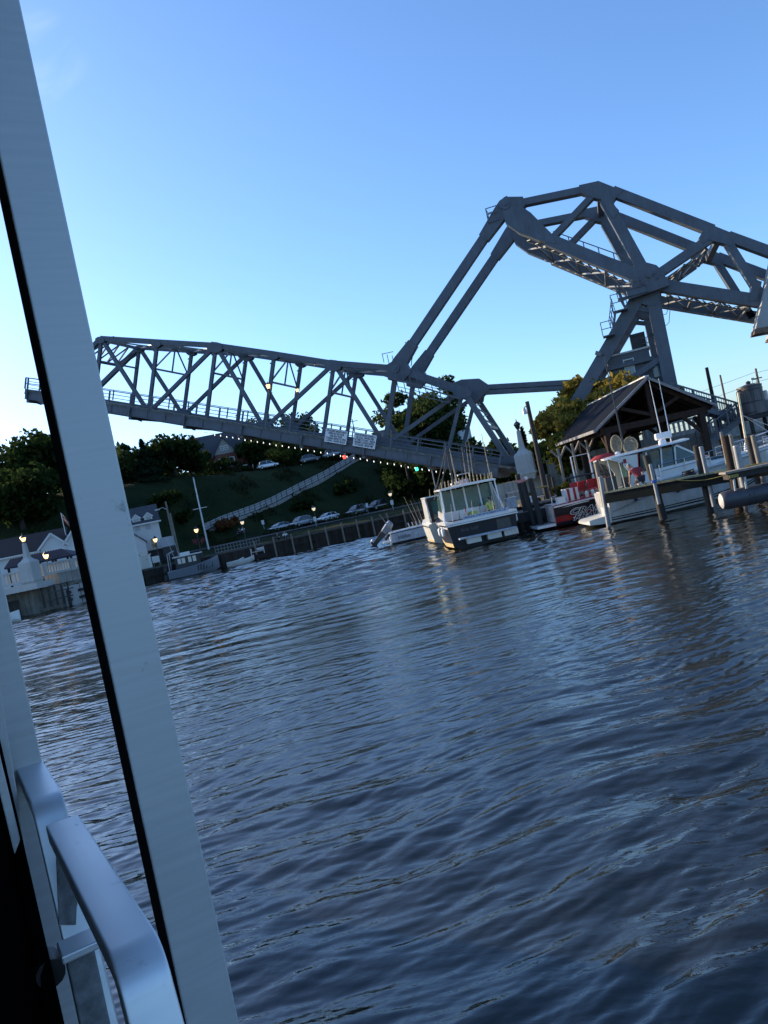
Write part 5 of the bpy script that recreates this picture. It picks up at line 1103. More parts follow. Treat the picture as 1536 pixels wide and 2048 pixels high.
# fixed dock in front of the cruiser
D0, D1 = V(9.97, 34.9, 0), V(21.5, 25.6, 0); DD = (D1-D0).normalized(); DN = V(-DD.y, DD.x, 0); DZ = 1.6
dk = thing('dock', 'dark timber finger dock crossing in front of the white cruiser', 'dock', (0, 0, 0)); L = (D1-D0).length
dp_ = lambda s, t, z: D0+DD*s+DN*t+V(0, 0, z)
m = MB(); m.bar(dp_(0, .02, DZ-.27), dp_(L, .02, DZ-.27), .1, .46); m.out('fascia_beam', mat('black_green_beam', (.012, .014, .012), .9, var=.4, scale=4, spec=.15), dk); m = MB(); m.bar(dp_(0, .85, DZ-.27), dp_(L, .85, DZ-.27), .1, .46); m.out('fascia_beam', mat('black_green_beam', (.012, .014, .012), .9, var=.4, scale=4, spec=.15), dk)
n = int(L/.2)
for i in range(n): m = MB(); m.bar(dp_((i+.04)*L/n, .43, DZ-.02), dp_((i+.96)*L/n, .43, DZ-.02), 1.0, .045); m.out('plank', WOODG, dk)
m = MB(); m.bar(dp_(0, -.04, DZ+.01), dp_(L, -.04, DZ+.01), .03, .05); m.out('edge_strip', mat('green_edge_strip', (.12, .2, .06), .6), dk)
# piles and pipes along the dock
def pilepx(px, py, bx, by, r, mt_, label, Y=None, z0=-1.5, g='piles and pipes along the right docks'):
    b = atZ(bx, by, 0) if Y is None else atY(bx, by, Y); p = atY(px, py, b.y); return piling(b.x, b.y, z0, p.z, r, label, mt_, g, (p.x-b.x, 0))
pilepx(1201,955, 1214,1049, .10, GALV, 'grey pipe standing at the stern of the white cruiser', 35.4)
pilepx(1192,925, 1203,985, .12, WOODG, 'pale round post just left of the cruiser stern pipe', 37.5)
pilepx(1293,912, 1331,1036, .17, WOODD, 'dark pile in the middle of the cruiser side', 33.6)
pilepx(1301,930, 1317,1000, .08, GALV, 'grey pipe with a blue collar beside the mid cruiser pile', 33.2, z0=.7)
pilepx(1392,893, 1414,985, .14, WOODD, 'dark pile at the cruiser foredeck', 32.7)
pilepx(1402,895, 1426,1000, .09, GALV, 'grey pipe strapped beside the foredeck pile', 32.2, z0=.2)
pilepx(1452,873, 1474,985, .19, WOODB, 'thick brown pile with one sunlit edge near the right edge', 30.9)
pilepx(1442,866, 1452,925, .06, WOODG, 'thin pale stake left of the thick brown pile', 32.0)
pilepx(1461,871, 1484,985, .09, WOODG, 'pale square stake right of the thick brown pile', 30.7)
pilepx(1472,893, 1497,1014, .13, GALV, 'large grey pipe reaching the water at the pontoon', 29.6, z0=.2)
pilepx(1497,876, 1513,935, .15, WOODD, 'dark pile second from the right edge', 33.5)
pilepx(1506,872, 1526,945, .11, WOODG, 'grey pile nearest the right edge', 33.0)
pilepx(1060,958, 1085,1052, .16, WOODD, 'dark pile between the black boat and the red boat', 42.2)
pilepx(1047,965, 1072,1055, .14, WOODD, 'dark pile with a pink marker on top beside the black boat', 42.6)
pilepx(1035,950, 1058,1052, .14, WOODD, 'dark pile touching the black boat starboard quarter', 43.2)
pilepx(1094,953, 1104,990, .08, WOODD, 'slim dark stake behind the red boat stern', 45.5, z0=0)
pilepx(1104,955, 1113,985, .08, WOODD, 'second slim dark stake behind the red boat stern', 45.8, z0=0)
p = atY(1043, 961, 42.6); t = thing('channel_marker', 'small pink and white marker board on a dark pile', 'marker', p); m = MB(); m.bar((-.28, -.2, -.04), (.28, -.2, .04), .04, .16); m.out('board', mat('faded_red_board', (.5, .2, .18), .7), t); m = MB(); m.box((.24, -.2, .08), (.14, .045, .16)); m.out('end_block', WHITE, t)
p = atZ(1314, 968, DZ); t = thing('blue_collar', 'bright blue strap round the grey dock pipe', 'strap', (atY(1307, 960, 33.2).x, 33.2, DZ+.1)); m = MB(); m.lathe([(.085, -.07), (.125, -.05), (.125, .05), (.085, .07)], n=12); m.out('band', mat('blue_strap', (.02, .08, .3), .5), t); m = MB(); m.box((.13, 0, 0), (.05, .06, .08)); m.out('buckle', ALU, t)
# dock beside the red boat stern
sd = thing('side_dock', 'low dark dock between the black boat and the red boat', 'dock', (0, 0, 0))
for i in range(14): m = MB(); y = 43.0+i*.2; m.bb((7.3, y, 1.1), (9.0, y+.17, 1.16)); m.out('plank', WOODG, sd)
m = MB(); m.bb((7.2, 42.9, .6), (9.1, 43.0, 1.12)); m.out('fascia_beam', WOODD, sd)
for x in (7.4, 8.9): m = MB(); m.tube([(x, 43.1, -1.5), (x, 43.1, 1.1)], .13, 8); m.out('pile', WOODD, sd)
for j, (px, py, nx, ny, mt_, lb_) in enumerate(((1065,978,1095,972,ROPEY,'yellow pipe rail on the dock behind the dark piles'), (1068,996,1088,992,mat('pale_pink_pipe', (.6, .45, .42), .6),'pale pink pipe rail low on the dock'), (1012,987,1040,981,mat('pale_pink_pipe', (.6, .45, .42), .6),'pale pink pipe rail beside the black boat'))):
    a, b = atY(px, py, 45.8), atY(nx, ny, 45.8); t = thing('pipe_rail', lb_, 'rail', (a.x, a.y, GZ), 0, 'pipe rails on the dock'); d = b-a; m = MB(); m.tube([(0, 0, a.z-GZ), (d.x, 0, b.z-GZ)], .045, 7); m.out('rail', mt_, t)
    for x, z in ((0, a.z), (d.x, b.z)): m = MB(); m.tube([(x, 0, 0), (x, 0, z-GZ)], .04, 6); m.out('post', DARKM, t)
for j, (px, py, c, s, lb_) in enumerate(((1052,976,WHITE,.4,'white box on the dock behind the pink marker'), (1022,1003,mat('pale_grey_bin', (.5,.52,.54),.6),.55,'pale grey tub beside the black boat quarter'), (1010,978,WHITE,.35,'white bucket on the dock beyond the black boat'), (1029,1010,HIVIS,.3,'yellow green crate at the black boat quarter'))):
    p = atY(px, py, 46); t = thing('dock_box', lb_, 'box', (p.x, 46, GZ), 0, 'boxes left on the dock'); m = MB(); m.sq((0, 0), 0, s*1.1, s, s*1.1); m.out('body', c, t); m = MB(); m.bb((-s*.6, -s*.6, s*1.1+.002), (s*.6, s*.6, s*1.2)); m.out('lid', c, t)
# pontoon at the right edge
pc_ = atY(1440, 1003, 29.3); PO = Fr((pc_.x, 29.3, pc_.z), radians(-8)); po = thing('pontoon_float', 'dark cylindrical pontoon with a pale rounded end at the right edge', 'pontoon', fr=PO)
m = MB(); n = 16; R = .36; secs = []
for x, r in ((-.02, .10), (.0, .2), (.05, .29), (.13, .345), (.25, R), (.5, R), (3.2, R)): secs.append([V(x, r*cos(2*pi*k/n), r*sin(2*pi*k/n)) for k in range(n)])
m.loft(secs[2:]); m.out('tube', mat('dark_grey_float', (.05, .052, .06), .45, var=.2), po, smooth='auto'); m = MB(); m.loft(secs[:3]); m.out('end_cap', mat('pale_float_cap', (.42, .40, .37), .6), po, smooth='auto')
for x in (.55, .95): m = MB(); m.bar((x, -.25, .3), (x+.03, -.25, .75), .06, .06); m.out('bracket', ALU, po)
m = MB(); m.bb((.4, -.3, .76), (3.5, .4, .98)); m.out('deck_beam', WOODD, po); m = MB(); m.bb((.3, -.38, .983), (3.5, .5, 1.06)); m.out('deck_plate', WOODG, po)
m = MB(); m.bb((.42, -.34, .8), (.75, -.303, .92)); m.out('plate', ROPEY, po)
for x in (1.0, 1.15): m = MB(); m.tube([(x, -R-.01, .05), (x, -R+.05, .05)], .03, 8); m.out('plug', BLACK, po)
# ------------------------------------------------------------------ boats
def hull_secs(st):
    """stations (x, half beam at sheer, z sheer, half beam at chine, z chine, z keel)"""
    S = []
    for x, b, zs, c, zc, zk in st: S.append([V(x, -b*.93, zs), V(x, -b, zs-.06), V(x, -(b*.55+c*.45), (zs+zc)/2), V(x, -c, zc), V(x, 0, zk), V(x, c, zc), V(x, (b*.55+c*.45), (zs+zc)/2), V(x, b, zs-.06), V(x, b*.93, zs)])
    return S
def stripe(parent, name, st, f0, f1, mt_, sides=(-1, 1), x0=0, x1=99, eps=.012):
    """band that follows the topside between height fractions f0..f1"""
    def pt(s, f, sg):
        x, b, zs, c, zc, zk = s; zt = zs-.06; 
        if f > .5: k = (f-.5)*2; y = (b*.55+c*.45)*(1-k)+b*k
        else: k = f*2; y = c*(1-k)+(b*.55+c*.45)*k
        return V(x, sg*(y+eps), zc+(zt-zc)*f)
    for sg in sides:
        m = MB(); ss = [s for s in st if x0 <= s[0] <= x1]; a = []
        for s in ss: a += [pt(s, f0, sg), pt(s, f1, sg)]
        m.add(a, [(2*i, 2*i+2, 2*i+3, 2*i+1) for i in range(len(ss)-1)]); o = m.out(name, mt_, parent); q = o.modifiers.new('s', 'SOLIDIFY'); q.thickness = .01
def densify(st, n=4):
    o = []
    for a, b in zip(st[:-1], st[1:]):
        for k in range(n): o.append(tuple(p+(q-p)*k/n for p, q in zip(a, b)))
    return o+[st[-1]]
def outboard(parent, loc, rz, tilt, s=1.0, cowl=None):
    o = node('outboard_motor', parent, loc, rz); R = Matrix.Rotation(tilt, 3, 'Y'); T = lambda p: R @ (Vector(p)*s)
    m = MB(); m.loft([[T((x+dx*w, dy*w*.62, z)) for dx, dy in ((-.26,-.5),(.2,-.42),(.34,0),(.2,.42),(-.26,.5),(-.34,0))] for x, z, w in ((0, .12, .50), (0, .22, .62), (.0, .55, .66), (-.02, .78, .56), (-.03, .86, .36))]); m.out('cowl', cowl or BLACK, o, smooth='auto')
    m = MB(); m.loft([[T((x+dx*w, dy*w*.6, z)) for dx, dy in ((-.5,-.35),(.5,-.25),(.5,.25),(-.5,.35))] for x, z, w in ((0, .12, .36), (-.02, -.4, .26), (-.03, -.72, .22))]); m.out('leg', DARKM, o, smooth='auto')
    m = MB(); m.tube([T((.22, 0, -.72)), T((.1, 0, -.72)), T((-.25, 0, -.72))], [.03*s, .075*s, .06*s], 8); m.prism([T((.12, -.012, -.78)), T((-.1, -.012, -.78)), T((-.14, -.012, -1.0))], R @ V(0, .024*s, 0)); m.prism([T((.2, -.14, -.6)), T((-.32, -.14, -.6)), T((-.32, .14, -.6)), T((.2, .14, -.6))], R @ V(0, 0, .02*s)); m.out('gearcase', DARKM, o, smooth='auto')
    m = MB()
    for k in range(3): a = 2*pi*k/3; d = V(0, cos(a), sin(a)); m.prism([T(V(-.3, 0, -.72)+d*.03), T(V(-.28, 0, -.72)+d*.17+V(0, -d.z, d.y)*.07), T(V(-.33, 0, -.72)+d*.17-V(0, -d.z, d.y)*.07)], R @ V(-.012*s, 0, 0))
    m.out('propeller', ALU, o); m = MB(); m.box(T((.3, 0, .05)), (.14*s, .4*s, .4*s), R); m.out('clamp', DARKM, o); return o
def railing(parent, pts, h, nm='bow_rail', mt_=CHROME, r=.016, mid=True, name='rail'):
    g = node(nm, parent); pts = [Vector(p) for p in pts]
    m = MB(); m.tube([p+V(0, 0, h) for p in pts], r, 6); m.out('top_rail', mt_, g)
    if mid: m = MB(); m.tube([p+V(0, 0, h*.5) for p in pts], r*.8, 6); m.out('mid_rail', mt_, g)
    for p in pts: m = MB(); m.tube([p, p+V(0, 0, h)], r, 6); m.out('stanchion', mt_, g)
    return g
# --- black hulled charter boat, stern to the camera (local x forward = away)
BB = Fr((5.0, 41.0, 0), radians(90+3)); bb = thing('charter_boat', 'black hulled charter fishing boat with a white cabin, stern towards us', 'boat', fr=BB)
bt = lambda x, y, t=0.0: BB.ox(x, y, t)
st = densify([(0, 1.88, 1.36, 1.72, .12, -.35), (2.5, 1.95, 1.42, 1.8, .12, -.45), (5.5, 1.8, 1.62, 1.55, .2, -.5), (8.0, 1.1, 1.9, .75, .4, -.4), (9.4, .12, 2.15, .05, .9, .1)])
m = MB(); m.loft(hull_secs(st)); m.out('hull', BLACKH, bb, smooth='auto')
LG_ = mat('sun_bleached_black', (.06, .058, .055), .5, var=.4, scale=3)
m = MB()   # white coaming round the cockpit
for s in (-1, 1): m.bb((-.03, s*1.93-.16, 1.37), (9*.33, s*1.93+.02 if s > 0 else s*1.93+.3, 1.47)) if False else m.bar((-.02, s*1.78, 1.43), (3.2, s*1.80, 1.46), .36, .13)
m.bar((-.04, -1.6, 1.43), (-.04, 1.6, 1.43), .3, .13); m.bar((-.2, -1.94, 1.31), (-.2, 1.94, 1.31), .05, .07); m.out('coaming', GEL, bb)
stripe(bb, 'rub_strake', st, .88, .95, GEL, x1=9)
stripe(bb, 'boot_stripe', st, .02, .2, mat('yellowed_boot_stripe', (.5, .36, .16), .6), x1=6)
m = MB(); m.bb((-.17, -1.5, 1.50), (-.13, 1.0, 1.67)); m.out('name_board', mat('pale_blue_board', (.45, .52, .62), .5), bb)
text('REEL.MOM.SERVICE', .15, (-.175, -.25, 1.585), (radians(90), 0, radians(-90)), mat('navy_lettering', (.01, .02, .10), .4), bb, fit=2.2)
text('Sassy Lady', .27, (-.012, .75, .98), (radians(90), 0, radians(-90)), mat('faint_script', (.05, .06, .085), .3), bb, shear=.3, fit=1.0)
m = MB(); m.bb((-.02, -1.5, .62), (-.008, -.75, 1.15)); m.out('transom_door', mat('dark_transom_door', (.02, .023, .03), .25), bb)
m = MB(); m.bb((-.62, -1.65, .52), (-.003, 1.45, .60)); m.out('swim_platform', mat('grey_blue_platform', (.42, .46, .52), .5), bb)
for y in (-1.4, -.5, .6): m = MB(); m.bb((-.5, y-.3, .22), (-.01, y+.45, .517)); m.out('platform_bracket', GELD, bb)
m = MB(); m.bb((.05, -1.68, .55), (3.1, 1.68, .62)); m.out('cockpit_sole', GELD, bb)
for s in (-1, 1): m = MB(); m.bar((.05, s*1.66, 1.0), (3.1, s*1.68, 1.0), .06, .8); m.out('cockpit_liner', GEL, bb)
m = MB(); m.bar((.1, -1.6, 1.0), (.1, 1.6, 1.0), .08, .75); m.out('transom_liner', GEL, bb)
# cabin: bulkhead, windows, hardtop
cx = 3.2; zr = 3.28
m = MB(); m.bb((cx, -1.55, .62), (cx+.08, 1.55, 1.95)); m.out('bulkhead', GEL, bb)
for y in (-1.52, -.78, .1, .85, 1.52): m = MB(); m.bar((cx+.04, y, 1.95), (cx+.04, y*.97, zr-.08), .09, .09); m.out('mullion', GEL, bb)
for y0, y1 in ((-1.47, -.83), (-.73, .05), (.15, .8), (.9, 1.47)): m = MB(); m.bb((cx+.03, y0, 1.97), (cx+.05, y1, zr-.12)); m.out('pane', TINT, bb)
for s in (-1, 1):
    m = MB(); m.prism([V(cx, s*1.5, 1.3), V(cx+3.4, s*1.4, 1.6), V(cx+3.2, s*1.35, 2.1), V(cx, s*1.52, 1.95)], (0, s*.06, 0)); m.out('cabin_side', GEL, bb)
    m = MB(); m.prism([V(cx+.1, s*1.5, 1.97), V(cx+3.1, s*1.36, 2.12), V(cx+2.3, s*1.36, zr-.1), V(cx+.1, s*1.46, zr-.1)], (0, s*.03, 0)); m.out('side_pane', TINT, bb)
m = MB(); m.prism([V(cx+3.25, -1.35, 2.0), V(cx+3.25, 1.35, 2.0), V(cx+2.35, 1.33, zr-.08), V(cx+2.35, -1.33, zr-.08)], (.03, 0, 0)); m.out('windscreen', TINT, bb)
m = MB(); m.prism([V(cx+3.2, -1.4, 1.6), V(cx+3.2, 1.4, 1.6), V(9.0, .25, 2.12), V(9.0, -.25, 2.12)], (0, 0, .05)); m.out('foredeck', GEL, bb)
m = MB(); m.loft([[V(x, -w, z), V(x, -w*.98, z+.09), V(x, 0, z+.15), V(x, w*.98, z+.09), V(x, w, z), V(x, 0, z+.03)] for x, w, z in ((cx-1.15, 1.62, zr-.04), (cx, 1.66, zr), (cx+2.6, 1.5, zr), (cx+2.9, 1.3, zr-.04))]); m.out('hardtop', GEL, bb, smooth='auto')
for s in (-1, 1): m = MB(); m.tube([(cx-1.0, s*1.55, zr), (cx-1.1, s*1.58, 2.2), (cx-1.25, s*1.72, 1.48)], .045, 8); m.out('hardtop_leg', GEL, bb)
for s in (-1, 1): m = MB(); m.prism([V(cx, s*1.5, 1.0), V(cx-1.2, s*1.6, 1.0), V(cx-.9, s*1.6, 1.9), V(cx, s*1.52, zr-.1)], (0, s*.05, 0)); m.out('side_wing', GEL, bb)
rh = MB(); rh.tube([(0, 0, 0), (-.12, 0, .34)], .035, 8); r0 = rh.out('rod_holder', TAN, bb); r0.location = (cx-1.05, -1.45, zr+.08)
for i in range(1, 15): inst(r0, bb, V(cx-1.05, -1.45+i*2.9/14, zr+.08+.05*sin(pi*i/14)))
m = MB(); m.bb((cx-.5, -1.0, .62), (cx-.02, .9, 1.42)); m.out('bait_station', GEL, bb); m = MB(); m.bb((cx-.7, -.3, 1.44), (cx-.05, .1, 1.75)); m.out('cooler', HIVIS, bb)
m = MB(); m.bb((1.1, -1.2, .62), (1.6, .8, 1.18)); m.out('fish_box', GEL, bb); m = MB(); m.lathe([(.16, 1.2), (.05, 1.5), (.01, 1.52)], (.6, .15, 0), 8); m.out('cone', mat('orange_pink', (.6, .25, .2), .6), bb)
m = MB(); m.lathe([(.22, .0), (.30, .06), (.30, .14), (.1, .2)], (cx+.9, .35, zr+.14), 14); m.out('radome', WHITE, bb, smooth='auto')
m = MB(); m.tube([(cx+.6, .3, zr+.1), (cx+.6, .3, zr+.7), (cx+.6, -.5, zr+.7), (cx+.6, -.5, zr+.1)], .03, 6); m.out('electronics_arch', ALU, bb); m = MB(); m.box((cx+.5, -.1, zr+.25), (.35, .5, .26)); m.out('kicker_cover', mat('pale_mauve', (.45, .4, .5), .6), bb)
for (a, b, r) in (((1002,985),(901,862),.02),):
    pass
def whip(parent, base, top, r, mt_, nm='antenna'): m = MB(); m.tube([base, Vector(base).lerp(Vector(top), .5), top], [r, r*.8, r*.4], 6); return m.out(nm, mt_, parent)
tq = lambda x, y: bt(x, y, cx)
whip(bb, tq(905, 960)+V(0, 0, -.3), tq(892, 895), .075, DARKM, 'outrigger'); whip(bb, tq(912, 958), tq(899, 897), .05, TAN, 'outrigger')
whip(bb, tq(980, 950)+V(0, 0, -.2), tq(963, 868), .03, TAN, 'antenna')
for px in (925, 932, 940, 946, 953): whip(bb, tq(px, 955)+V(0, 0, -.2), tq(px-9, 882+(px*7) % 22), .022, DARKM if px % 2 else TAN, 'fishing_rod')
for a, b in (((892,896),(873,975)), ((893,898),(884,972)), ((895,902),(962,945)), ((893,935),(868,1000))): m = MB(); m.tube([tq(*a), tq(*b)], .022, 4); m.out('stay', DARKM, bb)
m = MB(); q = bt(989, 1010, 2.4); m.prism([V(1.8, -1.62, 1.0), V(3.1, -1.6, 1.0), V(3.1, -1.55, 1.9), V(2.4, -1.6, 1.5)], (0, -.04, 0)); m.out('side_curtain', mat('pale_blue_curtain', (.4, .45, .55), .6), bb)
rg = random.Random(8)
for i in range(16):
    x, y = rg.uniform(.35, 2.9), rg.uniform(-1.5, 1.5); c = (DARKM, WHITE, TAN, REDH, ALU, HIVIS)[i % 6]; m = MB(); z = 1.2 if 1.0 < x < 1.7 and -1.2 < y < .8 else .63
    if i % 3: m.lathe([(.1, z), (.14, z+.34), (.05, z+.36)], (x, y, 0), 9)
    else: m.tube([(x, y, z), (x-.1, y+.05, z+.9)], .03, 6)
    m.out('bucket' if i % 3 else 'gaff', c, bb)
for i in range(9): whip(bb, V(.15+.02*i, -1.55+.38*i, 1.5), V(-.1, -1.5+.37*i, 1.95+.25*(i % 3)), .02, (TAN, DARKM, ALU)[i % 3], 'rod_butt')
for s in (-1, 1):
    for k in range(2): m = MB(); m.lathe([(.02, .0), (.11, .08), (.12, .4), (.04, .5)], (1.0+1.4*k, s*2.02, .75), 10); m.out('fender', WHITE, bb, smooth='auto'); m = MB(); m.tube([(1.0+1.4*k, s*2.02, 1.25), (1.0+1.4*k, s*1.9, 1.5)], .015, 4); m.out('fender_line', DARKM, bb)
# --- white cabin boat moored beyond it
WB = Fr((3.9, 49.2, 0), radians(90+4)); wb = thing('cabin_boat', 'small white cabin boat with a dark window frame beside the black boat', 'boat', fr=WB)
st = densify([(0, 1.3, 1.35, 1.1, .15, -.3), (3, 1.35, 1.45, 1.15, .15, -.4), (5, 1.0, 1.6, .7, .3, -.3), (6.4, .1, 1.8, .05, .7, .1)], 3)
m = MB(); m.loft(hull_secs(st)); m.out('hull', GELD, wb, smooth='auto'); stripe(wb, 'boot_stripe', st, .02, .12, mat('yellowed_boot_stripe', (.5, .36, .16), .6)); stripe(wb, 'rub_rail', st, .86, .93, BLACK)
m = MB(); m.bb((-.03, -1.1, 1.36), (3.0, 1.1, 1.42)); m.out('deck', GEL, wb)
m = MB()
for y in (-1.05, .95): m.bar((.25, y, 1.42), (.3, y, 2.95), .22, .2)
m.bar((.28, -1.1, 2.9), (.28, 1.05, 2.9), .22, .22); m.bar((.28, -1.1, 1.5), (.28, 1.05, 1.5), .2, .16); m.out('window_frame', BLACK, wb)
m = MB(); m.bb((.28, -.95, 1.5), (.31, .85, 2.85)); m.out('pane', TINT, wb); m = MB(); m.bb((.1, -1.15, 3.02), (2.6, 1.15, 3.1)); m.out('hardtop', GEL, wb)
for s in (-1, 1): m = MB(); m.bb((.3, s*1.1-.03, 1.42), (2.4, s*1.1+.03, 3.0)); m.out('cabin_side', GEL, wb)
for i in range(6): whip(wb, V(.2, -.9+.34*i, 3.1), V(-.1, -.92+.34*i, 3.55), .03, TAN, 'rod_butt')
m = MB(); m.tube([(-.3, 1.1, 1.4), (-.3, 1.15, 2.2), (.3, 1.15, 2.95)], .03, 6); m.out('grab_rail', CHROME, wb)
# --- skiff with a raised outboard
SK = Fr((.05, 60.3, 0), radians(4)); sk = thing('outboard_skiff', 'pale blue grey open skiff with its outboard motor tilted up', 'boat', fr=SK)
st = densify([(0, 1.15, 1.0, .95, .1, -.2), (3.5, 1.2, 1.1, 1.0, .1, -.25), (5.2, .8, 1.35, .5, .3, -.1), (6.3, .08, 1.6, .04, .8, .3)], 3)
m = MB(); m.loft(hull_secs(st)); m.out('hull', mat('pale_blue_gelcoat', (.48, .54, .60), .3, coat=.3), sk, smooth='auto'); stripe(sk, 'rub_rail', st, .9, .98, DARKM); stripe(sk, 'boot_stripe', st, .0, .1, BLACKH)
text('Vohn', .42, (.95, -1.175, .52), (radians(86), 0, 0), mat('dark_script', (.02, .03, .06), .4), sk, shear=.3, fit=.95)
m = MB(); m.bb((-.6, -.9, .25), (-.003, .9, .34)); m.out('engine_bracket', GEL, sk); ob = outboard(sk, (-.55, -.1, .95), 0, radians(48), 1.4, mat('silver_grey_cowl', (.22, .24, .27), .3, coat=.5))
whip(sk, V(.25, -.6, 1.0), V(-.5, -.6, 2.6), .05, WOODG, 'push_pole')
for i in range(7): whip(sk, V(2.2+.12*i, -.4+.1*(i % 3), 1.0), V(1.5+.22*i, .0, 3.1+.5*sin(i*2.1)), .02, TAN if i % 2 else DARKM, 'fishing_rod')
for i in range(5): m = MB(); m.tube([(1.6+.3*i, -.75, 1.05), (1.55+.3*i, -.75, 1.45)], .05, 6); m.out('rod_tube', mat('pinkish_tubes', (.55, .5, .45), .6), sk)
# --- red and black boat
RF = Fr((8.85, 42.3, 0), 0); rbt = thing('red_fishing_boat', 'red and black fishing boat lettered CRAN FRAN on its side', 'boat', fr=RF)
st = densify([(0, 1.45, 1.24, 1.3, .12, -.3), (3, 1.5, 1.34, 1.35, .12, -.4), (6, 1.35, 1.6, 1.05, .2, -.4), (8, .7, 1.9, .4, .5, -.1), (9.2, .08, 2.15, .04, 1.0, .4)])
m = MB(); m.loft(hull_secs(st)); m.out('hull', REDH, rbt, smooth='auto')
stripe(rbt, 'black_band', st, .48, .97, BLACKH, x0=.0, eps=.014); stripe(rbt, 'black_band', st, .0, .16, BLACKH, eps=.014); stripe(rbt, 'gunwale_stripe', st, .93, 1.0, GEL, eps=.03)
m = MB(); m.prism([V(.4, -1.50, 1.03), V(1.2, -1.505, 1.12), V(1.9, -1.51, 1.13), V(1.9, -1.51, 1.09), V(1.2, -1.505, 1.07)], (0, -.01, 0)); m.out('white_flash', GEL, rbt)
OUTL = mat('white_outline', (.62, .62, .62), .4)
for ln, pa_, pb_ in (('CRAN', (1137,1027), (1204,1010)), ('FRAN', (1144,1037), (1206,1022))):
    qa, qb = RF.on(*pa_, -1.5), RF.on(*pb_, -1.5); x = (qa.x+qb.x)/2; z = (qa.z+qb.z)/2; w = qb.x-qa.x
    text(ln, .40, (x, -1.535, z), (radians(88), 0, 0), OUTL, rbt, shear=.45, offset=.03, fit=w*1.07, name='lettering_outline'); text(ln, .39, (x, -1.548, z), (radians(88), 0, 0), BLACKH, rbt, shear=.45, offset=.005, fit=w)
m = MB(); m.prism([V(.95, -1.50, .40), V(1.15, -1.505, .46), V(1.6, -1.51, .48), V(1.65, -1.51, .30), V(1.35, -1.505, .25)], (0, -.014, 0)); m.out('red_emblem', REDH, rbt); m = MB(); m.prism([V(.88, -1.50, .40), V(1.14, -1.50, .50), V(1.68, -1.505, .52), V(1.72, -1.505, .28), V(1.35, -1.50, .20)], (0, -.008, 0)); m.out('emblem_outline', OUTL, rbt)
m = MB(); m.bb((-.02, -1.3, .35), (-.004, 1.3, 1.22)); m.out('transom', mat('pale_stained_transom', (.5, .42, .36), .5, var=.4, scale=4), rbt)
m = MB(); m.bb((-1.05, -1.35, .16), (-.03, 1.2, .30)); m.out('swim_platform', GEL, rbt)
m = MB(); m.bb((.1, -1.25, 1.22), (5.5, 1.25, 1.27)); m.out('deck', GELD, rbt)
m = MB(); m.bb((.35, -1.2, 1.27), (.75, -.7, 1.6)); m.out('battery_box', GEL, rbt); m = MB(); m.bb((.95, -.9, 1.27), (1.6, .2, 1.95)); m.out('console', GEL, rbt)
for x in (1.0, 1.33): m = MB(); m.bb((x, -.935, 1.3), (x+.12, -.903, 1.95)); m.out('red_strap', RED, rbt)
for i in range(5): m = MB(); x = 2.0+i*.36; m.lathe([(.09, 1.27), (.1, 1.55), (.05, 1.65)], (x, -1.0+.1*(i % 2), 0), 8); m.out('jug', (GELD, WHITE, ROPEY)[i % 3], rbt)
m = MB(); m.tube([(.0, -1.3, 1.25), (.02, -1.35, 1.7), (.3, -1.35, 1.72)], .03, 6); m.out('stern_rail', CHROME, rbt)
DC = 'red deck chairs aboard the red boat'
for i in range(6):
    t = thing('deck_chair', 'red folding deck chair aboard the red boat, %s' % ('closest to the stern', 'second from the stern', 'third from the stern', 'third from the cabin end', 'second from the cabin end', 'last one under the rod rack')[i], 'chair', RF.M @ V(1.5+i*.42, -.35+.15*(i % 2), 1.27), radians(180+10*(i % 3)), DC)
    if i == 0:
        m = MB(); m.box((0, 0, .38), (.42, .42, .05)); sa = m.out('seat', RED, t); m = MB(); m.box((0, .2, .68), (.42, .05, .5), Matrix.Rotation(-.15, 3, 'X')); sb = m.out('backrest', RED, t)
        m = MB(); m.tube([(-.2, -.18, 0), (.2, .2, .4)], .015, 5); m.tube([(.2, -.18, 0), (-.2, .2, .4)], .015, 5); sc_ = m.out('leg', DARKM, t)
    else:
        for s in (sa, sb, sc_): inst(s, t)
rr = node('rod_rack', rbt)
for i in range(22):
    r_ = random.Random(i); x = 3.0+.05*i; m = MB(); m.tube([(x, -.9+.3*r_.random(), 1.9), (x-.45+.2*r_.random(), -.8, 2.75+.4*r_.random())], .022, 5); m.out('rod', (TAN, DARKM, WOODB)[i % 3], rr)
m = MB(); m.tube([(2.9, -.85, 1.27), (2.9, -.85, 2.3), (4.3, -.85, 2.3), (4.3, -.85, 1.27)], .04, 6); m.out('frame', DARKM, rr)
TINTD = mat('dark_green_glass', (.015, .05, .05), .05, var=.35, scale=1.2, alpha=.93, spec=.6)
# --- white cruiser
CF = Fr((10.55, 37.75, 0), radians(-4)); cr = thing('white_cruiser', 'white cabin cruiser with green glass behind the dark finger dock', 'boat', fr=CF)
st = densify([(0, 1.5, 1.50, 1.40, .1, -.3), (2.2, 1.6, 1.62, 1.5, .1, -.45), (4.6, 1.58, 1.75, 1.35, .15, -.5), (6.6, 1.15, 1.9, .8, .35, -.4), (8.0, .5, 2.05, .25, .8, 0), (8.7, .06, 2.15, .03, 1.3, .7)])
m = MB(); m.loft(hull_secs(st)); m.out('hull', mat('worn_white_hull', (.52, .52, .49), .28, var=.07, scale=1.2, streak=.12, coat=.3), cr, smooth='auto'); stripe(cr, 'boot_stripe', st, .06, .10, BLACKH, x1=8.4); stripe(cr, 'boot_stripe', st, .14, .17, BLACKH, x1=8.4); stripe(cr, 'rub_rail', st, .93, .99, mat('grey_rub_rail', (.3, .3, .3), .5))
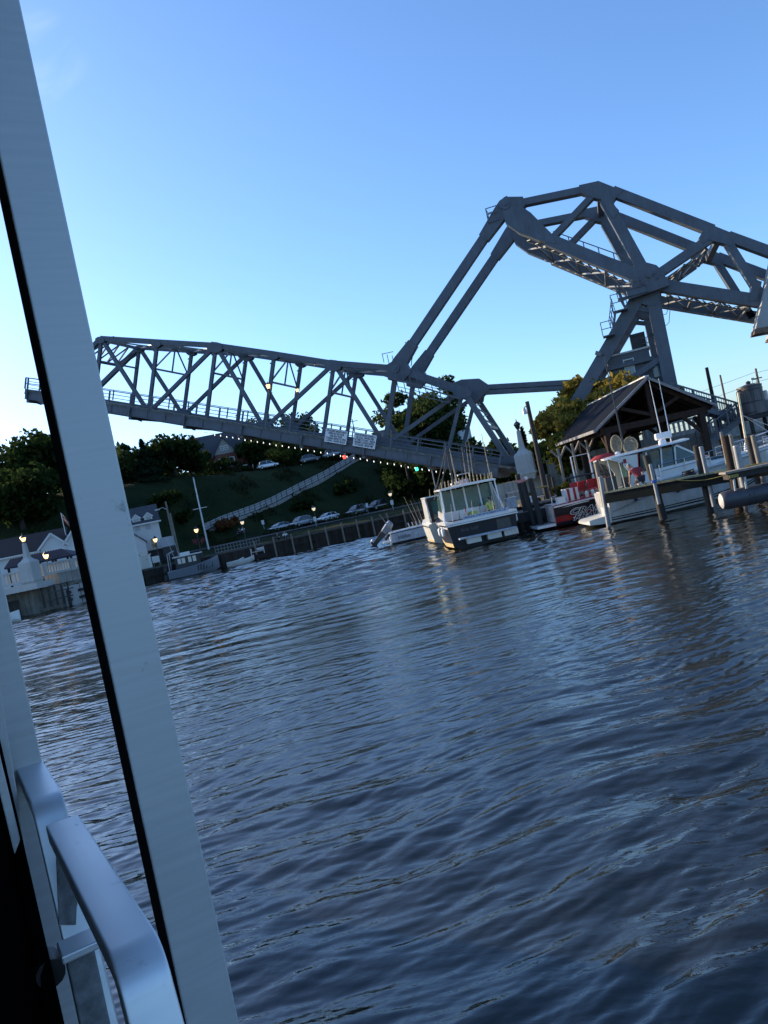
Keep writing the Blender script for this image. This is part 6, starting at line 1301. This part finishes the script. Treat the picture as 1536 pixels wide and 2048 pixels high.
stripe(cr, 'styling_line', densify([(.1, 1.5, .9, 1.4, .1, 0), (2.0, 1.6, 1.6, 1.5, .1, 0)], 8), .62, .68, mat('grey_rub_rail', (.3, .3, .3), .5), sides=(-1,), eps=.02)
m = MB(); m.prism([V(3.0, -1.60, .92), V(3.35, -1.61, 1.0), V(3.7, -1.6, .98), V(3.35, -1.6, .90)], (0, -.02, 0)); m.out('porthole', GLASS, cr)
m = MB(); m.loft([[V(x, -w, z0), V(x, -w, z1), V(x, w, z1), V(x, w, z0)] for x, w, z0, z1 in ((-1.15, .95, .2, .3), (-1.0, 1.2, .14, .36), (-.5, 1.35, .1, .42), (-.01, 1.4, .08, .46))]); m.out('swim_platform', GELD, cr, smooth='auto')
m = MB(); m.bb((-.25, -1.3, .47), (-.005, -.7, .85)); m.out('transom_locker', GELD, cr)
m = MB(); m.bb((.1, -1.35, 1.5), (2.2, 1.35, 1.54)); m.out('cockpit_deck', GELD, cr)
m = MB(); m.prism([V(4.5, -1.5, 1.74), V(8.6, -.1, 2.14), V(8.6, .1, 2.14), V(4.5, 1.5, 1.74)], (0, 0, .05)); m.out('foredeck', GEL, cr)
# cabin shell, arch, hardtop
for s in (-1, 1):
    y = s*1.42
    m = MB(); m.prism([V(1.15, y, 1.55), V(1.55, y, 1.55), V(1.75, y, 3.0), V(.5, y, 3.06), V(.5, y, 2.98), V(.95, y, 2.75), V(1.2, y, 2.3)], (0, s*.07, 0)); m.out('aft_arch', GELD, cr)
    m = MB(); m.prism([V(1.56, y, 1.55), V(5.3, y*.86, 1.8), V(4.75, y*.9, 2.2), V(1.68, y, 2.12)], (0, s*.06, 0)); m.out('cabin_side', GEL, cr)
    m = MB(); m.prism([V(1.72, y-s*.02, 2.14), V(4.7, y*.9-s*.02, 2.22), V(3.6, y*.9-s*.04, 3.0), V(1.9, y-s*.04, 2.98)], (0, s*.03, 0)); m.out('side_window', TINTD, cr)
    for x in (2.05, 2.75, 3.4): m = MB(); m.bar((x, y+s*.03, 2.13), (x+.12, y+s*.0, 3.0), .05, .05); m.out('mullion', GEL, cr)
    m = MB(); m.bar((4.78, y*.9, 2.2), (3.62, y*.88, 3.04), .09, .09); m.out('pillar', GEL, cr); m = MB(); m.bar((1.62, y+s*.045, 2.05), (1.78, y+s*.045, 3.05), .03, .07); m.out('red_line', RED, cr)
    m = MB(); m.tube([V(.95, y+s*.08, 2.55), V(1.0, y+s*.08, 2.8)], .03, 6); m.out('grab_handle', DARKM, cr); m = MB(); m.box((1.12, y+s*.075, 2.8), (.14, .02, .2)); m.out('side_light', RED, cr)
m = MB(); m.prism([V(4.8, -1.26, 2.2), V(4.8, 1.26, 2.2), V(3.7, 1.24, 3.0), V(3.7, -1.24, 3.0)], (.03, 0, .02)); m.out('windscreen', TINTD, cr)
m = MB(); m.loft([[V(x, -w, z), V(x, -w*.97, z+.07), V(x, 0, z+.13), V(x, w*.97, z+.07), V(x, w, z), V(x, 0, z+.02)] for x, w, z in ((.25, 1.3, 3.02), (.6, 1.5, 3.05), (2.2, 1.52, 3.1), (4.0, 1.4, 3.14), (4.35, 1.1, 3.17))]); m.out('hardtop', GEL, cr, smooth='auto')
m = MB(); m.loft([[V(x, -w, 1.8+.0*x), V(x, -w*.8, z), V(x, w*.8, z), V(x, w, 1.8)] for x, w, z in ((4.7, 1.2, 2.16), (5.6, 1.0, 2.1), (7.0, .6, 2.06))]); m.out('trunk_cabin', GEL, cr, smooth='auto'); m = MB(); m.prism([V(5.0, -1.03, 2.0), V(6.6, -.66, 2.0), V(6.5, -.6, 2.07), V(5.0, -.95, 2.14)], (0, -.02, 0)); m.out('deck_window', TINTD, cr)
railing(cr, [(2.6, -1.5, 1.68), (3.8, -1.48, 1.74), (5.0, -1.36, 1.8), (6.2, -1.1, 1.9), (7.4, -.7, 2.0), (8.5, -.1, 2.15), (8.5, .1, 2.15), (7.4, .7, 2.0), (6.2, 1.1, 1.9)], .62, r=.02)
m = MB(); m.box((3.55, .1, 3.62), (.78, .3, .32)); m.out('radar_array', WHITE, cr, bevel=.06); m = MB(); m.lathe([(.1, 3.26), (.08, 3.45)], (3.55, .1, 0), 10); m.out('radar_mount', WHITE, cr); m = MB(); m.lathe([(.16, 3.24), (.14, 3.4), (.05, 3.46)], (3.3, -.3, 0), 10); m.out('gps_dome', WHITE, cr, smooth='auto')
m = MB(); m.lathe([(.12, 3.12), (.14, 3.25), (.05, 3.32)], (1.15, -.3, 0), 10); m.out('search_light', WHITE, cr, smooth='auto')
m = MB(); m.loft([[V(x, -.5, 3.12), V(x, -.3, 3.12+h), V(x, .3, 3.12+h), V(x, .5, 3.12)] for x, h in ((-.1, .04), (.2, .2), (.7, .24), (1.0, .1))]); m.out('folded_canopy', RED, cr, smooth='auto')
def on_c(x, y, t=0.0): return CF.on(x, y, t)
whip(cr, on_c(1246, 885, -.5)-V(0, 0, .1), on_c(1208, 712, -.5), .045, DARKM, 'outrigger'); whip(cr, on_c(1322, 868, .4)-V(0, 0, .25), on_c(1298, 760, .4), .028, WHITE, 'antenna'); whip(cr, on_c(1342, 882, .2)-V(0, 0, .2), on_c(1317, 757, .2), .03, WHITE, 'antenna')
for i, (px, py, w, h) in enumerate(((1233, 888, .26, .44), (1261, 890, .34, .40))):
    c = on_c(px, py, -.2); g = node('landing_net', cr); m = MB(); n = 14
    ring = [c+V(w*cos(2*pi*k/n), .02, h*sin(2*pi*k/n)) for k in range(n+1)]; m.tube(ring, .02, 5, cap=False); m.out('hoop', TAN, g)
    m = MB(); m.loft([[c.lerp(p, q)+V(.06*sin(j*2+i), dy, -.05*j+.03*sin(3*j)) for p in ring[:-1]] for j, (q, dy) in enumerate(((1, .03), (.93, .14), (.78, .24), (.5, .3), (.2, .31)))]); m.out('netting', mat('pale_netting', (.26, .24, .18), .9, var=.5, scale=14, alpha=.5), g, smooth='auto'); m = MB(); m.tube([c-V(0, 0, h), c-V(0, -.1, h+.35)], .02, 5); m.out('handle', TAN, g)
for x in (.4, .9): m = MB(); m.tube([(x, -1.38, 1.54), (x-.04, -1.38, 3.05)], .025, 6); m.out('hardtop_leg', CHROME, cr)
m = MB(); m.bb((.2, -.9, 1.54), (.7, .3, 2.2)); m.out('engine_cover', DARKM, cr); m = MB(); m.bb((1.0, -1.1, 1.54), (1.35, -.6, 2.05)); m.out('seat', DARKM, cr); m = MB(); m.bb((1.5, -1.3, 1.56), (1.56, 1.3, 2.95)); m.out('cabin_door', TINTD, cr)
for k, x in enumerate((1.2, 3.2, 5.0)): m = MB(); m.lathe([(.02, .0), (.1, .07), (.11, .4), (.04, .48)], (x, -1.72+.1*k, .85), 10); m.out('fender', mat('navy_fender', (.02, .03, .08), .5), cr, smooth='auto')
# hose on the dock and rope coil
t = thing('garden_hose', 'yellow hose drooping along the finger dock', 'hose', (0, 0, 0)); m = MB(); P0, P1 = dp_(3.0, -.1, DZ+.05), dp_(6.2, -.1, DZ+.05); m.tube([P0.lerp(P1, k)-V(0, 0, .28*sin(pi*k)) for k in np.linspace(0, 1, 12)], .017, 6); m.tube([dp_(6.2+3.2*k, -.1, DZ+.05-.05*sin(pi*k)) for k in np.linspace(0, 1, 8)], .015, 6); m.out('hose', ROPEY, t)
c = dp_(3.7, .3, DZ+.03); t = thing('rope_coil', 'black coiled rope lying on the finger dock', 'rope', c); m = MB(); m.tube([(.28*cos(a)*(1-.012*a), .28*sin(a)*(1-.012*a), .03+.012*a) for a in np.linspace(0, 6.28*3, 48)], .03, 6); m.out('coil', BLACK, t)
p = atY(1320, 968, 33.9); t = thing('mooring_buoy', 'small white buoy lying on the finger dock', 'buoy', (p.x, 33.9, DZ+.1)); m = MB(); m.lathe([(.02, -.1), (.09, -.07), (.12, 0), (.09, .08), (.03, .11)], n=12); m.out('ball', WHITE, t, smooth='auto'); m = MB(); m.tube([(0, 0, .1), (.05, 0, .16), (0, 0, .17)], .012, 5); m.out('loop', DARKM, t)
# --- second white boat behind the piles at the right edge
QF = Fr((18.2, 39.6, 0), 0); qb = thing('white_motor_boat', 'white boat with rails and a pale mast behind the right piles', 'boat', fr=QF)
st = densify([(0, 1.2, 1.7, 1.1, .1, -.3), (3, 1.3, 1.8, 1.15, .1, -.4), (5.5, .9, 2.0, .6, .3, -.3), (7, .08, 2.2, .04, .9, .3)], 3)
m = MB(); m.loft(hull_secs(st)); m.out('hull', GEL, qb, smooth='auto'); stripe(qb, 'blue_stripe', st, .8, .9, mat('navy_stripe', (.02, .03, .08), .3)); m = MB(); m.bb((.2, -1.0, 1.75), (4.5, 1.0, 1.8)); m.out('deck', GEL, qb)
for i in range(4): m = MB(); m.bb((1.2, -.9, 1.84+.2*i), (4.0, -.86, 1.95+.2*i)); m.out('slat', ALU, qb)
railing(qb, [(-.1, -1.15, 1.72), (1.2, -1.2, 1.76), (2.5, -1.22, 1.8), (3.8, -1.15, 1.85)], .75, r=.025)
q = QF.on(1493, 893, 0); q2 = QF.on(1476, 785, 0); m = MB(); m.tube([V(q.x, 0, 1.8), q2], .06, 8); m.out('mast', mat('pale_yellow_mast', (.7, .6, .38), .5), qb)
for x in (1.4, 2.0): m = MB(); m.tube([q2+V(0, 0, -1.2), V(q.x+x, 0, 2.6)], .012, 4); m.out('stay', ALU, qb)
m = MB(); m.loft([[V(q.x+x*w, y*w, z) for x, y in ((-.2,-.1),(.2,-.1),(.2,.1),(-.2,.1))] for z, w in ((1.8, .8), (2.25, .5), (2.45, .25))]); m.out('mast_cover', WHITE, qb)
# --- patrol style boat on the far quay
GF = Fr((-24.9, 86.0, 0), radians(8)); gbt = thing('grey_workboat', 'grey hulled boat with dark bow stripes and white framed windows by the far quay', 'boat', fr=GF)
st = densify([(0, 1.1, .95, .95, .1, -.2), (3, 1.2, 1.1, 1.0, .1, -.3), (4.6, .8, 1.4, .5, .3, -.2), (5.6, .06, 1.7, .03, .8, .3)], 3)
m = MB(); m.loft(hull_secs(st)); m.out('hull', BLUEH, gbt, smooth='auto')
for i in range(6): x = 3.3+i*.3; w = 1.12-.14*i; m = MB(); m.bar((x, -w-.04, .45), (x+.12, -w-.02-.03, 1.05+.05*i), .03, .13, up=(1, 0, 0)); m.out('stripe', mat('dark_navy_stripe', (.02, .025, .05), .4), gbt)
m = MB(); m.bb((1.0, -.95, .9), (3.6, .95, 2.3)); m.out('cabin', DARKM, gbt)
for x in (1.3, 1.75, 2.45, 2.95): m = MB(); m.bb((x, -.985, 1.55), (x+.36, -.953, 2.15)); m.out('window', mat('bright_window', (.75, .72, .62), .4), gbt)
m = MB(); m.bb((.8, -1.1, 2.303), (3.9, 1.1, 2.42)); m.out('roof', WHITE, gbt); m = MB(); m.bb((1.6, -.5, 2.423), (2.6, .5, 2.75)); m.out('roof_box', WHITE, gbt)
m = MB(); m.tube([(.2, -.8, .9), (.3, -.8, 2.9), (.9, -.8, 3.1)], .06, 6); m.tube([(.2, .8, .9), (.3, .8, 2.9), (.9, .8, 3.1)], .06, 6); m.tube([(.9, -.8, 3.1), (.9, .8, 3.1)], .05, 6); m.out('arch', ALU, gbt)
for y in (-.5, .3): outboard(gbt, (-.3, y, .55), 0, radians(10), 1.2)
whip(gbt, V(1.0, -.7, 2.4), V(.6, -.7, 4.6), .02, WHITE); whip(gbt, V(1.4, .6, 2.4), V(1.2, .6, 4.2), .02, WHITE)
# rails, bench and small tenders along the far wall
b = atY(492, 1102, 89.4); GREYP = mat('grey_pipe_paint', (.2, .21, .22), .5)
t = thing('quay_railing', 'grey pipe railing panels along the far quay', 'railing', (b.x-3.6, 89.9, 1.82), radians(6))
for i in range(7):
    g = node('panel', t, (i*.75, 0, 0)); 
    for z in (.05, .42, .8): m = MB(); m.bar((0, 0, z), (.72, 0, z), .06, .06); m.out('rail', GREYP, g)
    for x in (0, .36, .72): m = MB(); m.bar((x, 0, 0), (x, 0, .85), .06, .06); m.out('post', GREYP, g)
b = atY(515, 1106, 89.3); t = thing('floating_bench', 'white bench with end frames at the foot of the far wall', 'bench', (b.x, 89.6, .75), radians(6)); m = MB(); m.box((0, 0, .3), (1.5, .4, .06)); m.out('seat', WHITE, t); m = MB(); m.box((0, .2, .55), (1.5, .05, .3)); m.out('backrest', WHITE, t)
for s in (-.75, .75): m = MB(); m.box((s, 0, .35), (.07, .45, .85)); m.out('end_frame', WHITE, t)
m = MB(); m.box((0, .05, -.3), (2.0, .8, .5)); m.out('float', WOODD, t)
for px, py, lb_ in ((489, 1114, 'small white dinghy against the far wall left of the bench'), (470, 1124, 'smallest white tender against the far wall beside the railing')):
    p = atY(px, py, 88.8); t = thing('dinghy', lb_, 'boat', (p.x, 88.7, 0), radians(6), 'small tenders by the far quay'); st = [(-.9, .55, .55, .45, .05, -.1), (.4, .55, .6, .45, .05, -.1), (1.1, .08, .8, .04, .4, .2)]; m = MB(); m.loft(hull_secs(st)); m.out('hull', GEL, t, smooth='auto'); m = MB(); m.box((-.2, 0, .57), (.25, 1.0, .04)); m.out('thwart', WOODB, t)
# ------------------------------------------------------------------ people
def skin_obj(name, verts, edges, radii, mt_, parent, sub=2):
    me = bpy.data.meshes.new(name); me.from_pydata([tuple(v) for v in verts], edges, []); me.materials.append(mt_)
    o = bpy.data.objects.new(name, me); COL.objects.link(o); o.parent = parent
    md = o.modifiers.new('skin', 'SKIN'); md.use_smooth_shade = True; sv = me.skin_vertices[0].data if me.skin_vertices else None
    if sv is None: me.skin_vertices.new() if hasattr(me.skin_vertices, 'new') else None; sv = me.skin_vertices[0].data
    for i, r in enumerate(radii): sv[i].radius = (r, r) if not isinstance(r, tuple) else r; sv[i].use_root = (i == 0)
    s = o.modifiers.new('sub', 'SUBSURF'); s.levels = s.render_levels = sub
    return o
def person(label, loc, rz, J, shirt, pants, scale=1.0, hair=HAIR, group=None, hat=None):
    """J: joint positions: pelvis chest neck head, shoulders, elbows, wrists, hips, knees, ankles, toes (L/R)"""
    t = thing('person', label, 'person', loc, rz, group); t.scale = (scale,)*3; J = {k: Vector(v) for k, v in J.items()}
    names = ['pelvis', 'waist', 'chest', 'neck', 'head0', 'head1']; V_ = [J['pelvis'], J['pelvis'].lerp(J['chest'], .45), J['chest'], J['neck'], J['head'].lerp(J['neck'], .35), J['head']+(J['head']-J['neck']).normalized()*.06]; R_ = [.13, .115, .135, .055, .075, .08]; E_ = [(0,1),(1,2),(2,3),(3,4),(4,5)]
    sh_v = [V_[0], V_[1], V_[2], V_[3].lerp(V_[2], .25)]; sh_r = [.145, .135, .155, .075]; sh_e = [(0,1),(1,2),(2,3)]; pa_v = [J['pelvis']]; pa_r = [.145]; pa_e = []
    def add(vs, rs, es, prev, p, r): vs.append(Vector(p)); rs.append(r); es.append((prev, len(vs)-1)); return len(vs)-1
    for s in ('L', 'R'):
        i = add(V_, R_, E_, 2, J['sh'+s], .06); i = add(V_, R_, E_, i, J['el'+s], .042); i = add(V_, R_, E_, i, J['wr'+s], .028)
        d = (J['wr'+s]-J['el'+s]).normalized(); pl = J['wr'+s]+d*.07; i = add(V_, R_, E_, i, pl, .032); side = d.cross(V(0, 0, 1)); side = side.normalized() if side.length > .1 else V(1, 0, 0)
        for k, (o_, L) in enumerate(((-.028, .065), (-.010, .078), (.010, .073), (.028, .055))):
            a = add(V_, R_, E_, i, pl+side*o_+d*.035, .010); b = add(V_, R_, E_, a, pl+side*o_*1.15+d*(.035+L*.6)-V(0, 0, .01), .009); add(V_, R_, E_, b, pl+side*o_*1.2+d*(.03+L)-V(0, 0, .028), .007)
        a = add(V_, R_, E_, i, pl+side*-.045-d*.01, .011); add(V_, R_, E_, a, pl+side*-.062+d*.03, .009)
        i = add(sh_v, sh_r, sh_e, 2, J['sh'+s], .08); add(sh_v, sh_r, sh_e, i, J['sh'+s].lerp(J['el'+s], .75), .062)
        i = add(V_, R_, E_, 0, J['hi'+s], .085); i = add(V_, R_, E_, i, J['kn'+s], .058); i = add(V_, R_, E_, i, J['an'+s], .04); add(V_, R_, E_, i, J['to'+s], .035)
        i = add(pa_v, pa_r, pa_e, 0, J['hi'+s], .105); i = add(pa_v, pa_r, pa_e, i, J['kn'+s], .075); add(pa_v, pa_r, pa_e, i, J['an'+s].lerp(J['kn'+s], .1), .058)
        m = MB(); d = (J['to'+s]-J['an'+s]); m.bar(J['an'+s]-d*.35-V(0, 0, .035), J['to'+s]+d*.2-V(0, 0, .01), .09, .08); m.out('shoe', DARKM, t, bevel=.02)
    skin_obj('body', V_, E_, R_, SKIN, t); skin_obj('shirt', sh_v, sh_e, sh_r, shirt, t); skin_obj('trousers', pa_v, pa_e, pa_r, pants, t)
    H = J['head']; up = (J['head']-J['neck']).normalized(); f = J.get('face', V(0, -1, 0)); f = (f-up*f.dot(up)).normalized(); s = up.cross(f)
    Rm = Matrix((s, f, up)).transposed()
    def ell(name, c, r, mt_, cut=None):
        m = MB(); n, k = 12, 8; ring = []
        for i in range(k+1):
            a = -pi/2+pi*i/k; ring.append([c+Rm @ V(r[0]*cos(a)*cos(2*pi*j/n), r[1]*cos(a)*sin(2*pi*j/n), r[2]*sin(a)) for j in range(n)])
        m.loft(ring); return m.out(name, mt_, t, smooth=True)
    ell('face', H+f*.01, (.073, .092, .115), SKIN); ell('hair', H-f*.022+up*.03, (.08, .085, .098), hair); ell('nose', H+f*.10-up*.015, (.012, .018, .02), SKIN)
    for q in (-1, 1): ell('ear', H+s*q*.075-up*.01, (.012, .02, .03), SKIN); ell('eye', H+s*q*.03+f*.088+up*.012, (.011, .008, .008), DARKM)
    ell('mouth', H+f*.09-up*.055, (.024, .008, .006), mat('lips', (.3, .1, .09), .5)); return t
KNEEL = dict(pelvis=(0, 0, .34), chest=(-.10, .12, .70), neck=(-.20, .2, .86), head=(-.30, .24, .95), shL=(-.30, .16, .74), shR=(.12, .16, .78), elL=(-.36, .28, .50), elR=(.26, .26, .56), wrL=(-.36, .42, .28), wrR=(.20, .46, .42), hiL=(-.10, .02, .32), hiR=(.10, .02, .32), knL=(-.16, .42, .10), knR=(.18, .42, .12), anL=(-.14, .0, .09), anR=(.14, .0, .09), toL=(-.14, -.12, .04), toR=(.14, -.12, .04), face=(-.6, .6, -.3))
p = atY(1281, 960, 34.1); person('man in a red shirt kneeling on the finger dock beside the cruiser', (p.x, 34.05, DZ), radians(0), KNEEL, mat('faded_red_shirt', (.27, .03, .035), .8, var=.15, scale=9), DENIM, 1.0)
STAND = dict(pelvis=(0, 0, .95), chest=(0, .02, 1.32), neck=(0, 0, 1.5), head=(0, -.02, 1.64), shL=(-.19, 0, 1.42), shR=(.19, 0, 1.42), elL=(-.26, .02, 1.14), elR=(.26, -.04, 1.14), wrL=(-.24, -.18, .98), wrR=(.22, -.24, 1.02), hiL=(-.09, 0, .92), hiR=(.09, 0, .92), knL=(-.1, -.03, .5), knR=(.11, -.02, .5), anL=(-.1, .02, .09), anR=(.12, .02, .09), toL=(-.11, -.12, .04), toR=(.13, -.12, .04))
q = BB.M @ V(2.3, -1.05, .62); person('person in a yellow green jacket standing in the black boat cockpit', q, radians(200), STAND, HIVIS, mat('khaki_trousers', (.2, .18, .1), .8), 1.0, DARKM)
SIT = dict(pelvis=(0, 0, .12), chest=(0, .05, .48), neck=(0, .02, .66), head=(0, -.02, .79), shL=(-.19, .04, .58), shR=(.19, .04, .58), elL=(-.28, -.1, .38), elR=(.28, -.1, .38), wrL=(-.16, -.32, .42), wrR=(.16, -.32, .42), hiL=(-.09, -.02, .12), hiR=(.09, -.02, .12), knL=(-.16, -.38, .42), knR=(.16, -.38, .42), anL=(-.12, -.55, .1), anR=(.12, -.55, .1), toL=(-.12, -.67, .04), toR=(.12, -.67, .04))
for px, py, sh, lb_ in ((487,1066,WHITE,'person in a white shirt sitting on the grass near the pale lamp'), (480,1068,DENIM,'person in dark clothes sitting beside the white shirt near the lamp'), (558,1085,DENIM,'person in dark clothes sitting on the far bank by the wall'), (572,1080,WHITE,'person in a white top sitting on the far bank by the wall')):
    b = hit(px, py); person(lb_, b, radians(20 if sh is WHITE else -25), SIT, sh, DENIM, 1.05, DARKM, 'people resting on the far bank')
# ------------------------------------------------------------------ our own boat: posts and hand rail in the foreground
BA_ = V(-.51, .86, 0).normalized(); BN = V(.86, .51, 0).normalized(); RZ = atan2(-BA_.x, BA_.y)
FP = Fr((-.499, 1.40, 0), RZ)     # local y = forward along the boat, local x = outboard
PALU = bpy.data.materials.new('brushed_anodised_post'); PALU.use_nodes = True
def brushed(m, col, dirt):
    t = m.node_tree; b = t.nodes['Principled BSDF']; b.inputs['Metallic'].default_value = .25; b.inputs['Roughness'].default_value = .42
    tc = t.nodes.new('ShaderNodeTexCoord'); mp = t.nodes.new('ShaderNodeMapping'); mp.inputs['Scale'].default_value = (3, 3, 60); t.links.new(tc.outputs['Object'], mp.inputs[0])
    n1 = t.nodes.new('ShaderNodeTexNoise'); n1.inputs['Scale'].default_value = 1.2; n1.inputs['Detail'].default_value = 5; t.links.new(mp.outputs[0], n1.inputs[0])
    n2 = t.nodes.new('ShaderNodeTexNoise'); n2.inputs['Scale'].default_value = 9; n2.inputs['Detail'].default_value = 7; n2.inputs['Roughness'].default_value = .7; t.links.new(tc.outputs['Object'], n2.inputs[0])
    c1 = t.nodes.new('ShaderNodeValToRGB'); c1.color_ramp.elements[0].position = .3; c1.color_ramp.elements[1].position = .72; c1.color_ramp.elements[0].color = (*[c*.86 for c in col], 1); c1.color_ramp.elements[1].color = (*col, 1); t.links.new(n1.outputs[0], c1.inputs[0])
    c2 = t.nodes.new('ShaderNodeValToRGB'); c2.color_ramp.elements[0].position = .31; c2.color_ramp.elements[1].position = .37; c2.color_ramp.elements[0].color = (dirt, dirt, dirt, 1); c2.color_ramp.elements[1].color = (1, 1, 1, 1); t.links.new(n2.outputs[0], c2.inputs[0])
    mx = t.nodes.new('ShaderNodeMix'); mx.data_type = 'RGBA'; mx.blend_type = 'MULTIPLY'; mx.inputs[0].default_value = 1; t.links.new(c1.outputs[0], mx.inputs[6]); t.links.new(c2.outputs[0], mx.inputs[7]); t.links.new(mx.outputs[2], b.inputs['Base Color'])
    r = t.nodes.new('ShaderNodeMapRange'); r.inputs[3].default_value = .32; r.inputs[4].default_value = .6; t.links.new(n1.outputs[0], r.inputs[0]); t.links.new(r.outputs[0], b.inputs['Roughness'])
brushed(PALU, (.56, .57, .57), .45)
RALU = bpy.data.materials.new('satin_rail_paint'); RALU.use_nodes = True; brushed(RALU, (.70, .72, .74), .5); RALU.node_tree.nodes['Principled BSDF'].inputs['Metallic'].default_value = .6
DUSK = mat('dark_interior_and_unlit_face', (.012, .009, .008), .9, var=.3, spec=.05)  # boat interior brown; on the posts it paints the unlit inboard face
tb = thing('tour_boat_rail', 'aluminium posts and hand rail of the boat carrying the camera', 'boat rail', fr=FP)
W = .091
def post(y, x, w, z0, z1, nm='post'):
    m = MB(); m.bb((x-w/2, y-.0, z0), (x+w/2, y+.006, z1)); m.bb((x+w/2-.006, y+.0062, z0), (x+w/2, y+w, z1)); m.bb((x-w/2, y+w-.006, z0), (x+w/2-.0062, y+w, z1)); o = m.out(nm, PALU, tb, bevel=.005)
    m = MB(); m.bb((x-w/2-.0015, y+.004, z0), (x-w/2+.006, y+w-.002, z1)); m.out('unlit_face', DUSK, tb); return o  # thin strip coloured dark as the unlit inboard face of the post
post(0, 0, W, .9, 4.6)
FQ = lambda x, y, t: FP.on(x, y, t)
c2 = FQ(24, 1300, .62); post(.62, c2.x-.045, .115, .9, 4.6)
# hand rail: flat top tube that bends down at its near end; local y decreases towards us
def railsec(pa, pb, w, th, drop, lead=.05):
    """pa far end, pb bend (local points on the rail's top centre line)"""
    d = (pb-pa).normalized(); x = d.cross(V(0, 0, 1)).normalized(); path = [pa]; r = .055
    n = 7; c = pb-V(0, 0, r)
    path += [pa.lerp(pb, .5), pb]
    for i in range(1, n+1): a = (pi/2)*.86*i/n; path.append(pb+d*(r*sin(a))-V(0, 0, r*(1-cos(a))))
    e = (path[-1]-path[-2]).normalized(); path += [path[-1]+e*drop*.5, path[-1]+e*drop]
    secs = []
    for i, p in enumerate(path):
        t_ = (path[min(i+1, len(path)-1)]-path[max(i-1, 0)]).normalized(); u = x.cross(t_).normalized(); q = []
        for k in range(20):
            a = 2*pi*k/20; cx_, sx_ = cos(a), sin(a); q.append(p - u*th/2 + x*(w/2*abs(cx_)**.14*(1 if cx_ > 0 else -1)) + u*(th/2*abs(sx_)**.14*(1 if sx_ > 0 else -1)))
        secs.append(q)
    m = MB(); m.loft(secs); return m.out('hand_rail', RALU, tb, smooth='auto'), path, x
def at_z(px, py, z): return FP.gz(px, py, z)
HZ = 2.60
pa, pb = at_z(124, 1640, HZ), at_z(262, 1878, HZ)
w_ = (at_z(152, 1636, HZ)-at_z(93, 1648, HZ)).length
railsec(pa, pb, .058, .034, .35)
HZ2 = 2.62
pa2, pb2 = at_z(20, 1455, HZ2), at_z(90, 1588, HZ2)
railsec(pa2, pb2, .06, .036, .5)
d = (pb-pa).normalized(); x = d.cross(V(0, 0, 1)).normalized()
q = at_z(155, 1890, 2.44); m = MB(); m.bar(q+V(0, .03, 0), q+V(0, -.035, 0), .058, .014); m.out('bracket', RALU, tb, bevel=.003)
m = MB(); m.bb((q.x-.022, q.y-.02, 1.3), (q.x+.022, q.y+.02, q.z-.01)); m.out('stanchion', mat('scuffed_alloy', (.16, .17, .18), .6, metal=.3, var=.5, scale=30), tb, bevel=.003)
for (px, py, px2, py2, w, t_) in ((36, 1700, 120, 2048, .016, .30), (8, 1500, 60, 1830, .022, .42)):
    a, b = FQ(px, py, t_), FQ(px2, py2, t_); m = MB(); m.bar(a+(a-b).normalized()*.4, b+(b-a).normalized()*.6, w, w*1.4, (0, 1, 0)); m.out('inner_post', PALU, tb, bevel=.002)
# black panel whose colour stands in for the shaded interior inside the rail
m = MB(); a, b = FQ(-40, 1480, .36), FQ(112, 2048, .10); e = (b-a); 
bw_ = [FQ(-200, 1440, .40), FQ(0, 1478, .40), FQ(132, 2060, .10), FQ(150, 2300, .10), FQ(-400, 2300, .10)]
m.prism(bw_, V(-.02, .02, 0)); m.out('dark_interior_panel', mat('interior_black', (.003, .003, .003), 1.0, var=.3, spec=0), tb)
m = MB(); q = FQ(98, 1935, .2); m.tube([q+V(0, -.03, 0), q+V(0, .03, 0)], .026, 14); m.out('clamp_knob', BLACK, tb, smooth='auto')
m = MB(); q = FQ(150, 1790, .22); m.prism([FQ(112, 1700, .16), FQ(140, 1735, .2), FQ(172, 1850, .2), FQ(118, 1850, .16)], V(.0, .006, 0)); m.out('gusset', mat('scuffed_alloy', (.16, .17, .18), .6, metal=.3, var=.5, scale=30), tb)

# the boat the camera rides on: unseen shade canopy, deck and hull below the rail
hb = thing('tour_boat', 'tour boat carrying the camera, only its dark side showing at the lower left', 'boat', fr=FP)
m = MB(); m.bb((-4.6, -3.0, 4.62), (-.02, 13.0, 4.70)); m.out('shade_canopy', WHITE, hb)  # out of view, added and run forward to keep sun off post and rail
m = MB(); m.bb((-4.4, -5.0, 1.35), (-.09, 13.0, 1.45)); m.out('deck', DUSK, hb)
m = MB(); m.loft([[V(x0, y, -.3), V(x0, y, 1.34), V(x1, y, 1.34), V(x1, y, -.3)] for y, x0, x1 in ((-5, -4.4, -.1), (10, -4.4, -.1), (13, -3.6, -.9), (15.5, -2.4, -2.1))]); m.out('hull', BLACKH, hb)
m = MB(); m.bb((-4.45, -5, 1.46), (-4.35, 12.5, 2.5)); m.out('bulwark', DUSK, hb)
m = MB(); m.bb((-3.9, 9.0, 1.46), (-.6, 9.1, 4.6)); m.out('cabin_front', DUSK, hb)  # unseen bulkhead ahead, added with the roof to block the sun
m = MB(); m.bb((-4.34, -5, 2.51), (-4.30, 12.5, 4.61)); m.out('side_curtain', DUSK, hb)  # unseen, added to cut low sky light and sun from the port side
